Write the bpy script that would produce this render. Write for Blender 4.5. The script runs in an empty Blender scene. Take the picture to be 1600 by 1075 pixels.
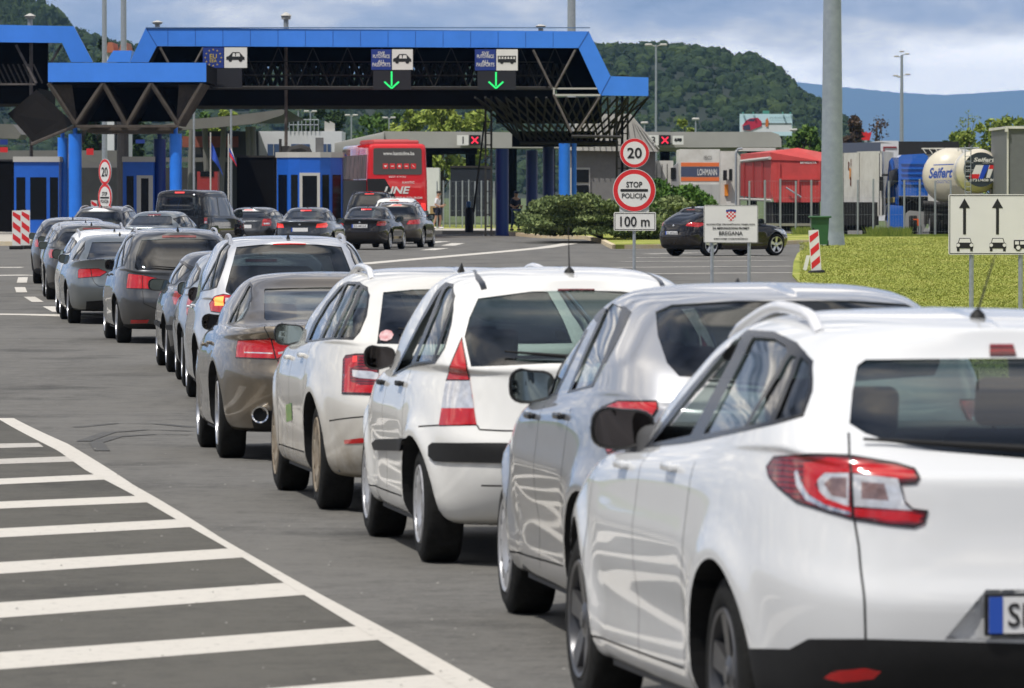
import bpy, math, random
import numpy as np
from mathutils import Vector, Matrix, noise as mnoise
random.seed(7)
SC = bpy.context.scene
COL = SC.collection
PI = math.pi
rad = math.radians
# ------------------------------------------------------------------ camera
F = 9800.0                       # focal length in pixels of the 1600 px wide photograph
H = 1.9
HOR = 300.0
ALPHA = math.atan((537.5 - HOR) / F)
cam_d = bpy.data.cameras.new("camera")
cam = bpy.data.objects.new("camera", cam_d)
COL.objects.link(cam)
cam.location = (0, 0, H)
cam.rotation_euler = (PI / 2 - ALPHA, 0, 0)
cam_d.sensor_width = 36
cam_d.lens = 36 * F / 1600
cam_d.clip_start = 1
cam_d.clip_end = 90000
cam_d.dof.use_dof = True
cam_d.dof.focus_distance = 78
cam_d.dof.aperture_fstop = 13.5
SC.camera = cam
# ------------------------------------------------------------------ light
SUN_EL, SUN_AZ = rad(60), rad(-140)   # azimuth from +Y (view direction), clockwise; behind and left of the camera
w = bpy.data.worlds.new("World"); SC.world = w; w.use_nodes = True
nt = w.node_tree; N = nt.nodes; LK = nt.links
N.clear()
out = N.new('ShaderNodeOutputWorld'); bg = N.new('ShaderNodeBackground'); bg.inputs[1].default_value = 0.11
sky = N.new('ShaderNodeTexSky'); sky.sky_type = 'NISHITA'; sky.sun_disc = False
sky.sun_elevation = SUN_EL; sky.sun_rotation = SUN_AZ
sky.air_density = 1.0; sky.dust_density = 1.2; sky.ozone_density = 1.5
tc = N.new('ShaderNodeTexCoord')
sep = N.new('ShaderNodeSeparateXYZ'); LK.new(tc.outputs['Generated'], sep.inputs[0])
def mth(op, a, b=None, c=None):
    n = N.new('ShaderNodeMath'); n.operation = op
    for i, v in enumerate((a, b, c)):
        if v is None: continue
        if isinstance(v, (int, float)): n.inputs[i].default_value = v
        else: LK.new(v, n.inputs[i])
    return n.outputs[0]
# clouds: a layer seen in perspective, flattened towards the horizon
zz = mth('ADD', mth('MAXIMUM', sep.outputs[2], 0.0), 0.045)
cx = mth('DIVIDE', sep.outputs[0], zz); cy = mth('DIVIDE', sep.outputs[1], zz)
cmb = N.new('ShaderNodeCombineXYZ'); LK.new(cx, cmb.inputs[0]); LK.new(cy, cmb.inputs[1])
n1 = N.new('ShaderNodeTexNoise'); n1.inputs['Scale'].default_value = 0.55; n1.inputs['Detail'].default_value = 9; n1.inputs['Roughness'].default_value = 0.55
n1.inputs['Distortion'].default_value = 0.35
LK.new(cmb.outputs[0], n1.inputs['Vector'])
mr = N.new('ShaderNodeMapRange'); mr.interpolation_type = 'SMOOTHSTEP'; mr.inputs[1].default_value = 0.30; mr.inputs[2].default_value = 0.50
LK.new(n1.outputs[0], mr.inputs[0])
# cloud tone: grey-lavender undersides and bright edges; fine structure near the horizon
n2 = N.new('ShaderNodeTexNoise'); n2.inputs['Scale'].default_value = 1.0; n2.inputs['Detail'].default_value = 8; n2.inputs['Roughness'].default_value = 0.6
mp = N.new('ShaderNodeMapping'); mp.inputs['Scale'].default_value = (22, 22, 58); mp.inputs['Location'].default_value = (2.3, 0.4, 0.75)
LK.new(tc.outputs['Generated'], mp.inputs[0]); LK.new(mp.outputs[0], n2.inputs['Vector'])
n3 = N.new('ShaderNodeTexNoise'); n3.inputs['Scale'].default_value = 1.5; n3.inputs['Detail'].default_value = 7
LK.new(cmb.outputs[0], n3.inputs['Vector'])
CLOUD_TONE = N.new('ShaderNodeValToRGB')
cr = CLOUD_TONE.color_ramp
cr.elements[0].position = 0.36; cr.elements[0].color = (3.5, 4.0, 5.2, 1)
cr.elements[1].position = 0.64; cr.elements[1].color = (9.6, 9.1, 8.6, 1)
e = cr.elements.new(0.52); e.color = (5.5, 5.8, 6.7, 1)
e0 = cr.elements.new(0.2); e0.color = (1.1, 1.3, 1.75, 1); e9 = cr.elements.new(0.95); e9.color = (23, 21.5, 19.5, 1)
lo_ = N.new('ShaderNodeMapRange'); lo_.inputs[1].default_value = 0.04; lo_.inputs[2].default_value = 0.14; LK.new(sep.outputs[2], lo_.inputs[0])
sel = N.new('ShaderNodeMix'); sel.data_type = 'FLOAT'; LK.new(lo_.outputs[0], sel.inputs[0]); LK.new(n2.outputs[0], sel.inputs[2]); LK.new(n3.outputs[0], sel.inputs[3]); tone = sel.outputs[0]
# the cloud deck breaks up into bright white just above the far mountains (low, towards the right)
lowb = N.new('ShaderNodeMapRange'); lowb.interpolation_type = 'SMOOTHSTEP'
lowb.inputs[1].default_value = 0.031; lowb.inputs[2].default_value = 0.017; lowb.inputs[3].default_value = 0; lowb.inputs[4].default_value = 0.34
LK.new(sep.outputs[2], lowb.inputs[0])
rgt = N.new('ShaderNodeMapRange'); rgt.interpolation_type = 'SMOOTHSTEP'
rgt.inputs[1].default_value = -0.01; rgt.inputs[2].default_value = 0.035
LK.new(sep.outputs[0], rgt.inputs[0])
tone = mth('ADD', tone, mth('MULTIPLY', lowb.outputs[0], rgt.outputs[0]))
hi_ = N.new('ShaderNodeMapRange'); hi_.inputs[1].default_value = 0.05; hi_.inputs[2].default_value = 0.25; hi_.inputs[3].default_value = 1.55; hi_.inputs[4].default_value = 2.6; LK.new(sep.outputs[2], hi_.inputs[0])
tone = mth('ADD', mth('MULTIPLY', mth('SUBTRACT', tone, 0.5), hi_.outputs[0]), 0.5)   # overhead the cloud deck is broken: dark bellies, bright gaps
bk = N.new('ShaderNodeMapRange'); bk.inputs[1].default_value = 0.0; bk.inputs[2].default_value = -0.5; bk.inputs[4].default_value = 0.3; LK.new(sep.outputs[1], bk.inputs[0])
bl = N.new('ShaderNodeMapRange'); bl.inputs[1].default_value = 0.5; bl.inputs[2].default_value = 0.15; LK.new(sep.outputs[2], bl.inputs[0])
tone = mth('SUBTRACT', tone, mth('MULTIPLY', bk.outputs[0], bl.outputs[0]))   # unseen low cloud behind the camera, added dark to dim reflections in dark paint
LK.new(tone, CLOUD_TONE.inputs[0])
mix = N.new('ShaderNodeMix'); mix.data_type = 'RGBA'
dens = mth('MINIMUM', mth('ADD', mr.outputs[0], mth('MULTIPLY', mth('LESS_THAN', sep.outputs[2], 0.12), 0.9)), 1.0)
LK.new(dens, mix.inputs['Factor'])
LK.new(sky.outputs[0], mix.inputs['A']); LK.new(CLOUD_TONE.outputs[0], mix.inputs['B'])
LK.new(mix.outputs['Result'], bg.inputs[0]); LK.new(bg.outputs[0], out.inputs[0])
sd = bpy.data.lights.new("sun", 'SUN'); sd.energy = 3.7; sd.angle = rad(0.6); sd.color = (1.0, 0.96, 0.90)
sun = bpy.data.objects.new("sun", sd); COL.objects.link(sun)
sv = Vector((math.sin(SUN_AZ) * math.cos(SUN_EL), math.cos(SUN_AZ) * math.cos(SUN_EL), math.sin(SUN_EL)))
sun.rotation_euler = sv.to_track_quat('Z', 'Y').to_euler()
SC.view_settings.view_transform = 'Standard'; SC.view_settings.look = 'None'
SC.view_settings.exposure = 0.0; SC.view_settings.gamma = 1
SC.cycles.max_bounces = 10; SC.cycles.transparent_max_bounces = 16
SC.cycles.volume_bounces = 1; SC.cycles.use_denoising = True
SC.cycles.sample_clamp_indirect = 6
# ------------------------------------------------------------------ ground shape
def sm(a, b, x):
    t = min(1.0, max(0.0, (x - a) / (b - a)))
    return t * t * (3 - 2 * t)
def zg(X, Y):
    return -0.21 * sm(36, 62, Y) * (1 - sm(85, 170, Y))
def ray(x, y):
    a = (x - 800) / F; b = -(y - 537.5) / F
    sa, ca = math.sin(ALPHA), math.cos(ALPHA)
    return Vector((a, ca + b * sa, -sa + b * ca))
def P(x, y, d):                       # pixel at depth d -> point
    r = ray(x, y); return Vector((0, 0, H)) + r * (d / r.y)
def G(x, y):                          # pixel -> point on the ground
    r = ray(x, y)
    z = 0.0
    for _ in range(60):
        d = (z - H) / r.z * r.y
        z = z * 0.5 + 0.5 * zg(0, d)
    return Vector((r.x * d / r.y, d, z))
def X_(x, d): return P(x, 300, d).x
def Z_(y, d): return P(800, y, d).z
# ------------------------------------------------------------------ materials
MATS = {}
def nodes_of(m):
    m.use_nodes = True
    return m.node_tree, m.node_tree.nodes, m.node_tree.links
def mat(name, col, rough=0.5, metal=0.0, coat=0.0, spec=0.5, var=0.0, scale=4.0, bump=0.0, bscale=30.0, emit=None, estr=0.0, trans=0.0, col2=None):
    if name in MATS: return MATS[name]
    m = bpy.data.materials.new(name); MATS[name] = m
    nt, N, L = nodes_of(m)
    b = N['Principled BSDF']
    b.inputs['Base Color'].default_value = (*col, 1); b.inputs['Roughness'].default_value = rough
    b.inputs['Metallic'].default_value = metal; b.inputs['Coat Weight'].default_value = coat
    b.inputs['Coat Roughness'].default_value = 0.03
    b.inputs['Specular IOR Level'].default_value = spec
    if trans: b.inputs['Transmission Weight'].default_value = trans
    if emit: b.inputs['Emission Color'].default_value = (*emit, 1); b.inputs['Emission Strength'].default_value = estr
    if var or col2:
        t = N.new('ShaderNodeTexCoord'); n = N.new('ShaderNodeTexNoise'); n.inputs['Scale'].default_value = scale
        n.inputs['Detail'].default_value = 6; n.inputs['Roughness'].default_value = 0.65
        L.new(t.outputs['Object'], n.inputs['Vector'])
        r = N.new('ShaderNodeValToRGB'); r.color_ramp.elements[0].position = 0.3; r.color_ramp.elements[1].position = 0.7
        c2 = col2 if col2 else tuple(c * (1 + var) for c in col)
        c1 = col if col2 else tuple(c * (1 - var) for c in col)
        r.color_ramp.elements[0].color = (*c1, 1); r.color_ramp.elements[1].color = (*c2, 1)
        L.new(n.outputs[0], r.inputs[0]); L.new(r.outputs[0], b.inputs['Base Color'])
    if bump:
        t = N.new('ShaderNodeTexCoord'); n = N.new('ShaderNodeTexNoise'); n.inputs['Scale'].default_value = bscale; n.inputs['Detail'].default_value = 5
        L.new(t.outputs['Object'], n.inputs['Vector'])
        bp = N.new('ShaderNodeBump'); bp.inputs['Strength'].default_value = bump; bp.inputs['Distance'].default_value = 0.02
        L.new(n.outputs[0], bp.inputs['Height']); L.new(bp.outputs[0], b.inputs['Normal'])
    return m
def paint(name, col, metal=0.0, rough=0.35, dirt=0.0, dirtcol=(0.16, 0.12, 0.075)):
    """car paint: base under clear coat, faint road dust low down"""
    if name in MATS: return MATS[name]
    m = bpy.data.materials.new(name); MATS[name] = m
    nt, N, L = nodes_of(m); b = N['Principled BSDF']
    b.inputs['Metallic'].default_value = metal; b.inputs['Roughness'].default_value = rough
    b.inputs['Coat Weight'].default_value = 1.0; b.inputs['Coat Roughness'].default_value = 0.02
    b.inputs['Coat IOR'].default_value = 1.5
    if not metal: b.inputs['Specular IOR Level'].default_value = 0.0
    t = N.new('ShaderNodeTexCoord')
    s = N.new('ShaderNodeSeparateXYZ'); L.new(t.outputs['Object'], s.inputs[0])
    n = N.new('ShaderNodeTexNoise'); n.inputs['Scale'].default_value = 3.5; n.inputs['Detail'].default_value = 7; n.inputs['Roughness'].default_value = 0.7
    L.new(t.outputs['Object'], n.inputs['Vector'])
    r = N.new('ShaderNodeMapRange'); r.inputs[1].default_value = 0.75; r.inputs[2].default_value = 0.15
    L.new(s.outputs[2], r.inputs[0])
    mu = N.new('ShaderNodeMath'); mu.operation = 'MULTIPLY'; L.new(r.outputs[0], mu.inputs[0]); L.new(n.outputs[0], mu.inputs[1])
    mu2 = N.new('ShaderNodeMath'); mu2.operation = 'MULTIPLY'; mu2.use_clamp = True; L.new(mu.outputs[0], mu2.inputs[0]); mu2.inputs[1].default_value = 0.35 + dirt * 2.2
    mx = N.new('ShaderNodeMix'); mx.data_type = 'RGBA'
    mx.inputs['A'].default_value = (*col, 1); mx.inputs['B'].default_value = (*dirtcol, 1)
    L.new(mu2.outputs[0], mx.inputs['Factor']); L.new(mx.outputs['Result'], b.inputs['Base Color'])
    ra = N.new('ShaderNodeMath'); ra.operation = 'MULTIPLY_ADD'; L.new(mu2.outputs[0], ra.inputs[0]); ra.inputs[1].default_value = 0.25; ra.inputs[2].default_value = 0.02
    L.new(ra.outputs[0], b.inputs['Coat Roughness'])
    return m
def glass(name, tint, opacity=0.0, refl=1.5):
    """window glass: tinted see-through with a sky reflection"""
    if name in MATS: return MATS[name]
    m = bpy.data.materials.new(name); MATS[name] = m
    nt, N, L = nodes_of(m); N.remove(N['Principled BSDF']); o = N['Material Output']
    tr = N.new('ShaderNodeBsdfTransparent'); tr.inputs[0].default_value = (*tint, 1)
    gl = N.new('ShaderNodeBsdfGlossy'); gl.inputs['Roughness'].default_value = 0.01; gl.inputs[0].default_value = (1, 1, 1, 1)
    fr = N.new('ShaderNodeFresnel'); g = N.new('ShaderNodeNewGeometry'); io = N.new('ShaderNodeMath'); io.operation = 'MULTIPLY_ADD'
    L.new(g.outputs['Backfacing'], io.inputs[0]); io.inputs[1].default_value = 1 / refl - refl; io.inputs[2].default_value = refl; L.new(io.outputs[0], fr.inputs[0])
    a = N.new('ShaderNodeMath'); a.operation = 'MULTIPLY_ADD'; a.use_clamp = True
    L.new(fr.outputs[0], a.inputs[0]); a.inputs[1].default_value = 1.35; a.inputs[2].default_value = 0.02
    mx = N.new('ShaderNodeMixShader'); L.new(a.outputs[0], mx.inputs[0]); L.new(tr.outputs[0], mx.inputs[1]); L.new(gl.outputs[0], mx.inputs[2])
    L.new(mx.outputs[0], o.inputs[0])
    return m
# ------------------------------------------------------------------ mesh builder
class MB:
    def __init__(s): s.v = []; s.f = []; s.m = []; s.cur = 0
    def add(s, vs, fs, k=None):
        b = len(s.v); s.v.extend([tuple(x) for x in vs])
        for f in fs: s.f.append(tuple(i + b for i in f)); s.m.append(s.cur if k is None else k)
        return s
    def box(s, x0, x1, y0, y1, z0, z1, k=None, M=None):
        vs = [Vector(p) for p in ((x0, y0, z0), (x1, y0, z0), (x1, y1, z0), (x0, y1, z0), (x0, y0, z1), (x1, y0, z1), (x1, y1, z1), (x0, y1, z1))]
        if M: vs = [M @ q for q in vs]
        return s.add(vs, [(3, 2, 1, 0), (4, 5, 6, 7), (0, 1, 5, 4), (1, 2, 6, 5), (2, 3, 7, 6), (3, 0, 4, 7)], k)
    def rbox(s, c, h, r=0.02, k=None, M=None, n=2):
        """rounded box centre c, half sizes h"""
        c = Vector(c); r = min(r, min(h) * 0.98)
        # sphere-expanded cube grid
        g = 2 * n
        vs = {}; out = []; idx = {}
        def pt(a, b_, ax, sg):
            d = [0, 0, 0]; d[ax] = sg
            d[(ax + 1) % 3] = math.tan(a * PI / 4); d[(ax + 2) % 3] = math.tan(b_ * PI / 4)
            return Vector(d).normalized()
        ts = [-1 + i / n for i in range(n + 1)] + [i / n for i in range(n + 1)]
        hs = [-1] * (n + 1) + [1] * (n + 1)
        fs = []
        for ax in range(3):
            for sg in (-1, 1):
                ids = []
                for i, a in enumerate(ts):
                    row = []
                    for j, b_ in enumerate(ts):
                        sa, sb = hs[i], hs[j]
                        ta = a if True else 0
                        d = pt(a if abs(a) > 0 else 0, b_, ax, sg)
                        p = [0, 0, 0]
                        p[ax] = sg * (h[ax] - r); p[(ax + 1) % 3] = sa * (h[(ax + 1) % 3] - r); p[(ax + 2) % 3] = sb * (h[(ax + 2) % 3] - r)
                        q = c + Vector(p) + d * r
                        if M: q = M @ q
                        key = tuple(round(t, 5) for t in q)
                        if key not in idx: idx[key] = len(out); out.append(q)
                        row.append(idx[key])
                    ids.append(row)
                for i in range(len(ts) - 1):
                    for j in range(len(ts) - 1):
                        f = [ids[i][j], ids[i + 1][j], ids[i + 1][j + 1], ids[i][j + 1]]
                        if sg < 0: f.reverse()
                        g_ = []
                        for t in f:
                            if t not in g_: g_.append(t)
                        if len(g_) > 2: fs.append(tuple(g_))
        return s.add(out, fs, k)
    def cyl(s, a, b, r0, r1=None, n=12, k=None, cap=True):
        a = Vector(a); b = Vector(b); r1 = r0 if r1 is None else r1
        d = (b - a).normalized(); u = d.orthogonal().normalized(); w_ = d.cross(u)
        vs = []
        for p, r in ((a, r0), (b, r1)):
            for i in range(n):
                t = 2 * PI * i / n; vs.append(p + (u * math.cos(t) + w_ * math.sin(t)) * r)
        fs = [(i, (i + 1) % n, n + (i + 1) % n, n + i) for i in range(n)]
        if cap: fs += [tuple(range(n - 1, -1, -1)), tuple(range(n, 2 * n))]
        return s.add(vs, fs, k)
    def tube(s, pts, r, n=8, k=None, cap=True):
        pts = [Vector(p) for p in pts]; R = r if isinstance(r, (list, tuple)) else [r] * len(pts)
        vs = []; u = None
        for i, p in enumerate(pts):
            d = ((pts[min(i + 1, len(pts) - 1)] - pts[max(i - 1, 0)])).normalized()
            u = d.orthogonal().normalized() if u is None else (u - d * u.dot(d)).normalized()
            w_ = d.cross(u)
            for j in range(n):
                t = 2 * PI * j / n; vs.append(p + (u * math.cos(t) + w_ * math.sin(t)) * R[i])
        fs = []
        for i in range(len(pts) - 1):
            for j in range(n): fs.append((i * n + j, i * n + (j + 1) % n, (i + 1) * n + (j + 1) % n, (i + 1) * n + j))
        if cap: fs += [tuple(range(n - 1, -1, -1)), tuple(range((len(pts) - 1) * n, len(pts) * n))]
        return s.add(vs, fs, k)
    def lathe(s, prof, c, axis='x', n=32, k=None, sgn=1):
        """prof: (radius, along) pairs revolved round an axis through c"""
        vs = []
        for (r, a) in prof:
            for j in range(n):
                t = 2 * PI * j / n
                if axis == 'x': vs.append((c[0] + a, c[1] + r * math.cos(t), c[2] + r * math.sin(t)))
                elif axis == 'y': vs.append((c[0] + r * math.cos(t), c[1] + a, c[2] + r * math.sin(t)))
                else: vs.append((c[0] + r * math.cos(t), c[1] + r * math.sin(t), c[2] + a))
        fs = []
        for i in range(len(prof) - 1):
            for j in range(n):
                f = (i * n + j, i * n + (j + 1) % n, (i + 1) * n + (j + 1) % n, (i + 1) * n + j)
                fs.append(f if sgn > 0 else f[::-1])
        return s.add(vs, fs, k)
    def prism(s, poly, a, b, plane='xz', k=None):
        """extrude a 2D polygon from a to b along the third axis"""
        def mk(p, t):
            return {'xz': (p[0], t, p[1]), 'yz': (t, p[0], p[1]), 'xy': (p[0], p[1], t)}[plane]
        n = len(poly); vs = [mk(p, a) for p in poly] + [mk(p, b) for p in poly]
        fs = [tuple(range(n)), tuple(range(2 * n - 1, n - 1, -1))] + [(i, i + n, (i + 1) % n + n, (i + 1) % n) for i in range(n)]
        return s.add(vs, fs, k)
    def quad(s, a, b, c, d, k=None): return s.add([a, b, c, d], [(0, 1, 2, 3)], k)
    def build(s, name, mats, parent=None, smooth=35, loc=None, recalc=True, normals=None):
        me = bpy.data.meshes.new(name); me.from_pydata(s.v, [], s.f)
        if not isinstance(mats, (list, tuple)): mats = [mats]
        for m in mats: me.materials.append(m)
        if len(mats) > 1: me.polygons.foreach_set('material_index', s.m)
        if recalc and normals is None:
            import bmesh
            bm = bmesh.new(); bm.from_mesh(me); bmesh.ops.recalc_face_normals(bm, faces=bm.faces); bm.to_mesh(me); bm.free()
        if smooth:
            me.polygons.foreach_set('use_smooth', [True] * len(me.polygons))
            if normals is None: me.set_sharp_from_angle(angle=rad(smooth))
        if normals is not None: me.normals_split_custom_set_from_vertices(normals)
        me.update()
        o = bpy.data.objects.new(name, me); COL.objects.link(o)
        if parent: o.parent = parent
        if loc is not None: o.location = loc
        return o
def tag(o, label=None, cat=None, group=None, kind=None):
    if label: o['label'] = label
    if cat: o['category'] = cat
    if group: o['group'] = group
    if kind: o['kind'] = kind
    return o
def empty(name, loc, rz=0, label=None, cat=None, group=None, parent=None):
    o = bpy.data.objects.new(name, None); COL.objects.link(o); o.location = loc; o.rotation_euler = (0, 0, rz)
    o.empty_display_size = 0.3
    if parent: o.parent = parent
    return tag(o, label, cat, group)
def text_mb(mb, s, center, width=None, height=0.1, right=(1, 0, 0), up=(0, 0, 1), bold=0.0, k=None, ext=0.003, shear=0):
    """lettering laid into mesh builder mb, centred at center, fitted to the width"""
    cu = bpy.data.curves.new("t", 'FONT'); cu.body = s; cu.size = 1; cu.offset = bold; cu.extrude = 0; cu.shear = shear
    cu.resolution_u = 3
    ob = bpy.data.objects.new("t", cu); COL.objects.link(ob)
    dg = bpy.context.evaluated_depsgraph_get(); me = bpy.data.meshes.new_from_object(ob.evaluated_get(dg))
    vs = [v.co.copy() for v in me.vertices]; fs = [tuple(p.vertices) for p in me.polygons]
    bpy.data.objects.remove(ob); bpy.data.curves.remove(cu); bpy.data.meshes.remove(me)
    if not vs: return
    x0 = min(v.x for v in vs); x1 = max(v.x for v in vs); y0 = min(v.y for v in vs); y1 = max(v.y for v in vs)
    sy = height / (y1 - y0); sx = sy if width is None else width / (x1 - x0)
    R = Vector(right).normalized(); U = Vector(up).normalized(); Nn = R.cross(U)
    c = Vector(center)
    pts = [c + R * ((v.x - (x0 + x1) / 2) * sx) + U * ((v.y - (y0 + y1) / 2) * sy) + Nn * ext for v in vs]
    mb.add(pts, fs, k)
# ------------------------------------------------------------------ car bodies
BLK = mat('black_plastic', (0.013, 0.013, 0.0135), 0.6, spec=.28, var=0.15, scale=20)
TRIM = mat('gloss_black_trim', (0.008, 0.008, 0.009), 0.25)
DARK = mat('dark_cavity', (0.006, 0.006, 0.006), 0.9)
SEAM = mat('panel_gap', (0.012, 0.012, 0.012), 0.7)
RUB = mat('tyre_rubber', (0.013, 0.013, 0.0125), 0.85, spec=.2, var=0.3, scale=25, bump=0.25, bscale=60)
ALU = mat('wheel_alloy', (0.55, 0.55, 0.56), 0.28, metal=0.9)
ALUD = mat('dark_alloy', (0.10, 0.10, 0.105), 0.35, metal=0.7)
CAPM = mat('silver_wheel_cover', (0.42, 0.42, 0.43), 0.35, metal=0.4)
MUDDY = mat('muddy_wheel', (0.17, 0.125, 0.08), 0.75, col2=(0.30, 0.26, 0.20), scale=9)
CHR = mat('chrome', (0.8, 0.8, 0.8), 0.08, metal=1.0)
CLOTH = mat('seat_cloth', (0.06, 0.06, 0.065), 0.9, var=0.3)
GREYIN = mat('cabin_grey', (0.06, 0.06, 0.062), 0.8)
RED = mat('lamp_red', (0.30, 0.004, 0.007), 0.1, coat=1.0, col2=(.50, .010, .012), scale=22)
REDD = mat('lamp_dark_red', (0.16, 0.004, 0.008), 0.1, coat=1.0, var=0.3, scale=18)
def lampmat(name, deep, bright, sc=26):
    m = mat(name, bright, .12, coat=1.0); nt, N, L = nodes_of(m); b = N['Principled BSDF']; t = N.new('ShaderNodeTexCoord')
    wv = N.new('ShaderNodeTexWave'); wv.wave_type = 'BANDS'; wv.bands_direction = 'Z'; wv.inputs['Scale'].default_value = sc; wv.inputs['Distortion'].default_value = 1.2; L.new(t.outputs['Object'], wv.inputs[0])
    n = N.new('ShaderNodeTexNoise'); n.inputs['Scale'].default_value = 9; n.inputs['Detail'].default_value = 3; L.new(t.outputs['Object'], n.inputs[0])
    a = N.new('ShaderNodeMath'); a.operation = 'MULTIPLY'; L.new(wv.outputs[1], a.inputs[0]); L.new(n.outputs[0], a.inputs[1])
    r = N.new('ShaderNodeValToRGB'); r.color_ramp.elements[0].position = .02; r.color_ramp.elements[1].position = .55; r.color_ramp.elements[0].color = (*deep, 1); r.color_ramp.elements[1].color = (*bright, 1)
    L.new(a.outputs[0], r.inputs[0]); L.new(r.outputs[0], b.inputs['Base Color']); return m
RED = lampmat('lamp_red_lens', (.30, .002, .004), (.66, .008, .010), 34); REDD = lampmat('lamp_dark_red_lens', (.06, .002, .004), (.26, .006, .012), 18); CLR = lampmat('lamp_clear_lens', (.30, .30, .32), (.72, .72, .74), 40)
REDL = mat('lamp_red_lit', (0.7, 0.02, 0.02), 0.2, coat=1.0, emit=(1, 0.06, 0.04), estr=.55)
ORG = mat('lamp_lit_orange', (0.9, 0.25, 0.05), 0.2, emit=(1, 0.22, 0.05), estr=2.2)
CLR = mat('lamp_clear', (0.62, 0.62, 0.64), 0.08, metal=0.35, coat=1.0, var=0.25, scale=26)
CLRD = mat('lamp_smoke', (0.25, 0.16, 0.15), 0.1, metal=0.3, coat=1.0, var=0.4, scale=30)
HEADL = mat('headlamp_clear', (0.5, 0.52, 0.55), 0.06, metal=0.6, coat=1.0)
PLW = mat('plate_white', (0.72, 0.72, 0.72), 0.4)
PLB = mat('plate_blue', (0.02, 0.08, 0.42), 0.4)
INK = mat('ink_black', (0.012, 0.012, 0.013), 0.5)
GL = glass('window_glass', (0.60, 0.70, 0.67))
GLP = glass('privacy_glass', (0.13, 0.15, 0.155))
GLM = glass('tinted_glass', (0.40, 0.50, 0.47))
GLD = glass('dark_glass', (0.03, 0.033, 0.04))
MIR = mat('mirror_glass_silvering', (0.24, 0.29, 0.30), 0.03, metal=1.0)

def pchip(xs, ys, xq):
    """monotone cubic through columns of ys (n, ...) at xs"""
    xs = np.asarray(xs, float); ys = np.asarray(ys, float); h = np.diff(xs)
    h = np.maximum(h, 1e-6); sh = (-1,) + (1,) * (ys.ndim - 1)
    d = np.diff(ys, axis=0) / h.reshape(sh); n = len(xs); m = np.zeros_like(ys)
    if n == 2: m[0] = m[1] = d[0]
    else:
        for i in range(1, n - 1):
            w1 = 2 * h[i] + h[i - 1]; w2 = h[i] + 2 * h[i - 1]
            same = d[i - 1] * d[i] > 0
            with np.errstate(all='ignore'):
                hm = (w1 + w2) / (w1 / d[i - 1] + w2 / d[i])
            m[i] = np.where(same, hm, 0)
        m[0] = d[0] * 1.2 - m[1] * 0.2; m[-1] = d[-1] * 1.2 - m[-2] * 0.2
    xq = np.asarray(xq, float); k = np.clip(np.searchsorted(xs, xq, side='right') - 1, 0, n - 2)
    t = ((xq - xs[k]) / h[k]); hh = h[k]
    shq = (-1,) + (1,) * (ys.ndim - 1); t = t.reshape(shq); hh = hh.reshape(shq)
    return ((2 * t**3 - 3 * t**2 + 1) * ys[k] + (t**3 - 2 * t**2 + t) * hh * m[k] + (-2 * t**3 + 3 * t**2) * ys[k + 1] + (t**3 - t**2) * hh * m[k + 1])

def outline(row, M):
    zr, zsr, zm, zsf, zf, wd, xr, xf, nr, nf = row
    t = np.linspace(0, PI, 801)
    a = (xf - xr) / 2; xm = (xf + xr) / 2
    nn = np.where(t < PI / 2, nr, nf)
    c = np.cos(t); s = np.sin(t)
    yl = xm - a * np.sign(c) * np.abs(c) ** (2 / nn); lat = wd * np.abs(s) ** (2 / nn)
    eff = np.maximum(wd, 0.25) * np.abs(s) ** (2 / nn)
    L = np.concatenate([[0], np.cumsum(np.hypot(np.diff(yl), np.diff(eff)))]); L /= L[-1]
    q = np.linspace(0, 1, M + 1)
    yq = np.interp(q, L, yl); lq = np.interp(q, L, lat)
    tau = (yq - xr) / (xf - xr)
    z = pchip([0, .1, .5, .88, 1], [zr, zsr, zm, zsf, zf], tau)
    return np.stack([-lq, yq, z], 1)

def round_poly(poly, r, n=4):
    out = []
    m = len(poly)
    for i in range(m):
        p = Vector(poly[i]); a = Vector(poly[i - 1]); b = Vector(poly[(i + 1) % m])
        da = (a - p); db = (b - p); ra = min(r, da.length * .45, db.length * .45)
        s = p + da.normalized() * ra; e_ = p + db.normalized() * ra
        for k in range(n + 1):
            t = k / n; out.append(tuple((1 - t) ** 2 * s + 2 * t * (1 - t) * p + t * t * e_))
    return out
def area2(p): return sum(p[i - 1][0] * p[i][1] - p[i][0] * p[i - 1][1] for i in range(len(p)))
def is_convex(p):
    s = 0
    for i in range(len(p)):
        a, b, c = p[i - 2], p[i - 1], p[i]
        cr = (b[0] - a[0]) * (c[1] - b[1]) - (b[1] - a[1]) * (c[0] - b[0])
        if abs(cr) < 1e-9: continue
        if s == 0: s = cr
        elif s * cr < 0: return False
    return True
def convex_parts(p):
    if is_convex(p): return [p]
    from mathutils.geometry import tessellate_polygon
    return [[p[i] for i in t] for t in tessellate_polygon([[Vector((a, b, 0)) for a, b in p]])]

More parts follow.
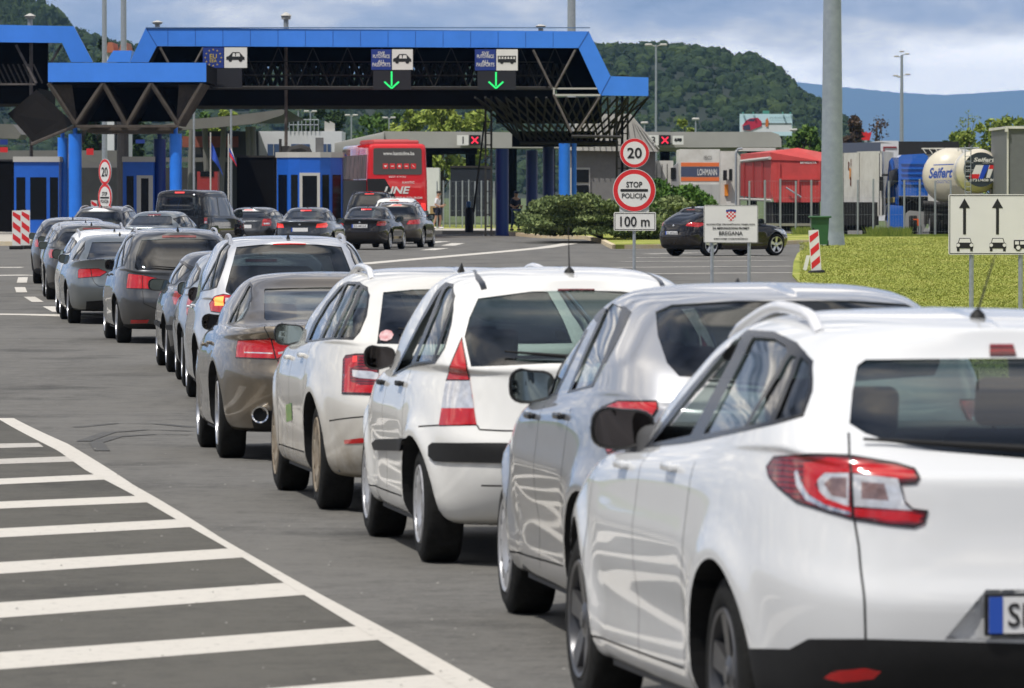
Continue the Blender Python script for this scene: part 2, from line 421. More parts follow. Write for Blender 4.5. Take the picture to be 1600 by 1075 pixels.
class Shell:
    def __init__(s, rows, M, S, crease=(), warp=None):
        ctrl = np.stack([outline(r, M) for r in rows])          # K, M+1, 3
        K = len(rows); seg = []
        cuts = [0] + sorted(crease) + [K - 1]
        grid = []
        step = np.concatenate([[0], np.cumsum(np.maximum(0.01, np.sqrt(((ctrl[1:] - ctrl[:-1]) ** 2).sum(2)).mean(1)))])
        for a, b in zip(cuts[:-1], cuts[1:]):
            q = []
            for i in range(a, b):
                n = max(1, int(round((step[i + 1] - step[i]) / S)))
                q += list(np.linspace(step[i], step[i + 1], n + 1)[:-1])
            q.append(step[b])
            g = pchip(step[a:b + 1], ctrl[a:b + 1], q)
            grid.append(g if b == K - 1 else g[:-1])
        g = np.concatenate(grid)                                # rows, M+1, 3
        if warp is not None: g = warp(g)
        dj = np.gradient(g, axis=1); dk = np.gradient(g, axis=0)
        n = np.cross(dk, dj); n /= np.maximum(1e-9, np.linalg.norm(n, axis=2, keepdims=True))
        mid = g.mean(axis=(0, 1))
        if (n[len(g) // 2, M // 2, 0]) > 0: n = -n
        n[:, 0, 0] = 0; n[:, -1, 0] = 0; n[-1, :, :] = (0, 0, 1); n[0, :, :] = (0, 0, -1)
        n /= np.maximum(1e-9, np.linalg.norm(n, axis=2, keepdims=True))
        arc = np.concatenate([np.zeros((len(g), 1)), np.cumsum(np.sqrt(((g[:, 1:, :2] - g[:, :-1, :2]) ** 2).sum(2)), axis=1)], 1)
        A = np.concatenate([g, n, arc[..., None]], 2).reshape(-1, 7)
        s.V = [list(map(float, r)) for r in A]
        W = M + 1; s.F = []; s.T = []
        for i in range(len(g) - 1):
            for j in range(M):
                s.F.append((i * W + j, i * W + j + 1, (i + 1) * W + j + 1, (i + 1) * W + j)); s.T.append(('body', 0))
    def proj(s, v, mode):
        if mode == 'side': return v[1], v[2]
        if mode in ('rear', 'front'): return -v[0], v[2]
        if mode in ('arc', 'wrap'): return v[6], v[2]
        return -v[0], v[1]
    def filt(s, f, mode):
        V = s.V; n = len(f)
        if mode == 'side': return sum(V[i][3] for i in f) / n < -0.3
        if mode == 'rear': return sum(V[i][4] for i in f) / n < -0.12
        if mode == 'front': return sum(V[i][4] for i in f) / n > 0.12
        if mode == 'arc': return max(V[i][6] for i in f) < 2.2 and sum(V[i][5] for i in f) / n < 0.9
        if mode == 'wrap': return sum(V[i][5] for i in f) / n < 0.975
        return sum(V[i][5] for i in f) / n > 0.3
    def cut(s, mode, poly, part, m=0, src=('body',)):
        for cv in convex_parts(list(poly)):
            s._cut(mode, cv, part, m, src)
    def _cut(s, mode, poly, part, m, src):
        if area2(poly) < 0: poly = poly[::-1]
        xs = [p[0] for p in poly]; ys = [p[1] for p in poly]
        x0, x1, y0, y1 = min(xs), max(xs), min(ys), max(ys)
        V = s.V; P2 = [s.proj(v, mode) for v in V]
        code = [(1 if p[0] < x0 else 0) | (2 if p[0] > x1 else 0) | (4 if p[1] < y0 else 0) | (8 if p[1] > y1 else 0) for p in P2]
        ids = []
        for k, f in enumerate(s.F):
            if s.T[k][0] not in src: continue
            c = 15
            for i in f: c &= code[i]
            if c == 0 and s.filt(f, mode): ids.append(k)
        cache = {}
        for e_ in range(len(poly)):
            a = poly[e_ - 1]; b = poly[e_]
            nx, ny = -(b[1] - a[1]), (b[0] - a[0]); L = math.hypot(nx, ny)
            if L < 1e-7: continue
            nx /= L; ny /= L; cc = -(nx * a[0] + ny * a[1]); nxt = []
            for k in ids:
                f = s.F[k]; d = [nx * P2[i][0] + ny * P2[i][1] + cc for i in f]
                if min(d) > -1e-6: nxt.append(k); continue
                if max(d) < 1e-6: continue
                ins = []; outs = []
                for q in range(len(f)):
                    i, di = f[q - 1], d[q - 1]; j, dj_ = f[q], d[q]
                    if (di > 0) != (dj_ > 0) and abs(di - dj_) > 1e-9:
                        key = (e_, i, j) if i < j else (e_, j, i)
                        if key not in cache:
                            t = di / (di - dj_); va, vb = V[i], V[j]
                            if i > j: t = 1 - t; va, vb = vb, va
                            V.append([va[c_] + (vb[c_] - va[c_]) * t for c_ in range(7)])
                            P2.append(s.proj(V[-1], mode)); cache[key] = len(V) - 1
                        ins.append(cache[key]); outs.append(cache[key])
                    (ins if dj_ > 0 else outs).append(j)
                if len(ins) > 2 and len(outs) > 2:
                    s.F[k] = tuple(ins); s.F.append(tuple(outs)); s.T.append(s.T[k]); nxt.append(k)
                elif len(ins) > 2: nxt.append(k)
            ids = nxt
        for k in ids: s.T[k] = (part, m)
    def emit(s, parts, name, mats, parent, inset=0.0, skirt=None, sides='both', extra=None, house=None, matmap=None):
        """build the faces tagged with one of parts; sides: both (one mesh) or split (left and right objects)"""
        if isinstance(parts, str): parts = (parts,)
        sel = [k for k in range(len(s.F)) if s.T[k][0] in parts]
        if not sel and extra is None: return []
        def half(sgn):
            mp = {}; vs = []; ns = []; fs = []; ms = []
            def vid(i, off):
                key = (i, off)
                if key not in mp:
                    v = s.V[i]; nl = math.sqrt(v[3]**2 + v[4]**2 + v[5]**2) or 1
                    n = (v[3] / nl, v[4] / nl, v[5] / nl)
                    vs.append((sgn * (v[0] - n[0] * off), v[1] - n[1] * off, v[2] - n[2] * off)); ns.append((sgn * n[0], n[1], n[2])); mp[key] = len(vs) - 1
                return mp[key]
            edges = {}
            for k in sel:
                f = s.F[k]; g = tuple(vid(i, inset) for i in f)
                if sgn > 0: g = g[::-1]
                fs.append(g if sgn < 0 else g); ms.append(s.T[k][1] if matmap is None else matmap[s.T[k][1]])
                for q in range(len(f)):
                    key = (min(f[q - 1], f[q]), max(f[q - 1], f[q])); edges[key] = edges.get(key, 0) + 1
            if skirt is not None:
                for (i, j), c in edges.items():
                    if c != 1: continue
                    if abs(s.V[i][0]) < 1e-4 and abs(s.V[j][0]) < 1e-4: continue
                    b = [vid(i, inset), vid(j, inset)]
                    n0 = len(vs)
                    for q in (j, i):
                        v = s.V[q]; nl = math.sqrt(v[3]**2 + v[4]**2 + v[5]**2) or 1; n = (v[3] / nl, v[4] / nl, v[5] / nl)
                        vs.append((sgn * (v[0] - n[0] * skirt), v[1] - n[1] * skirt, v[2] - n[2] * skirt)); ns.append((sgn * n[0], n[1], n[2]))
                    fs.append((b[0], b[1], n0, n0 + 1)); ms.append(0 if matmap is None else matmap[0])
            return vs, ns, fs, ms
        res = []
        packs = []
        if sides == 'both':
            vs, ns, fs, ms = half(-1 * -1)  # original left half has negative x
            v2, n2, f2, m2 = half(-1)
            o = len(vs); packs.append((vs + v2, ns + n2, fs + [tuple(i + o for i in f) for f in f2], ms + m2))
        else:
            packs.append(half(1))
            if sides == 'split': packs.append(half(-1))
        for vs, ns, fs, ms in packs:
            mb = MB(); mb.v = vs; mb.f = fs; mb.m = ms
            if extra is not None:
                ev, ef, em = extra.v, extra.f, extra.m
                o = len(mb.v); mb.v = mb.v + list(ev); mb.f = mb.f + [tuple(i + o for i in f) for f in ef]; mb.m = mb.m + list(em)
                # flat-ish normals for the added geometry
                acc = [Vector((0, 0, 0)) for _ in ev]
                for f in ef:
                    a, b, c = Vector(ev[f[0]]), Vector(ev[f[1]]), Vector(ev[f[2]]); nn = (b - a).cross(c - a)
                    for i in f: acc[i] += nn
                ns = ns + [tuple(q.normalized()) if q.length > 1e-12 else (0, 0, 1) for q in acc]
            res.append(mb.build(name, mats, parent, normals=ns))
        return res
    def wells(s, part, depth=0.32, sides=(1, -1)):
        """the inner faces behind a wheel arch opening"""
        sel = [k for k in range(len(s.F)) if s.T[k][0] == part]; edges = {}
        for k in sel:
            f = s.F[k]
            for q in range(len(f)):
                key = (min(f[q - 1], f[q]), max(f[q - 1], f[q])); edges[key] = edges.get(key, 0) + 1
        mb = MB()
        for sg in sides:
            for (i, j), c in edges.items():
                if c != 1: continue
                a, b = s.V[i], s.V[j]
                mb.add([(sg * a[0], a[1], a[2]), (sg * b[0], b[1], b[2]), (sg * (b[0] + depth), b[1], b[2]), (sg * (a[0] + depth), a[1], a[2])], [(0, 1, 2, 3)])
        return mb

def wheel(parent, x, y, R, wd, rimR, rim='spoke5', rimmat=None, sg=-1, n=40, detail=True):
    """x: outer face; sg -1 for left; tyre and rim under one wheel"""
    e_ = empty('wheel', (x, y, R), parent=parent)
    mb = MB(); h = wd
    q = 0.035
    prof = [(rimR, 0.012), (rimR + 0.01, 0.0), (rimR + (R - rimR) * .55, -0.004), (R - q * .7, 0.006), (R - q * .2, q * .4), (R, q * 1.0), (R, h * .5), (R, h - q), (R - q * .2, h - q * .4), (R - q * .7, h - .006), (rimR, h)]
    prof = [(r, -sg * a) for r, a in prof]
    mb.lathe(prof, (0, 0, 0), 'x', n)
    mb.build('tyre', RUB, e_, smooth=50)
    rb = MB(); sgn = -sg
    # barrel and lip
    rb.lathe([(rimR, 0.004), (rimR + .004, -0.002), (rimR - .012, 0.0), (rimR - .02, .02), (rimR - .03, h * .8)][0:5], (0, 0, 0), 'x', n) if False else rb.lathe([(r, sgn * a) for r, a in [(rimR + .006, 0.002), (rimR, -0.006), (rimR - .014, -0.002), (rimR - .022, .02), (rimR - .03, h * .75)]], (0, 0, 0), 'x', n)
    k = 0
    if rim.startswith('spoke'):
        ns = int(rim[5:]);
        for i in range(ns):
            a = 2 * PI * i / ns + .3
            for da in ((-.10, .10) if ns <= 5 else (0,)):
                w_ = .028 if ns <= 5 else .03
                ca, sa = math.cos(a + da), math.sin(a + da); pa, pb = -sa, ca
                r0, r1 = .05, rimR - .012
                x0, x1 = sgn * .012, sgn * .045; xr = sgn * .0
                pts = []
                for (r, ww, xx) in ((r0, w_ * .9, sgn * .02), (r1, w_ * 1.0, sgn * .002)):
                    for s_ in (-1, 1):
                        for dep in (0, sgn * .035):
                            pts.append((xx + dep, ca * r + pa * ww * s_, sa * r + pb * ww * s_))
                rb.add(pts, [(0, 2, 6, 4), (1, 5, 7, 3), (0, 4, 5, 1), (2, 3, 7, 6), (4, 6, 7, 5), (0, 1, 3, 2)])
        rb.lathe([(0.0, sgn * .006), (.03, sgn * .006), (.034, sgn * .012), (.07, sgn * .02), (.075, sgn * .05)], (0, 0, 0), 'x', 20)
    else:  # dished cover with slots
        ns = 12
        rb.lathe([(r, sgn * a) for r, a in [(0, .012), (.05, .012), (.06, .022), (rimR * .55, .002), (rimR * .62, .0)]], (0, 0, 0), 'x', n)
        for i in range(ns):
            a0 = 2 * PI * (i + .18) / ns; a1 = 2 * PI * (i + .82) / ns
            pts = []
            for r in (rimR * .60, rimR - .01):
                for a in (a0, a1):
                    for dep in (0, sgn * .02): pts.append((sgn * .001 + dep, math.cos(a) * r, math.sin(a) * r))
            rb.add(pts, [(0, 2, 6, 4), (0, 4, 5, 1), (2, 3, 7, 6), (4, 6, 7, 5)])
    o = rb.build('rim', rimmat or ALU, e_, smooth=40)
    bk = MB(); bk.lathe([(rimR - .02, sgn * .075), (.02, sgn * .075)], (0, 0, 0), 'x', 20)
    bk.build('brake_disc', DARK, e_)
    return e_

def seat(parent, x, y, z, M=CLOTH):
    mb = MB()
    T = Matrix.Translation((x, y, z)) @ Matrix.Rotation(rad(12), 4, 'X')
    mb.rbox((0, .02, .30), (.235, .055, .31), .05, M=T)
    mb.rbox((0, .0, .71), (.13, .04, .085), .035, M=T)
    mb.cyl(T @ Vector((-.06, 0, .58)), T @ Vector((-.06, 0, .68)), .007, n=6); mb.cyl(T @ Vector((.06, 0, .58)), T @ Vector((.06, 0, .68)), .007, n=6)
    mb.rbox((x, y + .27, z + .03), (.235, .25, .07), .05)
    return mb.build('seat', M, parent, smooth=60)

MIRD = mat('mirror_glass_dark', (0.05, 0.045, 0.045), 0.03, metal=1.0)
def mirror(parent, x, y, z, sg, M, sz=(.12, .085), GM=None):
    """door mirror: housing, stalk and glass facing rearward"""
    mb = MB(); w_, h_ = sz
    # housing: rounded shell, bulging forward
    rows = []
    for (t, f) in ((0, 1.0), (.012, 1.04), (.05, .98), (.09, .72), (.105, .35)):
        ring = []
        for i in range(20):
            a = 2 * PI * i / 20; c, s_ = math.cos(a), math.sin(a)
            px = (abs(c) ** .62) * math.copysign(1, c) * w_ * f; pz = (abs(s_) ** .68) * math.copysign(1, s_) * h_ * f
            if px * sg < 0: pz *= .86
            ring.append((x + px, y + t, z + pz + (h_ * .06)))
        rows.append(ring)
    vs = [p for r in rows for p in r]; fs = []
    for i in range(len(rows) - 1):
        for j in range(20): fs.append((i * 20 + j, i * 20 + (j + 1) % 20, (i + 1) * 20 + (j + 1) % 20, (i + 1) * 20 + j))
    fs.append(tuple(range((len(rows) - 1) * 20, len(rows) * 20)))
    mb.add(vs, fs, 0)
    mb.rbox((x - sg * w_ * 1.25, y + .05, z - h_ * .72), (w_ * .55, .03, .02), .015, k=1)
    ob = mb.build('door_mirror', [M, BLK], parent, smooth=50)
    g = MB(); ring = []
    for i in range(20):
        a = 2 * PI * i / 20; c, s_ = math.cos(a), math.sin(a)
        px = (abs(c) ** .62) * math.copysign(1, c) * w_ * .9; pz = (abs(s_) ** .68) * math.copysign(1, s_) * h_ * .88
        if px * sg < 0: pz *= .86
        ring.append((x + px, y + .006 - pz * .10 + sg * px * .06, z + pz + (h_ * .06)))
    g.add(ring, [tuple(range(20))]); g.build('mirror_glass', GM or MIR, ob, smooth=0)
    fr = MB(); ring2 = [((p[0] - x) * 1.1 + x, y - .002, (p[2] - z - h_ * .06) * 1.13 + z + h_ * .06) for p in ring]
    fr.add([(p[0], p[1] - .003, p[2]) for p in ring] + ring2, [(j, (j + 1) % 20, 20 + (j + 1) % 20, 20 + j) for j in range(20)])
    fr.build('mirror_rim', BLK, ob)
    return ob

def plate(parent, y, z, text='', wd=.52, ht=.115, tilt=0.0, x=0, blue=True):
    mb = MB(); T = Matrix.Translation((x, y, z)) @ Matrix.Rotation(tilt, 4, 'X')
    mb.box(-wd / 2 - .01, wd / 2 + .01, -.004, .012, -ht / 2 - .008, ht / 2 + .008, 0, T)
    mb.quad(*[T @ Vector(p) for p in ((-wd / 2, -.0065, -ht / 2), (wd / 2, -.0065, -ht / 2), (wd / 2, -.0065, ht / 2), (-wd / 2, -.0065, ht / 2))], 1)
    if blue: mb.quad(*[T @ Vector(p) for p in ((-wd / 2, -.009, -ht / 2), (-wd / 2 + .045, -.009, -ht / 2), (-wd / 2 + .045, -.009, ht / 2), (-wd / 2, -.009, ht / 2))], 2)
    o = mb.build('number_plate', [BLK, PLW, PLB], parent, smooth=0, recalc=False)
    if text:
        t = MB(); text_mb(t, text, T @ Vector((.02, -.010, 0)), wd * .84, ht * .66, bold=.012, ext=0)
        t.build('plate_lettering', INK, o, smooth=0)
    return o

def build_car(sp, label, cat, pos, yaw, pitch=0.0, group=None, name='parked_car'):
    p = dict(L=4.3, W=.89, H=1.5, ro=.85, wb=2.65, R=.315, arch=.055, M=120, S=.035, detail=2, lip=None)
    p.update(sp); L, W, Hh, ro, wb, R = p['L'], p['W'], p['H'], p['ro'], p['wb'], p['R']
    pm = p['paint']; rows = p['rows'](p) if callable(p['rows']) else p['rows']
    ra = R + p['arch']
    cyr, cyf = ro, ro + wb
    fl = p.get('flare', .018)
    def warp(g):
        x, y, z = g[..., 0], g[..., 1], g[..., 2]
        for cy in (cyr, cyf):
            r = np.hypot(y - cy, z - R * 1.0)
            k = np.exp(-((r - ra - .02) / .075) ** 2) * fl
            k *= np.clip((z - .1) / .2, 0, 1) * (np.abs(x) > W * .7)
            g[..., 0] = x - k; x = g[..., 0]
        # light scoop along the lower doors
        dr = np.clip((y - cyr - ra * .9) / .25, 0, 1) * np.clip((cyf - ra * .9 - y) / .25, 0, 1)
        g[..., 0] = x + dr * p.get('scoop', .016) * np.exp(-((z - p.get('scoopz', .46)) / .13) ** 2) - dr * .006 * np.exp(-((z - p.get('linez', .74)) / .05) ** 2)
        if 'warp' in p: g = p['warp'](g, p)
        return g
    sh = p.get('_shell') or Shell(rows, p['M'], p['S'], p.get('crease', ()), warp)
    if p.get('_shell_only'): return sh
    # openings
    root = empty(name, pos, yaw, label, cat, group)
    root.rotation_euler = (pitch, 0, yaw)
    for cy in (cyr, cyf):
        arch = [(cy + ra * math.cos(a), R * 1.0 + ra * math.sin(a)) for a in np.linspace(0, PI, 26)] + [(cy - ra, -.2), (cy + ra, -.2)]
        sh.cut('side', arch, 'arch', 0)
    for mode, poly, part, m in p.get('cuts', []):
        sh.cut(mode, poly, part, m, src=('rear_window',) if part == 'window_sticker' else (('body', 'frame', 'bumper_trim', part) if part != 'seam' else ('body',)))
    if p['detail'] >= 1:
        for mode, poly in p.get('seams', []):
            for a, b in zip(poly[:-1], poly[1:]):
                d = Vector(b) - Vector(a); n = Vector((-d.y, d.x)).normalized() * .0042 * p.get('seamw', 1)
                sh.cut(mode, [tuple(Vector(a) - n), tuple(Vector(b) - n), tuple(Vector(b) + n), tuple(Vector(a) + n)], 'seam', 0)
    bm = [pm, BLK, TRIM, SEAM]
    wl = sh.wells('arch'); wl.m = [1] * len(wl.m)
    sh.emit('body', 'body', bm, root, extra=wl)
    if any(t[0] == 'seam' for t in sh.T): sh.emit('seam', 'panel_gap', [SEAM], root, inset=.009)
    if any(t[0] == 'frame' for t in sh.T): sh.emit('frame', 'window_frame', [p.get('frame', TRIM)], root, inset=-.002, sides='split')
    for part, gm in (('side_window', p.get('gl', GL)), ('rear_window', p.get('glr', p.get('gl', GL))), ('windscreen', GL), ('quarter_window', p.get('glq', p.get('gl', GL)))):
        if any(t[0] == part for t in sh.T):
            sh.emit(part, part, [gm], root, inset=.006, sides='both' if part in ('rear_window', 'windscreen') else 'split')
    for part in sorted(set(t[0] for t in sh.T)):
        if part.startswith('side_window_'): sh.emit(part, 'side_window', [p.get('gl', GL) if not part.endswith('p') else p.get('glr', GLP)], root, inset=.006, sides='split')
    LM = [RED, CLR, REDD, REDL, ORG, CLRD, TRIM, CHR]
    if any(t[0] == 'tail_light' for t in sh.T): sh.emit('tail_light', 'tail_light', LM, root, inset=-.006, skirt=.012, sides='split')
    if any(t[0] == 'headlight' for t in sh.T): sh.emit('headlight', 'headlight', [HEADL], root, inset=-.004, skirt=.012, sides='split')
    if any(t[0] == 'bumper_trim' for t in sh.T): sh.emit('bumper_trim', 'bumper_trim', [p.get('bump', BLK)], root, inset=p.get('bump_out', -.004), skirt=.01)
    if any(t[0] == 'side_strip' for t in sh.T): sh.emit('side_strip', 'side_strip', [BLK], root, inset=-.016, skirt=.01, sides='split')
    if any(t[0] == 'recess' for t in sh.T): sh.emit('recess', 'plate_recess', [pm], root, inset=.022, skirt=-.001)
    if any(t[0] == 'grille' for t in sh.T): sh.emit('grille', 'grille', [BLK], root, inset=.01, skirt=0)
    if any(t[0] == 'fuel_flap' for t in sh.T): sh.emit('fuel_flap', 'fuel_flap', [pm], root, inset=-.002)
    if any(t[0] == 'reflector' for t in sh.T): sh.emit('reflector', 'reflector', [RED], root, inset=-.004, skirt=.01, sides='split')
    if any(t[0] == 'brake_light' for t in sh.T): sh.emit('brake_light', 'brake_light', [p.get('brk', REDD)], root, inset=-.008, skirt=.01)
    for part, (pm_, ins) in p.get('parts', {}).items():
        if any(t[0] == part for t in sh.T): sh.emit(part, part, [pm_], root, inset=ins, sides='left')
    # wheels
    tw = p.get('tw', .205); xo = W - .045 + p.get('xo', 0)
    for cy in (cyr, cyf):
        for sg in (-1, 1): wheel(root, sg * xo, cy, R, tw, R * p.get('rimf', .66), p.get('rim', 'spoke5'), p.get('rimmat', ALU), sg, n=48 if p['detail'] > 1 else 28)
    # cabin
    zb = p.get('zb', 1.0)
    cab = MB(); y0, y1 = p.get('cab', (p.get('xg', .14) + .35, L - 1.35))
    cab.box(-W * .86, W * .86, y0, y1, .24, zb - .22); cab.rbox((0, y1 - .1, zb - .16), (W * .82, .3, .12), .05)
    cab.box(-W * .9, W * .9, ro + .5, ro + wb - .45, .19, .25); cab.box(-W * .55, W * .55, .45, L - .6, .20, .24)
    if p.get('parcel'): cab.box(-W * .78, W * .78, y0, y0 + p['parcel'], zb - .22, zb - .04)
    cab.build('cabin_floor', GREYIN, root, smooth=30)
    if p['detail'] >= 1:
        yr = p.get('seats', (1.25, 2.15)); zs = zb - .62
        for yy in yr:
            for sx in (-.37, .37): seat(root, sx, yy, zs)
    # fittings found on the body's surface
    vs_ = [v[:3] for v in sh.V]; keep = [f for f, t in zip(sh.F, sh.T)]
    bv = BVHTree.FromPolygons(vs_ + [(-v[0], v[1], v[2]) for v in vs_], [f for f in keep] + [tuple(i + len(vs_) for i in f) for f in keep])
    def tz(x, y):
        r = bv.ray_cast(Vector((x, y, 5)), Vector((0, 0, -1))); return r[0].z if r[0] else Hh
    def sx_(y, z):
        r = bv.ray_cast(Vector((-5, y, z)), Vector((1, 0, 0))); return r[0].x if r[0] else -W
    def ry(x, z):
        r = bv.ray_cast(Vector((x, -5, z)), Vector((0, 1, 0))); return r[0].y if r[0] else 0
    mr_ = p.get('mir', (L - p.get('cowl', 1.0) - .42, p.get('zbf', .96) + .07, .125, .085, BLK))
    if mr_:
        for sg in (-1, 1):
            xx = sx_(mr_[0], mr_[1] - .04); mirror(root, sg * (abs(xx) + mr_[2] * 1.25), mr_[0], mr_[1], sg, mr_[4], (mr_[2], mr_[3]), p.get('mirglass'))
    if 'rails' in p:
        rx, ya, yb, rm, hh = p['rails']
        for sg in (-1, 1):
            mb = MB(); pts = []
            for i in range(15):
                t = i / 14; y = ya + (yb - ya) * t; e_ = min(t, 1 - t) / .13
                z = tz(rx, y) + hh * (1 - (1 - min(1, e_)) ** 2.2) - (.01 if e_ < .01 else 0)
                pts.append((sg * rx, y, z))
            mb.tube(pts, p.get('railr', .017), 8); mb.build('roof_rail', rm, root, smooth=60)
    if 'ant' in p:
        ay, al, at = p['ant']; z = tz(0, ay); mb = MB()
        if al > .1:
            mb.lathe([(.03, -.01), (.024, .012), (.008, .028), (0, .03)], (0, ay, z), 'z', 12); mb.tube([(0, ay, z + .02), (0, ay - al * math.sin(at), z + .02 + al * math.cos(at))], [.004, .002], 6)
        else:
            mb.add([(-.02, ay - .07, z - .01), (.02, ay - .07, z - .01), (.018, ay + .09, z - .01), (-.018, ay + .09, z - .01), (0, ay - .06, z + .055), (0, ay - .02, z + .05)], [(0, 1, 4), (1, 2, 5, 4), (3, 0, 4, 5), (2, 3, 5)])
        mb.build('antenna', BLK, root)
    for hy, hz, hm in p.get('handles', []):
        for sg in (-1, 1):
            xx = sx_(hy, hz); mb = MB()
            mb.rbox((sg * (abs(xx) + .022), hy, hz), (.009, .085, .014), .009)
            mb.rbox((sg * (abs(xx) + .008), hy - .075, hz), (.018, .012, .012), .008); mb.rbox((sg * (abs(xx) + .008), hy + .075, hz), (.018, .012, .012), .008)
            mb.build('door_handle', hm, root, smooth=60)
    if 'plate' in p:
        pz, ptx = p['plate']; plate(root, ry(0, pz) + p.get('plate_in', -.012), pz, ptx, tilt=p.get('plate_tilt', 0.0), x=p.get('plate_x', 0))
    for bx, bz, bw, bh in p.get('badges', []):
        mb = MB(); mb.rbox((bx, ry(bx, bz) - .004, bz), (bw / 2, .006, bh / 2), .004); mb.build('badge', CHR, root)
    if p.get('emblem'):
        ez = p['emblem']; mb = MB(); y_ = ry(0, ez); mb.lathe([(.0, -.008), (.03, -.008), (.036, -.004), (.038, .01)], (0, y_, ez), 'y', 18); mb.build('emblem', CHR, root, smooth=50)
    if 'wiper' in p:
        wz, wl_ = p['wiper']; mb = MB(); y0_ = ry(0, wz) - .02
        pts = [(-t * wl_, ry(-t * wl_, wz + .03 * t) - .028, wz + .035 * t) for t in (0, .33, .66, 1)]
        mb.tube(pts, [.014, .011, .008, .005], 6); mb.cyl((0, y0_ + .03, wz), (0, y0_ - .03, wz), .025, n=10)
        mb.build('wiper', BLK, root, smooth=50)
    for ex, ez, er in p.get('exhaust', []):
        mb = MB(); y = ry(ex * .9, max(ez, .42)) - .005
        mb.lathe([(er * .8, .12), (er * .82, .0), (er, -.004), (er * 1.02, .01), (er * 1.02, .14)], (ex, y, ez), 'y', 20); mb.build('exhaust', CHR, root, smooth=50)
        mb = MB(); mb.cyl((ex, y + .05, ez), (ex, y + .06, ez), er * .8, n=16); mb.build('exhaust_bore', DARK, root)
    return root, sh, p
# ------------------------------------------------------------------ body shapes
def rows_two_box(p):
    """hatchback, estate, people carrier and SUV"""
    L, W, Hh = p['L'], p['W'], p['H']; g = p.get
    zb, zbf = g('zb', 1.02), g('zbf', .96); zc = g('zc', .98); xg, xt = g('xg', .12), g('xt', .45)
    cw, wt = L - g('cowl', 1.0), L - g('wt', 1.85); nr = g('nr', 4.6); nf = g('nf', 2.8); hd = g('hood', .74)
    zbr = g('zbr', zb)                 # belt height at the very rear
    wb_, w1, w2, w3 = [W * k for k in g('wk', (.925, .885, .80, .715))]
    gnr = g('gnr', 5.0); xm = g('xm', .0)
    top = (g('ztr', Hh - .16), g('ztsr', Hh - .14), Hh - .085, Hh - .15, Hh - .09)
    belt = (zbr, zb, (zb + zbf) / 2 + .005, zbf, zc)
    R = [
        (.19, .19, .19, .19, .20, .02, .40, L - .35, 3, 3),
        (.21, .20, .20, .20, .20, W * .80, .28, L - .28, 4, 3),
        (.25, .23, .22, .22, .22, W * .93, .12, L - .13, nr, nf),
        (.34, .32, .30, .30, .30, W * .972, .05 + xm, L - .05, nr, nf),
        (.48, .50, .48, .47, .45, W * .99, .005, L, nr, nf),
        (.60, .66, .63, .60, .55, W, .0, L - .01, nr, nf),
        (.70, .78, .75, .71, .63, W * .995, g('x5', .04), L - .06, nr, nf),
        (.84, zb - .13, zb - .16, .82, hd, W * .975, g('x6', .075), L - .16, nr, nf),
        (zbr - .04, zb - .04, (zb + zbf) / 2 - .04, zbf - .04, hd + .12, W * .945, g('x7', .10), L - .55, nr, nf)]
    for f, wv in ((0, wb_), (.36, w1), (.72, w2), (1, w3)):
        z = [b + (t - b) * f for b, t in zip(belt, top)]
        fx = f ** g('rp', 1.25); ff = f
        R.append((*z, wv, xg + (xt - xg) * fx, cw + (wt - cw) * ff, gnr, 3.2))
    R.append((g('ztr', Hh - .16) + .06, Hh - .075, Hh - .035, Hh - .10, Hh - .055, W * g('wr', .60), xt + g('xr1', .04), wt - .05, gnr, 3.2))
    R.append((g('ztr', Hh - .16) + .10, Hh - .04, Hh - .008, Hh - .06, Hh - .04, W * .36, xt + .06, wt - .09, 4, 3))
    R.append((g('ztr', Hh - .16) + .11, Hh - .03, Hh, Hh - .045, Hh - .035, .0, xt + .07, wt - .10, 4, 3))
    return R
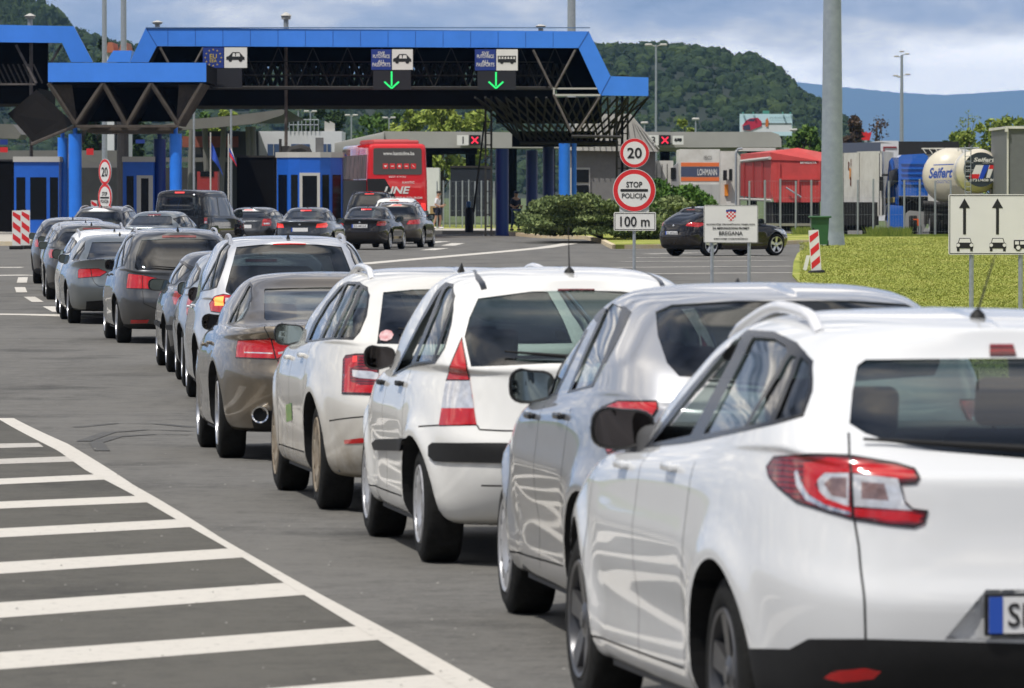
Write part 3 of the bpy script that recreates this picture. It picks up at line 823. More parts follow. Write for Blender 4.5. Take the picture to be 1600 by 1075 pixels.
def rows_saloon(p):
    """saloon, coupe and fastback: a deck behind the rear window"""
    L, W, Hh = p['L'], p['W'], p['H']; g = p.get
    zb, zbf = g('zb', .98), g('zbf', .92); zc = g('zc', .95); xg, xt = g('xg', .62), g('xt', 1.45)
    cw, wt = L - g('cowl', 1.15), L - g('wt', 1.95); nr = g('nr', 4.2); nf = g('nf', 2.7); hd = g('hood', .72)
    dk = g('deck', 1.0)
    wb_, w1, w2, w3 = [W * k for k in g('wk', (.90, .85, .76, .66))]
    top = (Hh - .11, Hh - .10, Hh - .07, Hh - .14, Hh - .08)
    R = [
        (.19, .19, .19, .19, .20, .02, .40, L - .35, 3, 3),
        (.22, .20, .20, .20, .20, W * .80, .28, L - .28, 4, 3),
        (.27, .23, .22, .22, .22, W * .93, .13, L - .13, nr, nf),
        (.36, .32, .30, .30, .30, W * .972, .05, L - .05, nr, nf),
        (.50, .50, .48, .47, .45, W * .99, .005, L, nr, nf),
        (.60, .64, .62, .60, .55, W, .0, L - .01, nr, nf),
        (.70, .76, .74, .71, .63, W * .995, .035, L - .06, nr, nf),
        (.84, .86, .84, .80, hd, W * .975, g('x6', .06), L - .16, nr, nf),
        (dk - .035, dk - .06, zb - .06, zbf - .04, hd + .10, W * .95, g('x7', .02), L - .50, nr, nf),
        (dk + .005, dk - .03, zb - .03, zbf - .02, hd + .16, W * .93, g('x8', .05), L - .75, nr, nf),
        (dk, dk - .01, zb, zbf, zc - .01, W * .915, g('x9', .22), L - g('cowl', 1.15) + .1, 3.6, 3),
        (dk + .01, zb + .0, zb + .005, zbf, zc, wb_, xg, cw, 3.4, 3.0)]
    belt = R[-1][:5]
    for f, wv in ((.36, w1), (.72, w2), (1, w3)):
        z = [b + (t - b) * f for b, t in zip(belt, top)]
        R.append((*z, wv, xg + (xt - xg) * f ** .92, cw + (wt - cw) * f, 3.6, 3.2))
    R.append((Hh - .06, Hh - .055, Hh - .03, Hh - .09, Hh - .05, W * .56, xt + .08, wt - .05, 3.4, 3.2))
    R.append((Hh - .035, Hh - .02, Hh - .008, Hh - .055, Hh - .035, W * .34, xt + .16, wt - .09, 3.2, 3))
    R.append((Hh - .03, Hh - .015, Hh, Hh - .04, Hh - .03, .0, xt + .2, wt - .10, 3, 3))
    return R

def densify(pts, step=26):
    out = []
    for i in range(len(pts)):
        a, b = pts[i], pts[(i + 1) % len(pts)]; out.append(a)
        if a[0] == 'w' or b[0] == 'w': continue
        n = int(math.hypot(b[0] - a[0], b[1] - a[1]) / step)
        out += [(a[0] + (b[0] - a[0]) * k / (n + 1), a[1] + (b[1] - a[1]) * k / (n + 1)) for k in range(1, n + 1)]
    return out
# photo tracing: a window or lamp outline is read off the photograph onto the body's own surface
from mathutils.bvhtree import BVHTree
def tracer(sh, p, pos, yaw):
    vs = [v[:3] for v in sh.V] + [(-v[0], v[1], v[2]) for v in sh.V]; n = len(sh.V)
    fs = list(sh.F) + [tuple(i + n for i in f)[::-1] for f in sh.F]
    bv = BVHTree.FromPolygons(vs, fs)
    T = Matrix.Translation(pos) @ Matrix.Rotation(yaw, 4, 'Z'); Ti = T.inverted()
    o = Ti @ Vector((0, 0, H))
    off = Vector((0, p['ro'], 0))
    def hit(px, py, mode):
        d = (Ti.to_3x3() @ ray(px, py)).normalized()
        r = bv.ray_cast(o + off, d)
        if r[0] is None:
            r = bv.find_nearest(o + off + d * ((o + off - Vector((0, 2, .8))).length))
        q = r[0]; fi = r[2]; f = fs[fi]
        if mode == 'side': return (q.y, q.z)
        if mode in ('rear', 'front'): return (-q.x if -q.x > .03 else -.05, q.z)
        if mode == 'top': return (abs(q.x), q.y)
        if mode == 'raw': return q
        # arc length by inverse distance of the face corners
        from mathutils.interpolate import poly_3d_calc
        ws = poly_3d_calc([Vector(vs[i]) for i in f], q)
        return (sum(a * sh.V[i % n][6] for a, i in zip(ws, f)), q.z)
    return hit
def place(px, py, yaw_deg, p, front=False):
    """root position (rear axle, ground) from the pixel where the rear left tyre's outer edge stands"""
    c = G(px, py); ya = rad(yaw_deg); w = p['W'] - .045
    q = Vector((c.x + w * math.cos(ya), c.y + w * math.sin(ya), c.z))
    if front: q = q - Vector((-math.sin(ya), math.cos(ya), 0)) * p['wb']; q.z = zg(q.x, q.y)
    return q, ya
ROOTS = []
def make(sp, px, py, yaw, label, cat='car', group='cars queuing for the border', name='queuing_car', trace=None, post=None, pitch=None, front=False, at=None):
    p = dict(L=4.3, W=.89, H=1.5, ro=.85, wb=2.65, R=.315, arch=.055, detail=2); p.update(sp)
    rows = p['rows'](p)
    pos, ya = place(px, py, yaw, p, front)
    if at: pos = Vector((at[0], at[1], zg(*at)))
    zf = zg(0, pos.y + p['wb']); pitch = math.atan2(zf - pos.z, p['wb'])
    if trace:
        p['rows'] = rows; p['_shell_only'] = True; sh0 = build_car(p, '', '', pos, ya); p['_shell_only'] = False; p['_shell'] = sh0
        hit = tracer(sh0, p, pos, ya)
        cuts = []
        for mode, pts, part, m in trace:
            if mode.startswith('px:'):
                md = mode[3:]; md = 'wrap' if md == 'side' and part not in ('side_strip',) else md
                if md in ('wrap', 'arc', 'rear'): pts = densify(pts)
                if part == 'tail_light' and not any(c[2] == 'tail_light' for c in cuts):
                    base = [(q[1], q[2]) if q[0] == 'w' else hit(q[0], q[1], md) for q in pts]; cuts.append((md, base, part, 6)); cuts.append((md, inset_poly(base, .007), part, m)); continue
                cuts.append((md, [(q[1], q[2]) if q[0] == 'w' else hit(q[0], q[1], md) for q in pts], part, m))
            else: cuts.append((mode, pts, part, m))
        p['cuts'] = cuts
        if 'pxseams' in p:
            p['seams'] = p.get('seams', []) + [(m_, [hit(a, b, m_) for a, b in pts]) for m_, pts in p['pxseams']]
    else: p['cuts'] = default_cuts(p) + p.get('more', [])
    sh_off = p['ro']
    p['rows'] = rows
    # shift: bodies are built from the rear bumper, roots stand at the rear axle
    root, sh, p2 = build_car(p, label, cat, pos, ya, pitch, group, name)
    for ch in root.children: ch.location.y -= sh_off
    if post:
        before = set(root.children); post(root, p2, sh)
        for ch in root.children:
            if ch not in before: ch.location.y -= sh_off
    ROOTS.append(root)
    return root, sh, p2

def inset_poly(poly, d):
    if area2(poly) < 0: poly = poly[::-1]
    out = []; m = len(poly)
    for i in range(m):
        a, p, b = Vector(poly[i - 1]), Vector(poly[i]), Vector(poly[(i + 1) % m])
        d1 = (p - a).normalized(); d2 = (b - p).normalized()
        bis = Vector((-d1.y - d2.y, d1.x + d2.x)); L = bis.length
        out.append(tuple(p + bis / max(.35, L) / max(.5, L / 2) * d))
    return out
def clip_y(poly, a, b):
    """part of a convex polygon between y=a and y=b"""
    def half(poly, c, sg):
        out = []
        for i in range(len(poly)):
            p, q = poly[i - 1], poly[i]; dp, dq = (p[0] - c) * sg, (q[0] - c) * sg
            if (dp > 0) != (dq > 0):
                t = dp / (dp - dq); out.append((p[0] + (q[0] - p[0]) * t, p[1] + (q[1] - p[1]) * t))
            if dq > 0: out.append(q)
        return out
    return half(half(poly, a, 1), b, -1)
def default_cuts(p):
    """windows, lamps and trim in the body's own metres, for the cars seen small"""
    g = p.get; L, Hh, W = p['L'], p['H'], p['W']; zb, zbf = g('zb', 1.0), g('zbf', .95)
    xt, xg = g('xt', .45), g('xg', .12); cw, wt = L - g('cowl', 1.0), L - g('wt', 1.85); zbr = g('zbr', zb); two = g('rows_kind', 2) == 2
    C = []
    e_ = g('dlo', None)
    if e_ is None:
        if two: e_ = [(cw - .28, zbf + .035), (wt - .02, Hh - .155), (wt - .35, Hh - .125), (xt + .45, Hh - .135), (xt + .10, Hh - .19), (xg + .30, zb + .13), (xg + .38, zb + .045)]
        else: e_ = [(cw - .30, zbf + .035), (wt - .02, Hh - .15), (wt - .35, Hh - .11), (xt + .25, Hh - .13), (xt - .12, Hh - .2), (xg + .55, zb + .09), (xg + .62, zb + .03)]
    C.append(('side', round_poly(e_, .06), 'frame', 0))
    inn = inset_poly(e_, .022); bp, cp = g('bp', cw - 1.35), g('cp', max(xg + .95, p['ro'] + .1))
    k = 0
    for a, b in ((bp + .03, 9), (cp + .03, bp - .03), (-9, cp - .03)):
        q = clip_y(inn, a, b)
        if len(q) > 2 and abs(area2(q)) > .02: C.append(('side', q, 'side_window_%d%s' % (k, 'p' if k and g('privacy') else ''), 0)); k += 1
    if two:
        rw = g('rwin', [(-.05, zbr + .03), (W * .70, zbr + .06), (W * .74, zbr + .12), (W * .62, Hh - .20), (W * .55, Hh - .165), (-.05, Hh - .155)])
    else:
        rw = g('rwin', [(-.05, g('deck', 1.0) + .03), (W * .66, g('deck', 1.0) + .05), (W * .54, Hh - .17), (W * .48, Hh - .13), (-.05, Hh - .12)])
    C.append(('rear', rw, 'rear_window', 0))
    ws = [(-.05, g('zc', .97) + .04), (W * .74, zbf + .06), (W * .56, Hh - .16), (-.05, Hh - .11)]
    C.append(('front', ws, 'windscreen', 0))
    for pts, m in g('lamp', [([(.56, .80), (.60, .93), (1.06, .95), (1.12, .86), (.95, .79)], 0)]): C.append(('arc', pts, 'tail_light', m))
    hl = g('hl', [(.40, .64), (.50, .73), (.84, .80), (.80, .66), (.60, .60)])
    C.append(('front', hl, 'headlight', 0))
    C.append(('front', [(-.05, .50), (.36, .50), (.40, .70), (-.05, .70)], 'grille', 0))
    C.append(('front', [(-.05, .26), (.62, .26), (.60, .40), (-.05, .40)], 'grille', 0))
    bt = g('btrim', .34)
    if bt: C.append(('arc', [(-.05, .1), (1.35, .1), (1.35, bt - .06), (.95, bt), (-.05, bt)], 'bumper_trim', 0))
    if g('brk3', True): C.append(('rear', g('brkpoly', [(-.05, Hh - .118), (.17, Hh - .118), (.17, Hh - .09), (-.05, Hh - .09)]), 'brake_light', 0))
    return C
# ------------------------------------------------------------------ the queue
WHITE = paint('white_paint', (0.645, 0.655, 0.665))
CREAM = paint('dusty_white_paint', (0.64, 0.63, 0.60), dirt=.6, dirtcol=(.24, .19, .12))
WHITE2 = paint('warm_white_paint', (0.74, 0.735, 0.71))
SILV = paint('silver_paint', (0.44, 0.445, 0.46), metal=.75, rough=.32)
SILVB = paint('blue_silver_paint', (0.36, 0.41, 0.47), metal=.8, rough=.3)
TAUPE = paint('taupe_metallic_paint', (0.215, 0.18, 0.135), metal=.85, rough=.3)
GREY = paint('grey_metallic_paint', (0.085, 0.088, 0.092), metal=.8, rough=.32)
STEEL = paint('steel_grey_paint', (0.21, 0.235, 0.245), metal=.8, rough=.3)
DGREY = paint('dark_grey_paint', (0.05, 0.053, 0.057), metal=.7, rough=.3)
BLACK = paint('black_paint', (0.009, 0.009, 0.011), rough=.25)
WSILV = paint('pale_silver_paint', (0.62, 0.63, 0.65), metal=.55, rough=.35)
def Zm(x0, y0, sc):
    return lambda *pts: [(x0 + a / sc, y0 + b / sc) for a, b in pts]
RAILW = paint('rail_white', (0.72, 0.72, 0.73))
RAILS = mat('rail_satin_aluminium', (0.6, 0.6, 0.62), 0.3, metal=.8)

# 1 nearest: white estate
z = Zm(880, 440, 1.693)
sp = dict(rows=rows_two_box, paint=WHITE, L=4.56, W=.905, H=1.51, ro=.94, wb=2.70, R=.325, xg=.14, xt=.62, zb=1.10, zbf=.97, M=150, S=.03,
          rim='spoke5', rimmat=ALUD, zbr=1.03, cowl=1.05, wt=1.95, nf=3.8, gl=GLM, glr=GLM, emblem=.90, rails=(.53, .98, 2.5, RAILW, .035), railr=.021, ant=(.98, .3, .9),
          plate=(.575, 'SK 748-KM'), plate_x=.055, mirglass=MIRD, wiper=(1.085, .55), mir=(3.12, 1.045, .115, .078, TRIM), handles=[(2.62, .94, WHITE), (1.72, .97, WHITE)],
          seams=[('side', [(1.38, 1.0), (1.42, .70), (1.50, .50), (1.52, .28)]), ('side', [(2.30, 1.02), (2.36, .28)]), ('side', [(3.28, .96), (3.30, .28)]), ('side', [(1.55, .30), (3.28, .29)])])
sp['pxseams'] = [('arc', z((755, 400), (757, 470), (765, 600), (782, 700), (800, 945)))]
T1 = [('px:side', z((215, 440), (300, 325), (400, 205), (490, 128), (560, 133), (620, 162), (662, 210), (660, 290), (636, 357), (560, 378), (450, 402), (330, 427)), 'frame', 0),
      ('px:side', z((236, 428), (452, 155), (476, 146), (338, 406)), 'hole', 0),
      ('px:side', z((372, 403), (503, 148), (560, 152), (588, 170), (594, 188), (480, 383)), 'side_window_1', 0),
      ('px:side', z((490, 381), (603, 195), (618, 200), (548, 369)), 'side_window_2', 0),
      ('px:side', z((562, 367), (630, 198), (650, 218), (650, 280), (630, 350)), 'side_window_3', 0),
      ('px:rear', z((757, 375), (765, 290), (778, 222), (800, 206), (1100, 203), (1360, 203), (1360, 482), (1219, 472), (1000, 450), (870, 425), (800, 402)), 'rear_window', 0),
      ('px:rear', z((1128, 168), (1196, 168), (1196, 197), (1128, 197)), 'brake_light', 0),
      ('px:arc', z((540, 490), (560, 462), (640, 455), (760, 460), (880, 480), (930, 495), (945, 520), (935, 535), (895, 537), (905, 580), (925, 600), (965, 605), (957, 640), (930, 652), (860, 645), (770, 630), (700, 610), (620, 585), (570, 545), (545, 515)), 'tail_light', 2),
      ('px:arc', z((640, 480), (700, 468), (880, 490), (925, 502), (932, 520), (890, 522), (760, 506), (690, 508), (668, 540), (700, 575), (770, 600), (920, 612), (948, 618), (940, 636), (860, 632), (770, 618), (690, 592), (640, 550)), 'tail_light', 0),
      ('px:arc', z((615, 505), (622, 498), (632, 530), (652, 565), (700, 592), (762, 610), (762, 618), (700, 604), (645, 578), (620, 540)), 'tail_light', 7),
      ('px:arc', z((676, 525), (695, 507), (757, 508), (757, 595), (700, 575), (680, 555)), 'tail_light', 1),
      ('px:arc', z((692, 535), (712, 518), (752, 519), (752, 575), (712, 566)), 'tail_light', 5),
      ('px:arc', z((768, 510), (885, 522), (890, 540), (905, 590), (925, 606), (768, 594)), 'tail_light', 1),
      ('px:arc', z((790, 530), (850, 535), (862, 580), (790, 575)), 'tail_light', 5),
      ('px:arc', z((757, 460), (765, 461), (773, 630), (765, 628)), 'tail_light', 6),
      ('px:arc', z((478, 970), (600, 972), (650, 945), (800, 945), (1337, 960)) + [('w', -.05, .1), ('w', 1.6, .1)], 'bumper_trim', 0),
      ('px:rear', z((1010, 945), (1118, 815), (1360, 815), (1360, 950)), 'recess', 0),
      ('px:arc', z((690, 1048), (715, 1030), (800, 1022), (842, 1030), (822, 1050), (740, 1060)), 'reflector', 0),
      ('front', [(-.05, 1.0), (.66, 1.02), (.50, 1.32), (-.05, 1.37)], 'windscreen', 0)]
CAR1 = make(sp, 1130, 1209, 9.4, 'white estate car nearest the camera, cut off by the right edge, lamps unlit', 'car', trace=T1)

# 2 silver hatchback
z = Zm(740, 400, 1.8536)
sp = dict(rows=rows_two_box, paint=SILV, L=4.05, W=.875, H=1.52, ro=.72, wb=2.59, R=.31, xg=.16, xt=.50, zb=1.10, zbf=.98, M=120, rim='cover', rimmat=CAPM, zbr=1.05, cowl=.95, wt=1.75, nf=3.6,
          gl=GL, glr=GLP, emblem=.95, wiper=(1.11, .45), mir=(2.72, 1.04, .10, .078, BLK), handles=[(2.25, .93, TRIM), (1.35, .96, TRIM)], ant=(2.0, .05, 0), flare=.03, rimf=.68, plate=(.80, ''),
          seams=[('side', [(1.15, 1.0), (1.22, .70), (1.34, .35)]), ('side', [(2.02, 1.0), (2.06, .28)]), ('side', [(2.92, .96), (2.95, .28)]), ('side', [(1.34, .33), (2.95, .30)])], seats=(1.2, 2.0))
T2 = [('px:side', z((178, 424), (235, 300), (300, 200), (352, 133), (330, 215), (268, 345), (240, 400)), 'frame', 0),
      ('px:side', z((188, 414), (240, 305), (302, 208), (345, 146), (325, 212), (262, 345), (236, 396)), 'side_window_0', 0),
      ('px:side', z((272, 397), (320, 280), (378, 150), (400, 128), (440, 146), (458, 162), (405, 270), (345, 380)), 'frame', 0),
      ('px:side', z((284, 389), (328, 280), (385, 155), (402, 136), (432, 150), (385, 280), (342, 372)), 'side_window_1', 0),
      ('px:rear', [(1024, 487), (1028, 525), (1042, 567), (1061, 588), (1310, 604), (1320, 470), (1150, 470), (1050, 476)], 'rear_window', 0),
      ('px:arc', z((372, 437), (420, 418), (532, 420), (535, 445), (500, 500), (425, 560), (390, 573), (378, 548)), 'tail_light', 0),
      ('px:arc', z((420, 470), (500, 470), (480, 505), (430, 535)), 'tail_light', 1),
      ('front', [(-.05, 1.02), (.62, 1.03), (.48, 1.36), (-.05, 1.41)], 'windscreen', 0)]
CAR2 = make(sp, 790, 958, 7.6, 'silver hatchback, second nearest, its driver in a blue cap', 'car', trace=T2, front=True)

# 3 white hatchback with tall three-colour lamps
z = Zm(540, 380, 2.067)
sp = dict(rows=rows_two_box, paint=WHITE2, L=3.85, W=.835, H=1.51, ro=.72, wb=2.446, R=.298, xg=.10, xt=.52, zb=1.03, zbf=.95, M=130, S=.03, rim='cover', rimmat=CAPM, rimf=.66, zbr=1.0, cowl=.85, wt=1.65, nf=3.6,
          gl=GL, glr=GL, mirglass=MIRD, mir=(2.58, 1.0, .085, .066, BLK), handles=[(2.20, .88, BLK), (1.32, .90, BLK)], ant=(.80, .22, -.18), bump_out=-.012, flare=.028, emblem=.88, wiper=(1.06, .42), wk=(.94, .905, .83, .73),
          seams=[('side', [(2.0, 1.0), (2.02, .28)]), ('side', [(2.85, .95), (2.88, .30)]), ('side', [(1.12, .98), (1.12, .72), (1.22, .30)]), ('side', [(1.22, .31), (2.88, .30)]), ('rear', [(-.05, .42), (.55, .42)])], seats=(1.15, 1.9))
sp['pxseams'] = [('arc', z((425, 588), (432, 602), (510, 606), (700, 606))), ('arc', z((235, 592), (300, 588), (424, 586)))]
T3 = [('px:side', z((150, 430), (180, 370), (240, 250), (290, 160), (325, 126), (350, 133), (355, 170), (343, 260), (322, 340), (290, 388), (205, 402)), 'frame', 0),
      ('px:side', z((162, 418), (240, 265), (297, 168), (312, 148), (306, 160), (212, 390)), 'hole', 0),
      ('px:side', z((228, 383), (322, 150), (335, 138), (346, 145), (346, 185), (280, 380)), 'side_window_1', 0),
      ('px:side', z((292, 377), (347, 205), (340, 262), (318, 338)), 'side_window_2', 0),
      ('px:rear', z((428, 178), (600, 156), (800, 150), (800, 388), (660, 388), (500, 396), (405, 399), (384, 302), (400, 240)), 'rear_window', 0),
      ('px:rear', z((685, 150), (800, 148), (800, 166), (685, 168)), 'brake_light', 0),
      ('px:arc', z((377, 303), (403, 445), (326, 445), (345, 380)), 'tail_light', 0),
      ('px:arc', z((403, 445), (416, 533), (312, 533), (326, 445)), 'tail_light', 1),
      ('px:arc', z((416, 533), (424, 586), (304, 588), (312, 533)), 'tail_light', 0),
      ('px:arc', z((272, 655), (285, 644), (600, 648), (800, 650), (800, 712), (600, 712), (290, 705), (272, 688)), 'bumper_trim', 0),
      ('px:side', z((92, 645), (105, 633), (207, 630), (207, 670), (100, 667)), 'side_strip', 0),
      ('px:top', z((384, 84), (398, 82), (425, 98), (445, 120), (457, 148), (438, 152), (420, 118)), 'frame', 0),
      ('front', [(-.05, 1.0), (.60, 1.01), (.48, 1.35), (-.05, 1.40)], 'windscreen', 0)]
CAR3 = make(sp, 655, 878, 7.6, 'small white hatchback with tall red and clear tail lamps and black bumper strip', 'car', trace=T3)

# 4 dusty white estate
z = Zm(400, 380, 2.444)
sp = dict(rows=rows_two_box, paint=CREAM, L=4.66, W=.905, H=1.45, ro=1.0, wb=2.69, R=.325, xg=.16, xt=.58, zb=1.03, zbf=.96, M=120, S=.032, rim='cover', rimmat=MUDDY, rimf=.68, zbr=1.0, cowl=1.1, wt=2.0, nf=3.6,
          gl=GL, glr=GLP, emblem=.9, wiper=(1.06, .45), mir=(3.10, 1.01, .095, .07, TRIM), handles=[(2.55, .88, CREAM), (1.68, .91, CREAM)], rails=(.53, .95, 2.5, RAILW, .035), railr=.02, ant=(.9, .05, 0), plate=(.80, ''), parts={'door_sticker': (mat('sticker_green', (.05, .32, .12), .5, col2=(.35, .38, .08), scale=12), -.003), 'window_sticker': (mat('sticker_pale', (.65, .55, .55), .5, col2=(.45, .12, .13), scale=30), -.001)},
          seams=[('side', [(2.30, 1.0), (2.34, .28)]), ('side', [(3.22, .95), (3.24, .30)]), ('side', [(1.40, 1.0), (1.42, .72), (1.55, .30)]), ('side', [(1.5, .32), (3.24, .31)])], seats=(1.6, 2.5))
sp['pxseams'] = [('arc', z((280, 680), (340, 672), (405, 666), (600, 664)))]
T4 = [('px:side', z((188, 377), (215, 310), (270, 220), (320, 163), (352, 146), (397, 148), (428, 168), (436, 200), (424, 280), (398, 342), (372, 372), (300, 368)), 'frame', 0),
      ('px:side', z((202, 369), (225, 315), (278, 225), (330, 165), (341, 158), (240, 366)), 'side_window_0', 0),
      ('px:side', z((252, 364), (350, 155), (384, 158), (288, 361)), 'side_window_1', 0),
      ('px:side', z((298, 362), (392, 160), (402, 163), (314, 363)), 'side_window_2', 0),
      ('px:side', z((324, 363), (412, 172), (428, 188), (426, 215), (410, 300), (382, 358)), 'side_window_3', 0),
      ('px:rear', z((487, 188), (600, 178), (830, 172), (830, 388), (600, 389), (462, 387)), 'rear_window', 0),
      ('px:arc', z((335, 445), (345, 430), (385, 424), (470, 424), (470, 545), (452, 584), (330, 578)), 'tail_light', 2),
      ('px:arc', z((345, 445), (390, 432), (390, 470), (362, 480), (362, 530), (400, 545), (460, 545), (448, 575), (340, 570)), 'tail_light', 0),
      ('px:arc', z((372, 435), (388, 432), (388, 455), (372, 458)), 'tail_light', 3),
      ('px:arc', z((370, 487), (440, 492), (470, 500), (470, 524), (400, 518), (372, 512)), 'tail_light', 1),
      ('px:side', z((115, 612), (137, 606), (139, 672), (117, 677)), 'door_sticker', 0),
      ('px:rear', z((470, 356), (478, 342), (497, 333), (517, 337), (526, 352), (518, 368), (498, 377), (476, 373)), 'window_sticker', 0),
      ('px:arc', z((338, 754), (400, 747), (470, 745), (470, 762), (400, 766), (340, 769)), 'reflector', 0),
      ('front', [(-.05, 1.0), (.64, 1.0), (.50, 1.30), (-.05, 1.34)], 'windscreen', 0)]
CAR4 = make(sp, 495, 795, 7.4, 'dusty white estate with mud on its wheels and a green door sticker', 'car', trace=T4)

# 5 taupe fastback
z = Zm(280, 380, 2.829)
sp = dict(rows=rows_saloon, rows_kind=1, paint=TAUPE, L=4.66, W=.925, H=1.385, ro=1.02, wb=2.75, R=.335, zb=.98, zbf=.93, M=130, S=.03, rim='spoke5', rimmat=ALU, deck=.99, xg=.55, xt=1.45, cowl=1.25, wt=2.1,
          gl=GL, glr=GLP, mirglass=MIRD, mir=(3.05, .99, .10, .065, BLK), handles=[(2.35, .83, TAUPE), (1.62, .85, TAUPE)], exhaust=[(-.62, .34, .062), (.62, .34, .062)], nf=3.4, plate=(.72, ''), emblem=.90, rimf=.7,
          seams=[('side', [(2.1, .95), (2.14, .28)]), ('side', [(3.15, .93), (3.18, .30)]), ('side', [(1.40, .95), (1.45, .70), (1.6, .30)])], seats=(1.9, 2.75), zbr=.99)
sp['pxseams'] = [('arc', z((372, 350), (376, 380), (392, 410), (412, 460), (440, 535), (446, 556)))]
T5 = [('px:side', z((213, 357), (240, 298), (290, 208), (316, 166), (325, 180), (325, 240), (308, 292), (283, 338), (245, 358)), 'frame', 0),
      ('px:side', z((222, 350), (245, 300), (268, 262), (240, 352)), 'side_window_0', 0),
      ('px:side', z((246, 352), (272, 256), (312, 184), (318, 190), (318, 238), (300, 290), (278, 332)), 'side_window_1', 0),
      ('px:rear', z((376, 206), (380, 198), (600, 192), (800, 190), (800, 346), (600, 344), (385, 343), (376, 332)), 'rear_window', 0),
      ('px:arc', z((262, 432), (400, 428), (480, 438), (530, 455), (482, 495), (436, 521), (340, 518), (252, 513), (255, 470)), 'tail_light', 0),
      ('px:arc', z((290, 486), (415, 492), (415, 497), (290, 491)), 'tail_light', 1),
      ('px:arc', z((438, 490), (500, 478), (490, 486), (440, 500)), 'tail_light', 1),
      ('px:arc', z((405, 428), (411, 429), (432, 520), (426, 521)), 'tail_light', 6),
      ('px:rear', z((322, 790), (340, 758), (372, 748), (800, 745), (800, 900), (340, 880)), 'bumper_trim', 0),
      ('front', [(-.05, .98), (.64, .97), (.48, 1.22), (-.05, 1.28)], 'windscreen', 0)]
CAR5 = make(sp, 340, 715, 5.8, 'taupe metallic coupe with wide red tail lamps and round exhaust', 'car', trace=T5)

# 6 pale silver people carrier
z = Zm(220, 330, 3.7075)
sp = dict(rows=rows_two_box, paint=WSILV, L=4.79, W=.93, H=1.68, ro=.98, wb=2.85, R=.335, xg=.12, xt=.62, zb=1.09, zbf=1.0, M=90, S=.045, zbr=1.03, cowl=1.0, wt=2.1, nf=3.6,
          gl=GLP, glr=GLP, mirglass=MIRD, mir=(3.45, 1.06, .11, .075, BLK), handles=[(2.9, .95, WSILV), (1.9, .98, WSILV)], rails=(.56, .95, 2.8, RAILS, .04), ant=(.95, .05, 0), brk=REDL, plate=(.78, ''),
          seams=[('side', [(2.55, 1.0), (2.58, .28)]), ('side', [(3.55, 1.0), (3.58, .30)])], seats=(1.9, 2.8))
T6 = [('px:side', z((340, 472), (400, 350), (470, 213), (512, 172), (522, 200), (482, 330), (442, 442), (400, 458)), 'frame', 0),
      ('px:side', z((352, 460), (405, 352), (440, 280), (398, 450)), 'side_window_0', 0),
      ('px:side', z((404, 448), (446, 272), (476, 214), (505, 185), (512, 202), (474, 328), (436, 436)), 'side_window_1', 0),
      ('px:rear', z((555, 207), (700, 193), (940, 188), (940, 484), (520, 484), (492, 470), (490, 455)), 'rear_window', 0),
      ('rear', [(-.05, 1.575), (.16, 1.57), (.16, 1.60), (-.05, 1.605)], 'brake_light', 0),
      ('px:arc', z((398, 535), (430, 492), (480, 480), (560, 490), (560, 520), (492, 592), (408, 582)), 'tail_light', 0),
      ('px:arc', z((425, 510), (440, 498), (482, 495), (482, 548), (430, 548)), 'tail_light', 4),
      ('px:arc', z((492, 503), (545, 505), (535, 545), (492, 548)), 'tail_light', 1),
      ('arc', [(-.05, .1), (1.35, .1), (1.35, .34), (-.05, .42)], 'bumper_trim', 0),
      ('front', [(-.05, 1.06), (.68, 1.04), (.52, 1.46), (-.05, 1.52)], 'windscreen', 0)]
CAR6 = make(sp, 292, 620, 5.2, 'pale silver people carrier with roof rails and lit tail lamp', 'car', trace=T6, front=True)

# 9 grey people carrier
z = Zm(0, 300, 4.48)
sp = dict(rows=rows_two_box, paint=GREY, L=4.4, W=.90, H=1.60, ro=.84, wb=2.68, R=.32, xg=.10, xt=.46, zb=1.05, zbf=.98, M=80, S=.05, zbr=.99, cowl=.9, wt=1.8, nf=3.6, emblem=.88, plate=(.74, ''), wiper=(1.05, .42),
          gl=GLP, glr=GLD, mirglass=MIRD, mir=(3.1, 1.06, .10, .075, BLK), handles=[(2.6, .93, GREY), (1.7, .95, GREY)], rails=(.56, .85, 2.6, RAILS, .04), ant=(.80, .05, 0), seats=(1.6, 2.5),
          seams=[('side', [(2.3, 1.0), (2.32, .28)])])
T9 = [('px:side', z((798, 545), (830, 430), (880, 328), (928, 296), (944, 310), (908, 430), (872, 518), (820, 534)), 'frame', 0),
      ('px:side', z((810, 535), (838, 430), (868, 365), (846, 520)), 'side_window_0', 0),
      ('px:side', z((852, 518), (876, 350), (926, 306), (934, 314), (898, 430), (866, 508)), 'side_window_1', 0),
      ('px:rear', z((990, 335), (1275, 322), (1275, 553), (960, 546), (942, 530), (955, 440)), 'rear_window', 0),
      ('px:rear', z((1135, 305), (1275, 303), (1275, 318), (1135, 320)), 'brake_light', 0),
      ('px:arc', z((897, 575), (905, 568), (1000, 580), (1095, 600), (1117, 640), (1060, 680), (885, 676)), 'tail_light', 0),
      ('px:arc', z((996, 580), (1000, 580), (1000, 680), (996, 680)), 'tail_light', 6),
      ('px:arc', z((915, 895), (1045, 893), (1030, 918), (915, 920)), 'reflector', 0),
      ('px:arc', z((860, 925), (1275, 925)) + [('w', -.05, .1), ('w', 1.4, .1)], 'bumper_trim', 0),
      ('front', [(-.05, 1.03), (.68, 1.02), (.52, 1.42), (-.05, 1.48)], 'windscreen', 0)]
sp['pxseams'] = [('arc', z((998, 690), (1005, 780), (1110, 825), (1275, 830)))]
CAR9 = make(sp, 182, 535.5, 7.2, 'dark grey people carrier with roof rails, clouds mirrored in its rear window', 'car', trace=T9)

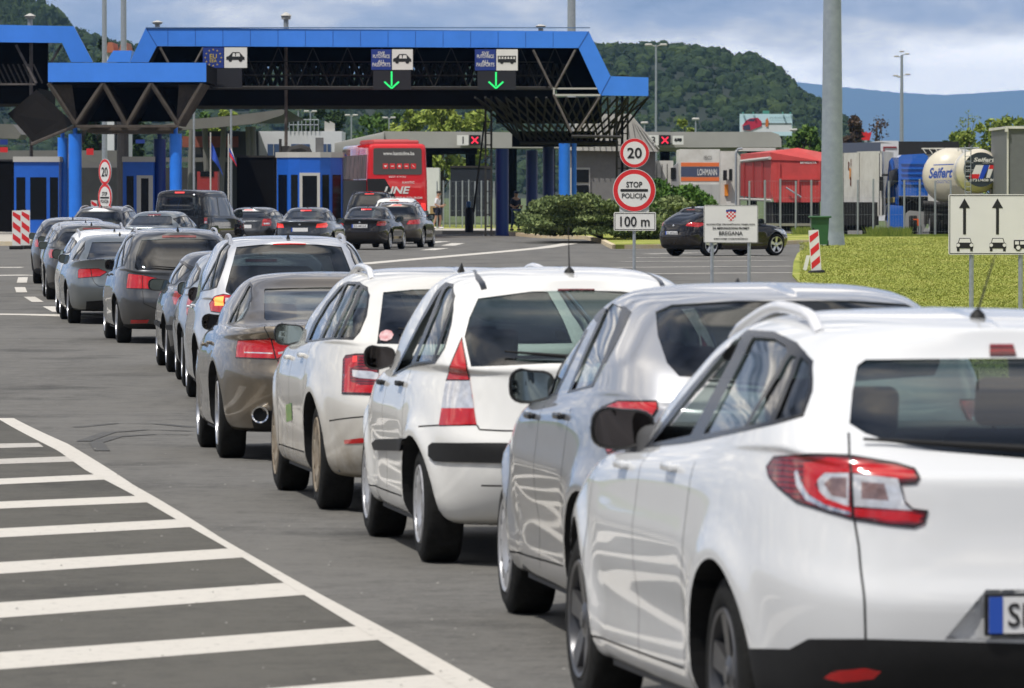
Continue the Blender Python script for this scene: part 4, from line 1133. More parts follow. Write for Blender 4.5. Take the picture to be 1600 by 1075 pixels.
# 10 steel grey saloon
sp = dict(rows=rows_saloon, rows_kind=1, paint=STEEL, L=4.70, W=.91, H=1.41, ro=1.05, wb=2.81, R=.325, zb=.99, zbf=.94, M=80, S=.05, deck=1.03, xg=.60, xt=1.30, cowl=1.2, wt=2.0,
          gl=GLP, glr=GLD, emblem=.92, mir=(3.1, 1.0, .11, .075, STEEL), nf=3.4, seats=(1.9, 2.75), ant=(1.75, .05, 0), x8=.0, seams=[])
T10 = [('px:side', z((508, 485), (560, 400), (602, 340), (592, 400), (556, 482)), 'frame', 0),
      ('px:side', z((520, 476), (565, 402), (592, 362), (584, 398), (550, 474)), 'side_window_0', 0),
      ('px:rear', z((645, 352), (1010, 346), (1010, 477), (620, 474), (610, 462)), 'rear_window', 0),
      ('px:arc', z((548, 545), (560, 535), (690, 533), (752, 558), (702, 590), (548, 604)), 'tail_light', 0),
      ('px:arc', z((634, 534), (638, 534), (648, 594), (642, 596)), 'tail_light', 6),
      ('px:rear', z((565, 850), (605, 765), (720, 758), (1010, 758), (1010, 960), (565, 960)), 'bumper_trim', 0),
      ('front', [(-.05, .98), (.64, .97), (.48, 1.22), (-.05, 1.28)], 'windscreen', 0)]
sp['pxseams'] = [('arc', z((645, 600), (662, 635), (690, 658), (745, 664)))]
CAR10 = make(sp, 106, 505, 6.6, 'steel grey saloon with clean boot lid behind the white estate', 'car', trace=T10)
# ------------------------------------------------------------------ cars farther up the queues
def AT(xc, s): return ((xc - 800) / s, F / s)
LAMP_WIDE = [([(.50, .80), (.54, .93), (1.02, .96), (1.10, .88), (1.0, .80)], 0)]
LAMP_TALL = [([(.60, .78), (.62, 1.0), (.98, 1.02), (1.04, .90), (1.0, .78)], 0), ([(.66, .83), (.66, .88), (.92, .88), (.92, .83)], 1)]
est = dict(rows=rows_two_box, L=4.6, W=.90, H=1.44, ro=1.0, wb=2.7, R=.32, xg=.16, xt=.60, zb=1.02, zbf=.95, M=64, S=.06, zbr=.98, cowl=1.1, wt=2.0, nf=3.4, detail=1, ant=(.9, .05, 0), gl=GLP, glr=GLD, seats=(1.7, 2.6), plate=(.76, ''), emblem=.90)
sal = dict(rows=rows_saloon, rows_kind=1, L=4.70, W=.90, H=1.42, ro=1.05, wb=2.78, R=.32, zb=.98, zbf=.93, M=64, S=.06, deck=1.01, xg=.65, xt=1.35, cowl=1.2, wt=2.0, nf=3.4, detail=1, seats=(1.9, 2.75), ant=(1.7, .05, 0), gl=GLP, glr=GLD, plate=(.74, ''), emblem=.90)
def V_(b, **k): d = dict(b); d.update(k); return d
make(V_(sal, paint=paint('black_saloon_paint', (.02, .021, .024), metal=.5, rough=.3), lamp=LAMP_WIDE, mir=(3.1, .99, .14, .075, BLK), more=[('side', [(.2, .50), (4.4, .50), (4.4, .56), (.2, .56)], 'side_strip', 0)]),
     260, 581, 5.5, 'black saloon with grey side strips half hidden behind the grey people carrier')
make(V_(est, paint=SILVB, L=4.1, H=1.47, wb=2.5, ro=.75, lamp=LAMP_TALL, mir=(2.75, 1.03, .12, .08, SILVB)), 275, 593, 4.6, 'blue silver hatchback squeezed in front of the pale people carrier', front=True)
make(V_(est, paint=WHITE2, H=1.46, rails=(.58, .8, 2.6, RAILS, .04), lamp=LAMP_TALL), 88, 490, 6.4, 'white estate just ahead of the steel grey saloon', front=True)
make(V_(est, paint=DGREY, H=1.45, lamp=LAMP_WIDE, mir=(3.05, 1.0, .11, .08, SILVB), rails=(.58, .8, 2.6, RAILS, .04)), 72, 468, 5.5, 'dark grey estate ahead of the white estate')
make(V_(est, paint=SILV, H=1.43, lamp=LAMP_TALL), 67, 457, 4.5, 'silver estate, second from the front of the left queue')
make(V_(est, paint=paint('graphite_paint', (.045, .047, .052), metal=.6, rough=.3), H=1.43, lamp=LAMP_WIDE, mir=(3.05, 1.0, .12, .08, SILVB)), 52, 443, 3.5, 'graphite estate at the head of the left queue')
make(V_(est, paint=GREY, H=1.52, W=.91, rails=(.58, .8, 2.6, RAILS, .05), brk=REDL, lamp=LAMP_WIDE), 0, 0, -9, 'grey estate with roof rails and lit brake lamp below the round signs', at=AT(160, 57.5))
make(V_(sal, paint=STEEL, H=1.42, glr=GLP, parcel=.5), 0, 0, -13, 'blue grey saloon left of the black van', at=AT(236, 61))
make(V_(est, paint=DGREY, L=4.2, H=1.40, ro=.8, wb=2.6, lamp=LAMP_TALL, brk=REDL), 0, 0, -15, 'dark grey hatchback right of the black van', at=AT(392, 47.0))
make(V_(sal, paint=paint('dark_slate_paint', (.045, .052, .062), metal=.75, rough=.28), H=1.43, glr=GLP, brk=REDL, lamp=[([(.50, .80), (.54, .92), (1.0, .96), (1.10, .88), (.95, .80)], 3)]), 0, 0, -7, 'slate grey saloon with lit brake lamps by the blue kiosk', at=AT(476, 50.5))
make(V_(sal, paint=BLACK, H=1.43, brk=REDL, glr=GLP, parcel=.5, plate=(.78, 'ZG 4412-K'), plate_in=-.015, rimf=.72), 0, 0, -8.5, 'black saloon with lit third brake lamp and white plate', at=AT(570, 47.3))
make(V_(est, paint=paint('brown_grey_paint', (.08, .07, .062), metal=.8, rough=.3), H=1.55, W=.92, R=.36, brk=REDL, rimf=.72, lamp=[([(.42, .80), (.50, .93), (1.02, .98), (1.12, .88), (1.0, .80)], 0)], rails=(.58, .8, 2.6, RAILS, .04)), 0, 0, -7, 'brown grey sports utility car beside the black saloon', at=AT(622, 45.6))
make(V_(est, paint=WHITE2, H=1.70, W=.93, R=.37, brk=REDL, zb=1.1, zbf=1.05, zbr=1.05, zc=1.08), 0, 0, -6, 'white sports utility car behind the brown grey one', at=AT(618, 42.5))
make(V_(est, paint=BLACK, H=1.93, W=.97, L=4.9, R=.39, brk=REDL, zb=1.2, zbf=1.15, zbr=1.12, zc=1.15, rails=(.62, .8, 2.8, BLK, .06), glr=GLD, hood=.95), 0, 0, -2, 'tall black off-roader next to the red coach', at=AT(578, 40.8))
# black passenger van
def rows_van(p):
    L, W, Hh = p['L'], p['W'], p['H']; R = []
    for (z, x, w, xf) in ((.19, .4, .02, L - .4), (.21, .25, W * .8, L - .3), (.26, .10, W * .93, L - .1), (.36, .03, W * .97, L), (.5, .0, W * .99, L), (.62, .02, W, L - .02), (.85, .04, W, L - .1), (1.05, .06, W * .99, L - .3)):
        R.append((z, z, z, z, z, w, x, xf, 7, 3.4))
    for f in (0, .4, .8, 1):
        zz = 1.12 + (Hh - .14 - 1.12) * f; R.append((zz, zz, zz, zz, zz, W * (.98 - .11 * f), .07 + .12 * f * f, L - .75 - 1.05 * f, 7, 3.2))
    R.append((Hh - .06, Hh - .06, Hh - .05, Hh - .06, Hh - .07, W * .78, .26, L - 1.9, 6, 3.2)); R.append((Hh - .015, Hh - .01, Hh - .01, Hh - .02, Hh - .04, W * .5, .34, L - 2.0, 4, 3)); R.append((Hh - .01, Hh, Hh, Hh - .01, Hh - .03, 0, .4, L - 2.05, 3, 3))
    return R
van = dict(rows=rows_van, paint=BLACK, L=4.8, W=.95, H=1.97, ro=.85, wb=3.1, R=.33, M=70, S=.06, detail=1, gl=GLP, glr=GLP, zb=1.15, seats=(1.6, 2.6), mir=(3.75, 1.2, .12, .14, BLK), flare=0.0, scoop=.0, brk=REDL, plate=(.72, ''),
           brkpoly=[(-.05, 1.86), (.16, 1.86), (.16, 1.90), (-.05, 1.90)], btrim=.5, dlo=[(3.95, 1.12), (2.9, 1.74), (.35, 1.78), (.22, 1.70), (.18, 1.14)], bp=2.55, cp=1.4,
           rwin=[(-.05, 1.08), (.76, 1.08), (.72, 1.72), (-.05, 1.76)], lamp=[([(.86, .62), (.86, 1.1), (1.0, 1.1), (1.0, .62)], 0), ([(.88, .92), (.88, .98), (.98, .98), (.98, .92)], 1)])
make(van, 0, 0, -16, 'black passenger van with tinted rear window and lit brake lamp', 'van', name='passenger_van', at=AT(291, 49.5))
# parked black hatchback at the right
make(V_(est, paint=BLACK, L=4.37, H=1.48, W=.88, ro=.85, wb=2.66, R=.33, rimf=.72, M=90, S=.045, xt=.75, lamp=[([(.50, .90), (.56, 1.0), (1.0, 1.0), (1.12, .94), (.90, .86)], 0)], plate=(.68, 'ZG 8710-HI'), glr=GLD,
        seams=[('side', [(1.7, 1.0), (1.72, .28)]), ('side', [(2.7, 1.0), (2.72, .28)])], handles=[(2.0, .90, BLACK), (1.2, .93, BLACK)]), 0, 0, -49,
     'black hatchback parked side-on behind the white border area sign', group='parked vehicles', name='parked_car', at=(5.35, 186.2))

# ------------------------------------------------------------------ road, grass, markings
def asphalt(name, base):
    m = bpy.data.materials.new(name); nt, N, L = nodes_of(m); b = N['Principled BSDF']
    b.inputs['Specular IOR Level'].default_value = 0.35
    g = N.new('ShaderNodeNewGeometry')
    def nz(scale, det=4, rough=.6, vec=None):
        n = N.new('ShaderNodeTexNoise'); n.inputs['Scale'].default_value = scale; n.inputs['Detail'].default_value = det; n.inputs['Roughness'].default_value = rough
        L.new(vec or g.outputs['Position'], n.inputs['Vector']); return n.outputs[0]
    fine = nz(34, 4, .8); mid = nz(2.2, 6, .6)
    mp = N.new('ShaderNodeMapping'); mp.inputs['Scale'].default_value = (.9, .12, 1); mp.inputs['Rotation'].default_value = (0, 0, rad(6)); L.new(g.outputs['Position'], mp.inputs[0])
    trk = nz(1.0, 5, .6, mp.outputs[0])
    def mm(op, a, b_):
        n = N.new('ShaderNodeMath'); n.operation = op
        for i, v in enumerate((a, b_)):
            if isinstance(v, (int, float)): n.inputs[i].default_value = v
            else: L.new(v, n.inputs[i])
        return n.outputs[0]
    v = mm('ADD', mm('ADD', mm('ADD', mm('MULTIPLY', fine, .6), mm('MULTIPLY', nz(7, 5, .75), .55)), mm('MULTIPLY', mid, .35)), mm('MULTIPLY', trk, .4))
    r = N.new('ShaderNodeValToRGB'); r.color_ramp.elements[0].position = .66; r.color_ramp.elements[1].position = 1.25 if False else 1.0
    r.color_ramp.elements[0].color = (*[c * .55 for c in base], 1); r.color_ramp.elements[1].color = (*[c * 1.75 for c in base], 1)
    st = nz(.45, 3, .5); st2 = N.new('ShaderNodeMapRange'); st2.inputs[1].default_value = .56; st2.inputs[2].default_value = .70; st2.inputs[3].default_value = 0; st2.inputs[4].default_value = .16; L.new(st, st2.inputs[0])
    v = mm('SUBTRACT', v, st2.outputs[0]); L.new(v, r.inputs[0]); L.new(r.outputs[0], b.inputs['Base Color'])
    rr = mm('MULTIPLY_ADD', mid, .2); b.inputs['Roughness'].default_value = .82
    bp = N.new('ShaderNodeBump'); bp.inputs['Strength'].default_value = .5; bp.inputs['Distance'].default_value = .01
    L.new(fine, bp.inputs['Height']); L.new(bp.outputs[0], b.inputs['Normal'])
    return m
ASPH = asphalt('asphalt', (0.078, 0.075, 0.068)); ASPH2 = asphalt('asphalt_island', (0.052, 0.049, 0.041)); ASPH3 = asphalt('parking_asphalt', (0.105, 0.10, 0.09))
def wornpaint(name, col, wear=.5):
    m = bpy.data.materials.new(name); nt, N, L = nodes_of(m); b = N['Principled BSDF']; b.inputs['Roughness'].default_value = .6
    g = N.new('ShaderNodeNewGeometry'); n = N.new('ShaderNodeTexNoise'); n.inputs['Scale'].default_value = 14; n.inputs['Detail'].default_value = 9; n.inputs['Roughness'].default_value = .75
    L.new(g.outputs['Position'], n.inputs['Vector']); r = N.new('ShaderNodeValToRGB')
    r.color_ramp.elements[0].position = .22 + wear * .2; r.color_ramp.elements[0].color = (.13, .125, .11, 1)
    r.color_ramp.elements[1].position = .34 + wear * .2; r.color_ramp.elements[1].color = (*[c * .9 for c in col], 1)
    e = r.color_ramp.elements.new(.8); e.color = (*col, 1)
    L.new(n.outputs[0], r.inputs[0]); L.new(r.outputs[0], b.inputs['Base Color']); return m
LINE = wornpaint('road_paint', (.60, .565, .50), .42); LINEW = wornpaint('worn_road_paint', (.48, .45, .40), .55)
KERB = mat('kerb_stone', (.58, .44, .22), .85, col2=(.60, .54, .42), scale=3, bump=.3)
def grassmat():
    m = bpy.data.materials.new('grass'); nt, N, L = nodes_of(m); b = N['Principled BSDF']; b.inputs['Roughness'].default_value = .9; b.inputs['Specular IOR Level'].default_value = .15
    g = N.new('ShaderNodeNewGeometry'); mp = N.new('ShaderNodeMapping'); mp.inputs['Scale'].default_value = (1, .28, 1); L.new(g.outputs['Position'], mp.inputs[0])
    n = N.new('ShaderNodeTexNoise'); n.inputs['Scale'].default_value = .55; n.inputs['Detail'].default_value = 9; n.inputs['Roughness'].default_value = .68; L.new(mp.outputs[0], n.inputs['Vector'])
    r = N.new('ShaderNodeValToRGB'); r.color_ramp.elements[0].position = .36; r.color_ramp.elements[0].color = (.15, .185, .032, 1)
    r.color_ramp.elements[1].position = .66; r.color_ramp.elements[1].color = (.42, .39, .13, 1); e = r.color_ramp.elements.new(.5); e.color = (.27, .30, .055, 1)
    L.new(n.outputs[0], r.inputs[0]); L.new(r.outputs[0], b.inputs['Base Color'])
    n2 = N.new('ShaderNodeTexNoise'); n2.inputs['Scale'].default_value = 9; n2.inputs['Detail'].default_value = 6; L.new(g.outputs['Position'], n2.inputs['Vector'])
    bp = N.new('ShaderNodeBump'); bp.inputs['Strength'].default_value = .5; bp.inputs['Distance'].default_value = .06; L.new(n2.outputs[0], bp.inputs['Height']); L.new(bp.outputs[0], b.inputs['Normal'])
    return m
GRASS = grassmat()
EARTH = mat('far_ground', (.07, .10, .025), .95, var=.4, scale=.05)
YS = [-30, 0, 10] + list(np.arange(15, 200, 3.0)) + [200, 220, 250, 290, 330]
def sheet(name, x0f, x1f, ys, m, dz, nx=4, kind='structure'):
    mb = MB(); n = nx + 1
    for y in ys:
        a, b = x0f(y), x1f(y)
        for i in range(n):
            x = a + (b - a) * i / nx; mb.v.append((x, y, zg(x, y) + dz))
    for i in range(len(ys) - 1):
        for j in range(nx): mb.f.append((i * n + j, i * n + j + 1, (i + 1) * n + j + 1, (i + 1) * n + j)); mb.m.append(0)
    return tag(mb.build(name, m), kind=kind)
sheet('ground', lambda y: -9000, lambda y: 9000, [-200] + YS + [600, 1500, 4000, 42000], EARTH, -.012, 12)
sheet('road', lambda y: -60, lambda y: 60, YS, ASPH, 0, 6)
def drape(mb, pts_l, pts_r, dz=.004, sub=6):
    """a strip between two point rows on the ground"""
    def interp(pts, t):
        f = t * (len(pts) - 1); i = min(int(f), len(pts) - 2); return Vector(pts[i]).lerp(Vector(pts[i + 1]), f - i)
    n = (len(pts_l) - 1) * sub; vs = []
    for i in range(n + 1):
        for pp_ in (pts_l, pts_r):
            q = interp(pp_, i / n); vs.append((q.x, q.y, zg(q.x, q.y) + dz))
    mb.add(vs, [(2 * i, 2 * i + 1, 2 * i + 3, 2 * i + 2) for i in range(n)])
def Gs(*pts): return [G(*p) for p in pts]
# hatched traffic island: edge line and cross bars (all converge on the edge line)
EL = Gs((-70, 625), (0, 657), (90, 705), (135, 737), (270, 810), (350, 855), (440, 910), (550, 977), (640, 1032), (760, 1105), (900, 1190))
ER = Gs((-70, 612), (0, 642), (107, 695), (210, 760), (350, 845), (425, 888), (500, 930), (650, 1010), (765, 1075), (860, 1128), (1010, 1210))
def pick(pts, ys):
    """left/right edges matched on equal depth"""
    out = []
    for y in ys:
        for a, b in zip(pts[:-1], pts[1:]):
            lo, hi = min(a.y, b.y), max(a.y, b.y)
            if lo <= y <= hi: t = (y - a.y) / (b.y - a.y) if b.y != a.y else 0; out.append(a.lerp(b, t)); break
    return out
ys_ = list(np.linspace(58, 21.6, 70))
mb = MB()
la, lb = pick(EL, ys_), pick(ER, ys_); n_ = min(len(la), len(lb)); drape(mb, la[:n_], lb[:n_], .006, 1)
tag(mb.build('edge_line', LINE, smooth=0), 'thick white edge line of the hatched island running diagonally to the camera', 'road marking')
mb = MB(); sheet('island_paving', lambda y: -30, lambda y: (pick(EL, [y]) or [Vector((-4.2, 0, 0))])[0].x + .05, list(np.arange(23, 58, 1.0)), ASPH2, .003, 2)
bars = [((0, 694), (60, 693), (68, 699), (0, 701), 'faint'), ((0, 718), (104, 714), (118, 722), (0, 726), 'narrow'), ((0, 749), (155, 742), (172, 750), (0, 758), ''), ((0, 785), (212, 776), (232, 786), (0, 796), ''),
        ((0, 827), (290, 812), (312, 824), (0, 841), ''), ((0, 880), (362, 858), (385, 872), (0, 898), ''), ((0, 943), (462, 911), (490, 930), (0, 967), ''), ((0, 1021), (575, 979), (610, 1000), (0, 1048), ''), ((0, 1113), (690, 1055), (730, 1080), (0, 1150), '')]
ordn = ['topmost faint', 'second narrow', 'third', 'fourth', 'fifth', 'sixth', 'seventh', 'second lowest', 'lowest']
for k, (a, b, c, d, _) in enumerate(bars):
    A, B, C_, D = Gs(a, b, c, d)
    A2 = A + (A - B).normalized() * 3; D2 = D + (D - C_).normalized() * 3
    mb = MB(); drape(mb, [A2, B], [D2, C_], .005, 12)
    tag(mb.build('hatch_bar', LINEW if k < 2 else LINE, smooth=0), ordn[k] + ' white cross bar of the hatched island, counted from the top', 'road marking', 'cross bars of the hatched island')
def line(pts, wpx, label, m=LINE, cat='road marking', group=None, name='lane_line', sub=4):
    """a painted line through ground pixels; wpx: width in metres"""
    q = Gs(*pts) if not isinstance(pts[0], Vector) else pts; L_, R_ = [], []
    for i, p in enumerate(q):
        d = (q[min(i + 1, len(q) - 1)] - q[max(i - 1, 0)]); n = Vector((-d.y, d.x, 0)).normalized() * wpx / 2; L_.append(p + n); R_.append(p - n)
    mb = MB(); drape(mb, L_, R_, .005, sub); return tag(mb.build(name, m, smooth=0), label, cat, group)
line([(-120, 490), (60, 492), (150, 495), (260, 499), (420, 506)], .9, 'long white stop line crossing under the steel grey saloon')
for k, (a, b, lb_) in enumerate((((36, 433.5), (34, 442), 'short white dash nearest the striped marker boards'), ((31, 449), (34, 457), 'short white dash second from the marker boards'), ((46, 464), (59, 472), 'slanting white dash left of the dark tyres'), ((76, 479), (92, 487.5), 'slanting white dash just above the stop line'))):
    line([a, b], .22, lb_, group='dashes left of the queue', name='lane_dash')
line([(-60, 418), (35, 418)], 1.3, 'white line at the left picture edge, upper one', name='cross_line'); line([(-60, 431), (52, 430)], 1.1, 'white line at the left picture edge, lower one', name='cross_line')
line([(560, 413), (650, 405), (720, 399), (800, 392), (850, 387), (882, 382), (892, 380)], .6, 'long curved white lane line sweeping behind the white roofs')
for k, (a, b, lb_) in enumerate((((668, 391), (690, 388), 'white dash nearest the black saloon'), ((700, 384), (716, 380), 'white dash farther right of the black saloon'), ((668, 380), (694, 377), 'white dash in the shade beside the brown grey car'))):
    line([a, b], .5, lb_, group='dashes right of the black saloon', name='lane_dash')
# pale grit and chippings lying on the lanes
rg_ = np.random.default_rng(3); gb = MB()
for _ in range(240):
    y = float(1 / rg_.uniform(1 / 95, 1 / 22)); x = float(rg_.uniform(-.085 * y, .03 * y)); s_ = float(rg_.uniform(.003, .0085)); a0 = rg_.random() * 6
    gb.add([(x + s_ * math.cos(a0 + t) * (1 + .4 * (k % 2)), y + 1.6 * s_ * math.sin(a0 + t), zg(x, y) + .010) for k, t in enumerate(np.linspace(0, 2 * PI, 6)[:-1])] + [(x, y, zg(x, y) + .010 + s_ * .8)], [(0, 1, 5), (1, 2, 5), (2, 3, 5), (3, 4, 5), (4, 0, 5)])
tag(gb.build('road_grit', mat('chipping', (.24, .23, .21), .9, var=.4, scale=2), smooth=0), kind='stuff')
# parking bays
for k, (y_, x0, x1, lb_) in enumerate(((396, 1010, 1090, 'farthest'), (402, 985, 1180, 'second farthest'), (408, 970, 1225, 'middle'), (417, 958, 1240, 'second nearest'), (427, 1000, 1240, 'nearest'))):
    line([(x0, y_ + 1), (x1, y_ - 1)], .45, lb_ + ' white parking bay line beside the parked black hatchback', group='parking bay lines', name='bay_line')
# skid marks
SKID = mat('skid_rubber', (.050, .049, .046), .8, col2=(.085, .083, .076), scale=1.5)
for k, (pts, lb_) in enumerate((([(120, 668), (180, 662), (250, 663), (300, 668)], 'upper faint dark skid mark curving beside the taupe coupe'), ([(130, 690), (170, 676), (230, 672), (300, 674)], 'middle dark skid mark curving beside the taupe coupe'), ([(160, 705), (150, 692), (180, 683), (240, 679), (300, 680)], 'lower dark skid mark curving beside the taupe coupe'))):
    line(pts, .12, lb_, SKID, 'skid mark', 'skid marks on the asphalt', 'skid_mark', 6)
# grass with kerbs
def slab(name, pts, h, m, mk=None, label=None, kerb=.16):
    """raised area bounded by ground points, with an optional kerb ring"""
    from mathutils.geometry import tessellate_polygon
    pts = [Vector((p.x, p.y, 0)) for p in pts]; q = []
    for i in range(len(pts)):
        a, b = pts[i], pts[(i + 1) % len(pts)]; n = max(1, int((b - a).length / 4))
        for k in range(n): q.append(a.lerp(b, k / n))
    mb = MB(); vs = [(p.x, p.y, zg(p.x, p.y) + h) for p in q]; n = len(vs)
    mb.add(vs, tessellate_polygon([[Vector((v[0], v[1], 0)) for v in vs]]))
    mb.add(vs + [(v[0], v[1], v[2] - h - .05) for v in vs], [(i, (i + 1) % n, (i + 1) % n + n, i + n) for i in range(n)])
    o = tag(mb.build(name, m, smooth=0), kind='structure')
    if mk:
        A = sum(q[i - 1].x * q[i].y - q[i].x * q[i - 1].y for i in range(n)); sg = 1 if A > 0 else -1
        off = []
        for i in range(n):
            d = (q[(i + 1) % n] - q[i - 1]).normalized(); off.append(q[i] + Vector((d.y, -d.x, 0)) * sg * kerb)
        kb = MB(); ring = [(p.x, p.y, zg(p.x, p.y) + h + .015) for p in q] + [(p.x, p.y, zg(p.x, p.y) + h + .012) for p in off] + [(p.x, p.y, zg(p.x, p.y) - .02) for p in off]
        for i in range(n):
            j = (i + 1) % n; kb.f.append((i, j, n + j, n + i)); kb.m.append(0); kb.f.append((n + i, n + j, 2 * n + j, 2 * n + i)); kb.m.append(0)
        kb.v = ring; tag(kb.build(name + '_kerb', mk, smooth=0), kind='structure')
    return o
gA = Gs((1262, 388), (1246, 398), (1240, 412), (1238, 432), (1260, 455), (1330, 485), (1480, 530), (1750, 600)) + [Vector((30, 60, 0)), Vector((55, 120, 0)), Vector((60, 262, 0)), Vector((12, 262, 0)), Vector((10.5, 225, 0))]
slab('lawn', gA, .05, GRASS)
gB = Gs((700, 362), (780, 366), (850, 372), (920, 374), (945, 380), (962, 389), (1045, 388), (1110, 386)) + [Vector((12, 235, 0)), Vector((13, 262, 0)), Vector((3, 300, 0)), Vector((-2, 318, 0)), Vector((-8, 318, 0))]
slab('planted_island', gB, .13, GRASS, KERB)
PAVE = mat('pale_paving', (.42, .39, .33), .85, var=.15, scale=1)
slab('pavement', [Vector((X_(655, 295), 290, 0)), Vector((X_(690, 280), 283, 0)), Vector((X_(775, 275), 282, 0)), Vector((X_(780, 300), 301, 0)), Vector((X_(655, 312), 301, 0))], .15, PAVE)
slab('traffic_island', [Vector((X_(-20, 225), 222, 0)), Vector((X_(50, 225), 222, 0)), Vector((X_(60, 300), 300, 0)), Vector((X_(-20, 300), 300, 0))], .14, PAVE, KERB)
slab('kiosk_island', [Vector((X_(160, 250), 250, 0)), Vector((X_(285, 250), 250, 0)), Vector((X_(290, 300), 300, 0)), Vector((X_(180, 300), 300, 0))], .14, PAVE, KERB)
slab('coach_island', [Vector((X_(425, 250), 250, 0)), Vector((X_(532, 250), 250, 0)), Vector((X_(536, 300), 300, 0)), Vector((X_(430, 300), 300, 0))], .14, PAVE, KERB)
slab('far_lawn', [Vector((-14, 316, 0)), Vector((2, 316, 0)), Vector((2, 352, 0)), Vector((-14, 352, 0))], .06, GRASS)
slab('left_lawn', [Vector((-26, 330, 0)), Vector((-15, 330, 0)), Vector((-15, 380, 0)), Vector((-26, 380, 0))], .3, GRASS)
# ------------------------------------------------------------------ border crossing buildings
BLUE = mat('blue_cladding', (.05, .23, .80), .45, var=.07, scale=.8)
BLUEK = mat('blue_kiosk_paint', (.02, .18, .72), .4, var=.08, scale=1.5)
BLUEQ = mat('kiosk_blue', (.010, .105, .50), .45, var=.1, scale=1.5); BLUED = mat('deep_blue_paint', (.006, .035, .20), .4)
STEELB = mat('rusty_steel', (.06, .05, .044), .7, col2=(.15, .13, .115), scale=3)
STEELK = mat('dark_steel', (.022, .02, .019), .7, var=.3, scale=4)
CONC = mat('grey_concrete', (.15, .145, .135), .85, var=.12, scale=.7)
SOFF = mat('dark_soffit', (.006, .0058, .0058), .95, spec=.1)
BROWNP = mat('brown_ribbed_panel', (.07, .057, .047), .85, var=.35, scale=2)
TRIMG = mat('pale_trim', (.45, .44, .41), .6)
WHITEW = mat('white_wall', (.62, .63, .65), .8, var=.06, scale=1)
GALV = mat('galvanised_steel', (.40, .43, .46), .45, metal=.5, col2=(.30, .33, .36), scale=9)
SIGNW = mat('sign_white', (.70, .69, .66), .5, var=.04, scale=2)
SIGNB = mat('sign_blue', (.012, .035, .22), .5); SIGNR = mat('sign_red', (.62, .02, .025), .45)
ARROW = mat('arrow_green_lit', (.02, .6, .15), .5, emit=(.03, 1, .22), estr=.6); XRED = mat('cross_red_lit', (.7, .02, .05), .5, emit=(1, .03, .08), estr=.9)
WINB = mat('dark_window', (.005, .006, .007), .12, spec=.3)
YEL = mat('star_yellow', (.55, .42, .05), .5)
def pw(x, y, D): q = P(x, y, D); return (q.x, q.z)
def pprism(mb, pts, D, t, k=None): mb.prism([pw(x, y, D) for x, y in pts], D, D + t, 'xz', k); return mb
def pbox(mb, x0, x1, y0, y1, D, t, k=None):
    a, b = P(x0, y1, D), P(x1, y0, D); mb.box(a.x, b.x, D, D + t, a.z, b.z, k); return mb
def bar(mb, p, q, r=.05, k=None): mb.cyl(p, q, r, n=6, k=k)
D0 = 268
# --- main canopy
root = empty('border_canopy', (X_(580, D0), D0 + 7, 0), 0, 'wide steel canopy with bright blue fascia spanning the passport lanes', 'canopy')
def under(o, r): o.parent = r; o.matrix_parent_inverse = Matrix.Translation(-Vector(r.location)); return o
mb = MB()
segs = [[(203, 97), (228, 43), (245, 72), (232, 97)], [(228, 43), (920, 49), (904, 75), (245, 72)], [(920, 49), (954, 119), (938, 149), (904, 75)], [(954, 119), (1013, 121), (1013, 150), (938, 149)]]
for s_ in segs: pprism(mb, s_, D0, .3)
for (a, b, c, d) in ((203, 97, 228, 43), (920, 49, 954, 119)):   # roof slopes behind the fascia
    pa, pb = P(a, b, D0), P(c, d, D0)
under(mb.build('fascia', BLUE, smooth=0), root)
mb = MB()
for x in range(262, 900, 43): pbox(mb, x, x + .5, 45 + (x - 228) * .0087, 71 + (x - 228) * .0045, D0 - .012, .01)
for (a_, b_, c_, d_) in ((228, 43, 245, 72), (920, 49, 904, 75), (954, 119, 938, 149)): mb.cyl(P(a_, b_, D0), P(c_, d_, D0), .018, n=4)
under(mb.build('panel_joint', mat('joint_dark_blue', (.015, .07, .28), .6), smooth=0), root)
mb = MB(); pbox(mb, 228, 922, 42.5, 44, D0 - .05, .2); under(mb.build('flashing', mat('flashing_grey_blue', (.10, .18, .34), .5), smooth=0), root)
mb = MB()
top = [P(203, 99, D0), P(228, 45, D0), P(920, 51, D0), P(954, 121, D0), P(1013, 123, D0)]
for a, b in zip(top[:-1], top[1:]):
    mb.add([(a.x, D0 + .3, a.z), (b.x, D0 + .3, b.z), (b.x, D0 + 15, b.z), (a.x, D0 + 15, a.z), (a.x, D0 + .3, a.z - .12), (b.x, D0 + .3, b.z - .12), (b.x, D0 + 15, b.z - .12), (a.x, D0 + 15, a.z - .12)],
           [(0, 1, 2, 3), (7, 6, 5, 4), (0, 4, 5, 1), (1, 5, 6, 2), (2, 6, 7, 3), (3, 7, 4, 0)])
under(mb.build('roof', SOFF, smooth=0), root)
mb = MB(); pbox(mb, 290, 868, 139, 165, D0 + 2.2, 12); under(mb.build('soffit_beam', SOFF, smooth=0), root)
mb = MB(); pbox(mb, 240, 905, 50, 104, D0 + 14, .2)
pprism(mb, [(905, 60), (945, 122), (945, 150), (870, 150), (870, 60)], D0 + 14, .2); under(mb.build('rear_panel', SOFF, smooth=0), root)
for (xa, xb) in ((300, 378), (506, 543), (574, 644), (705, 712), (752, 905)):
    mb = MB(); pbox(mb, xa, xb, 104, 141, D0 + 13.8, .2); under(mb.build('lower_rear_panel', SOFF, smooth=0), root)
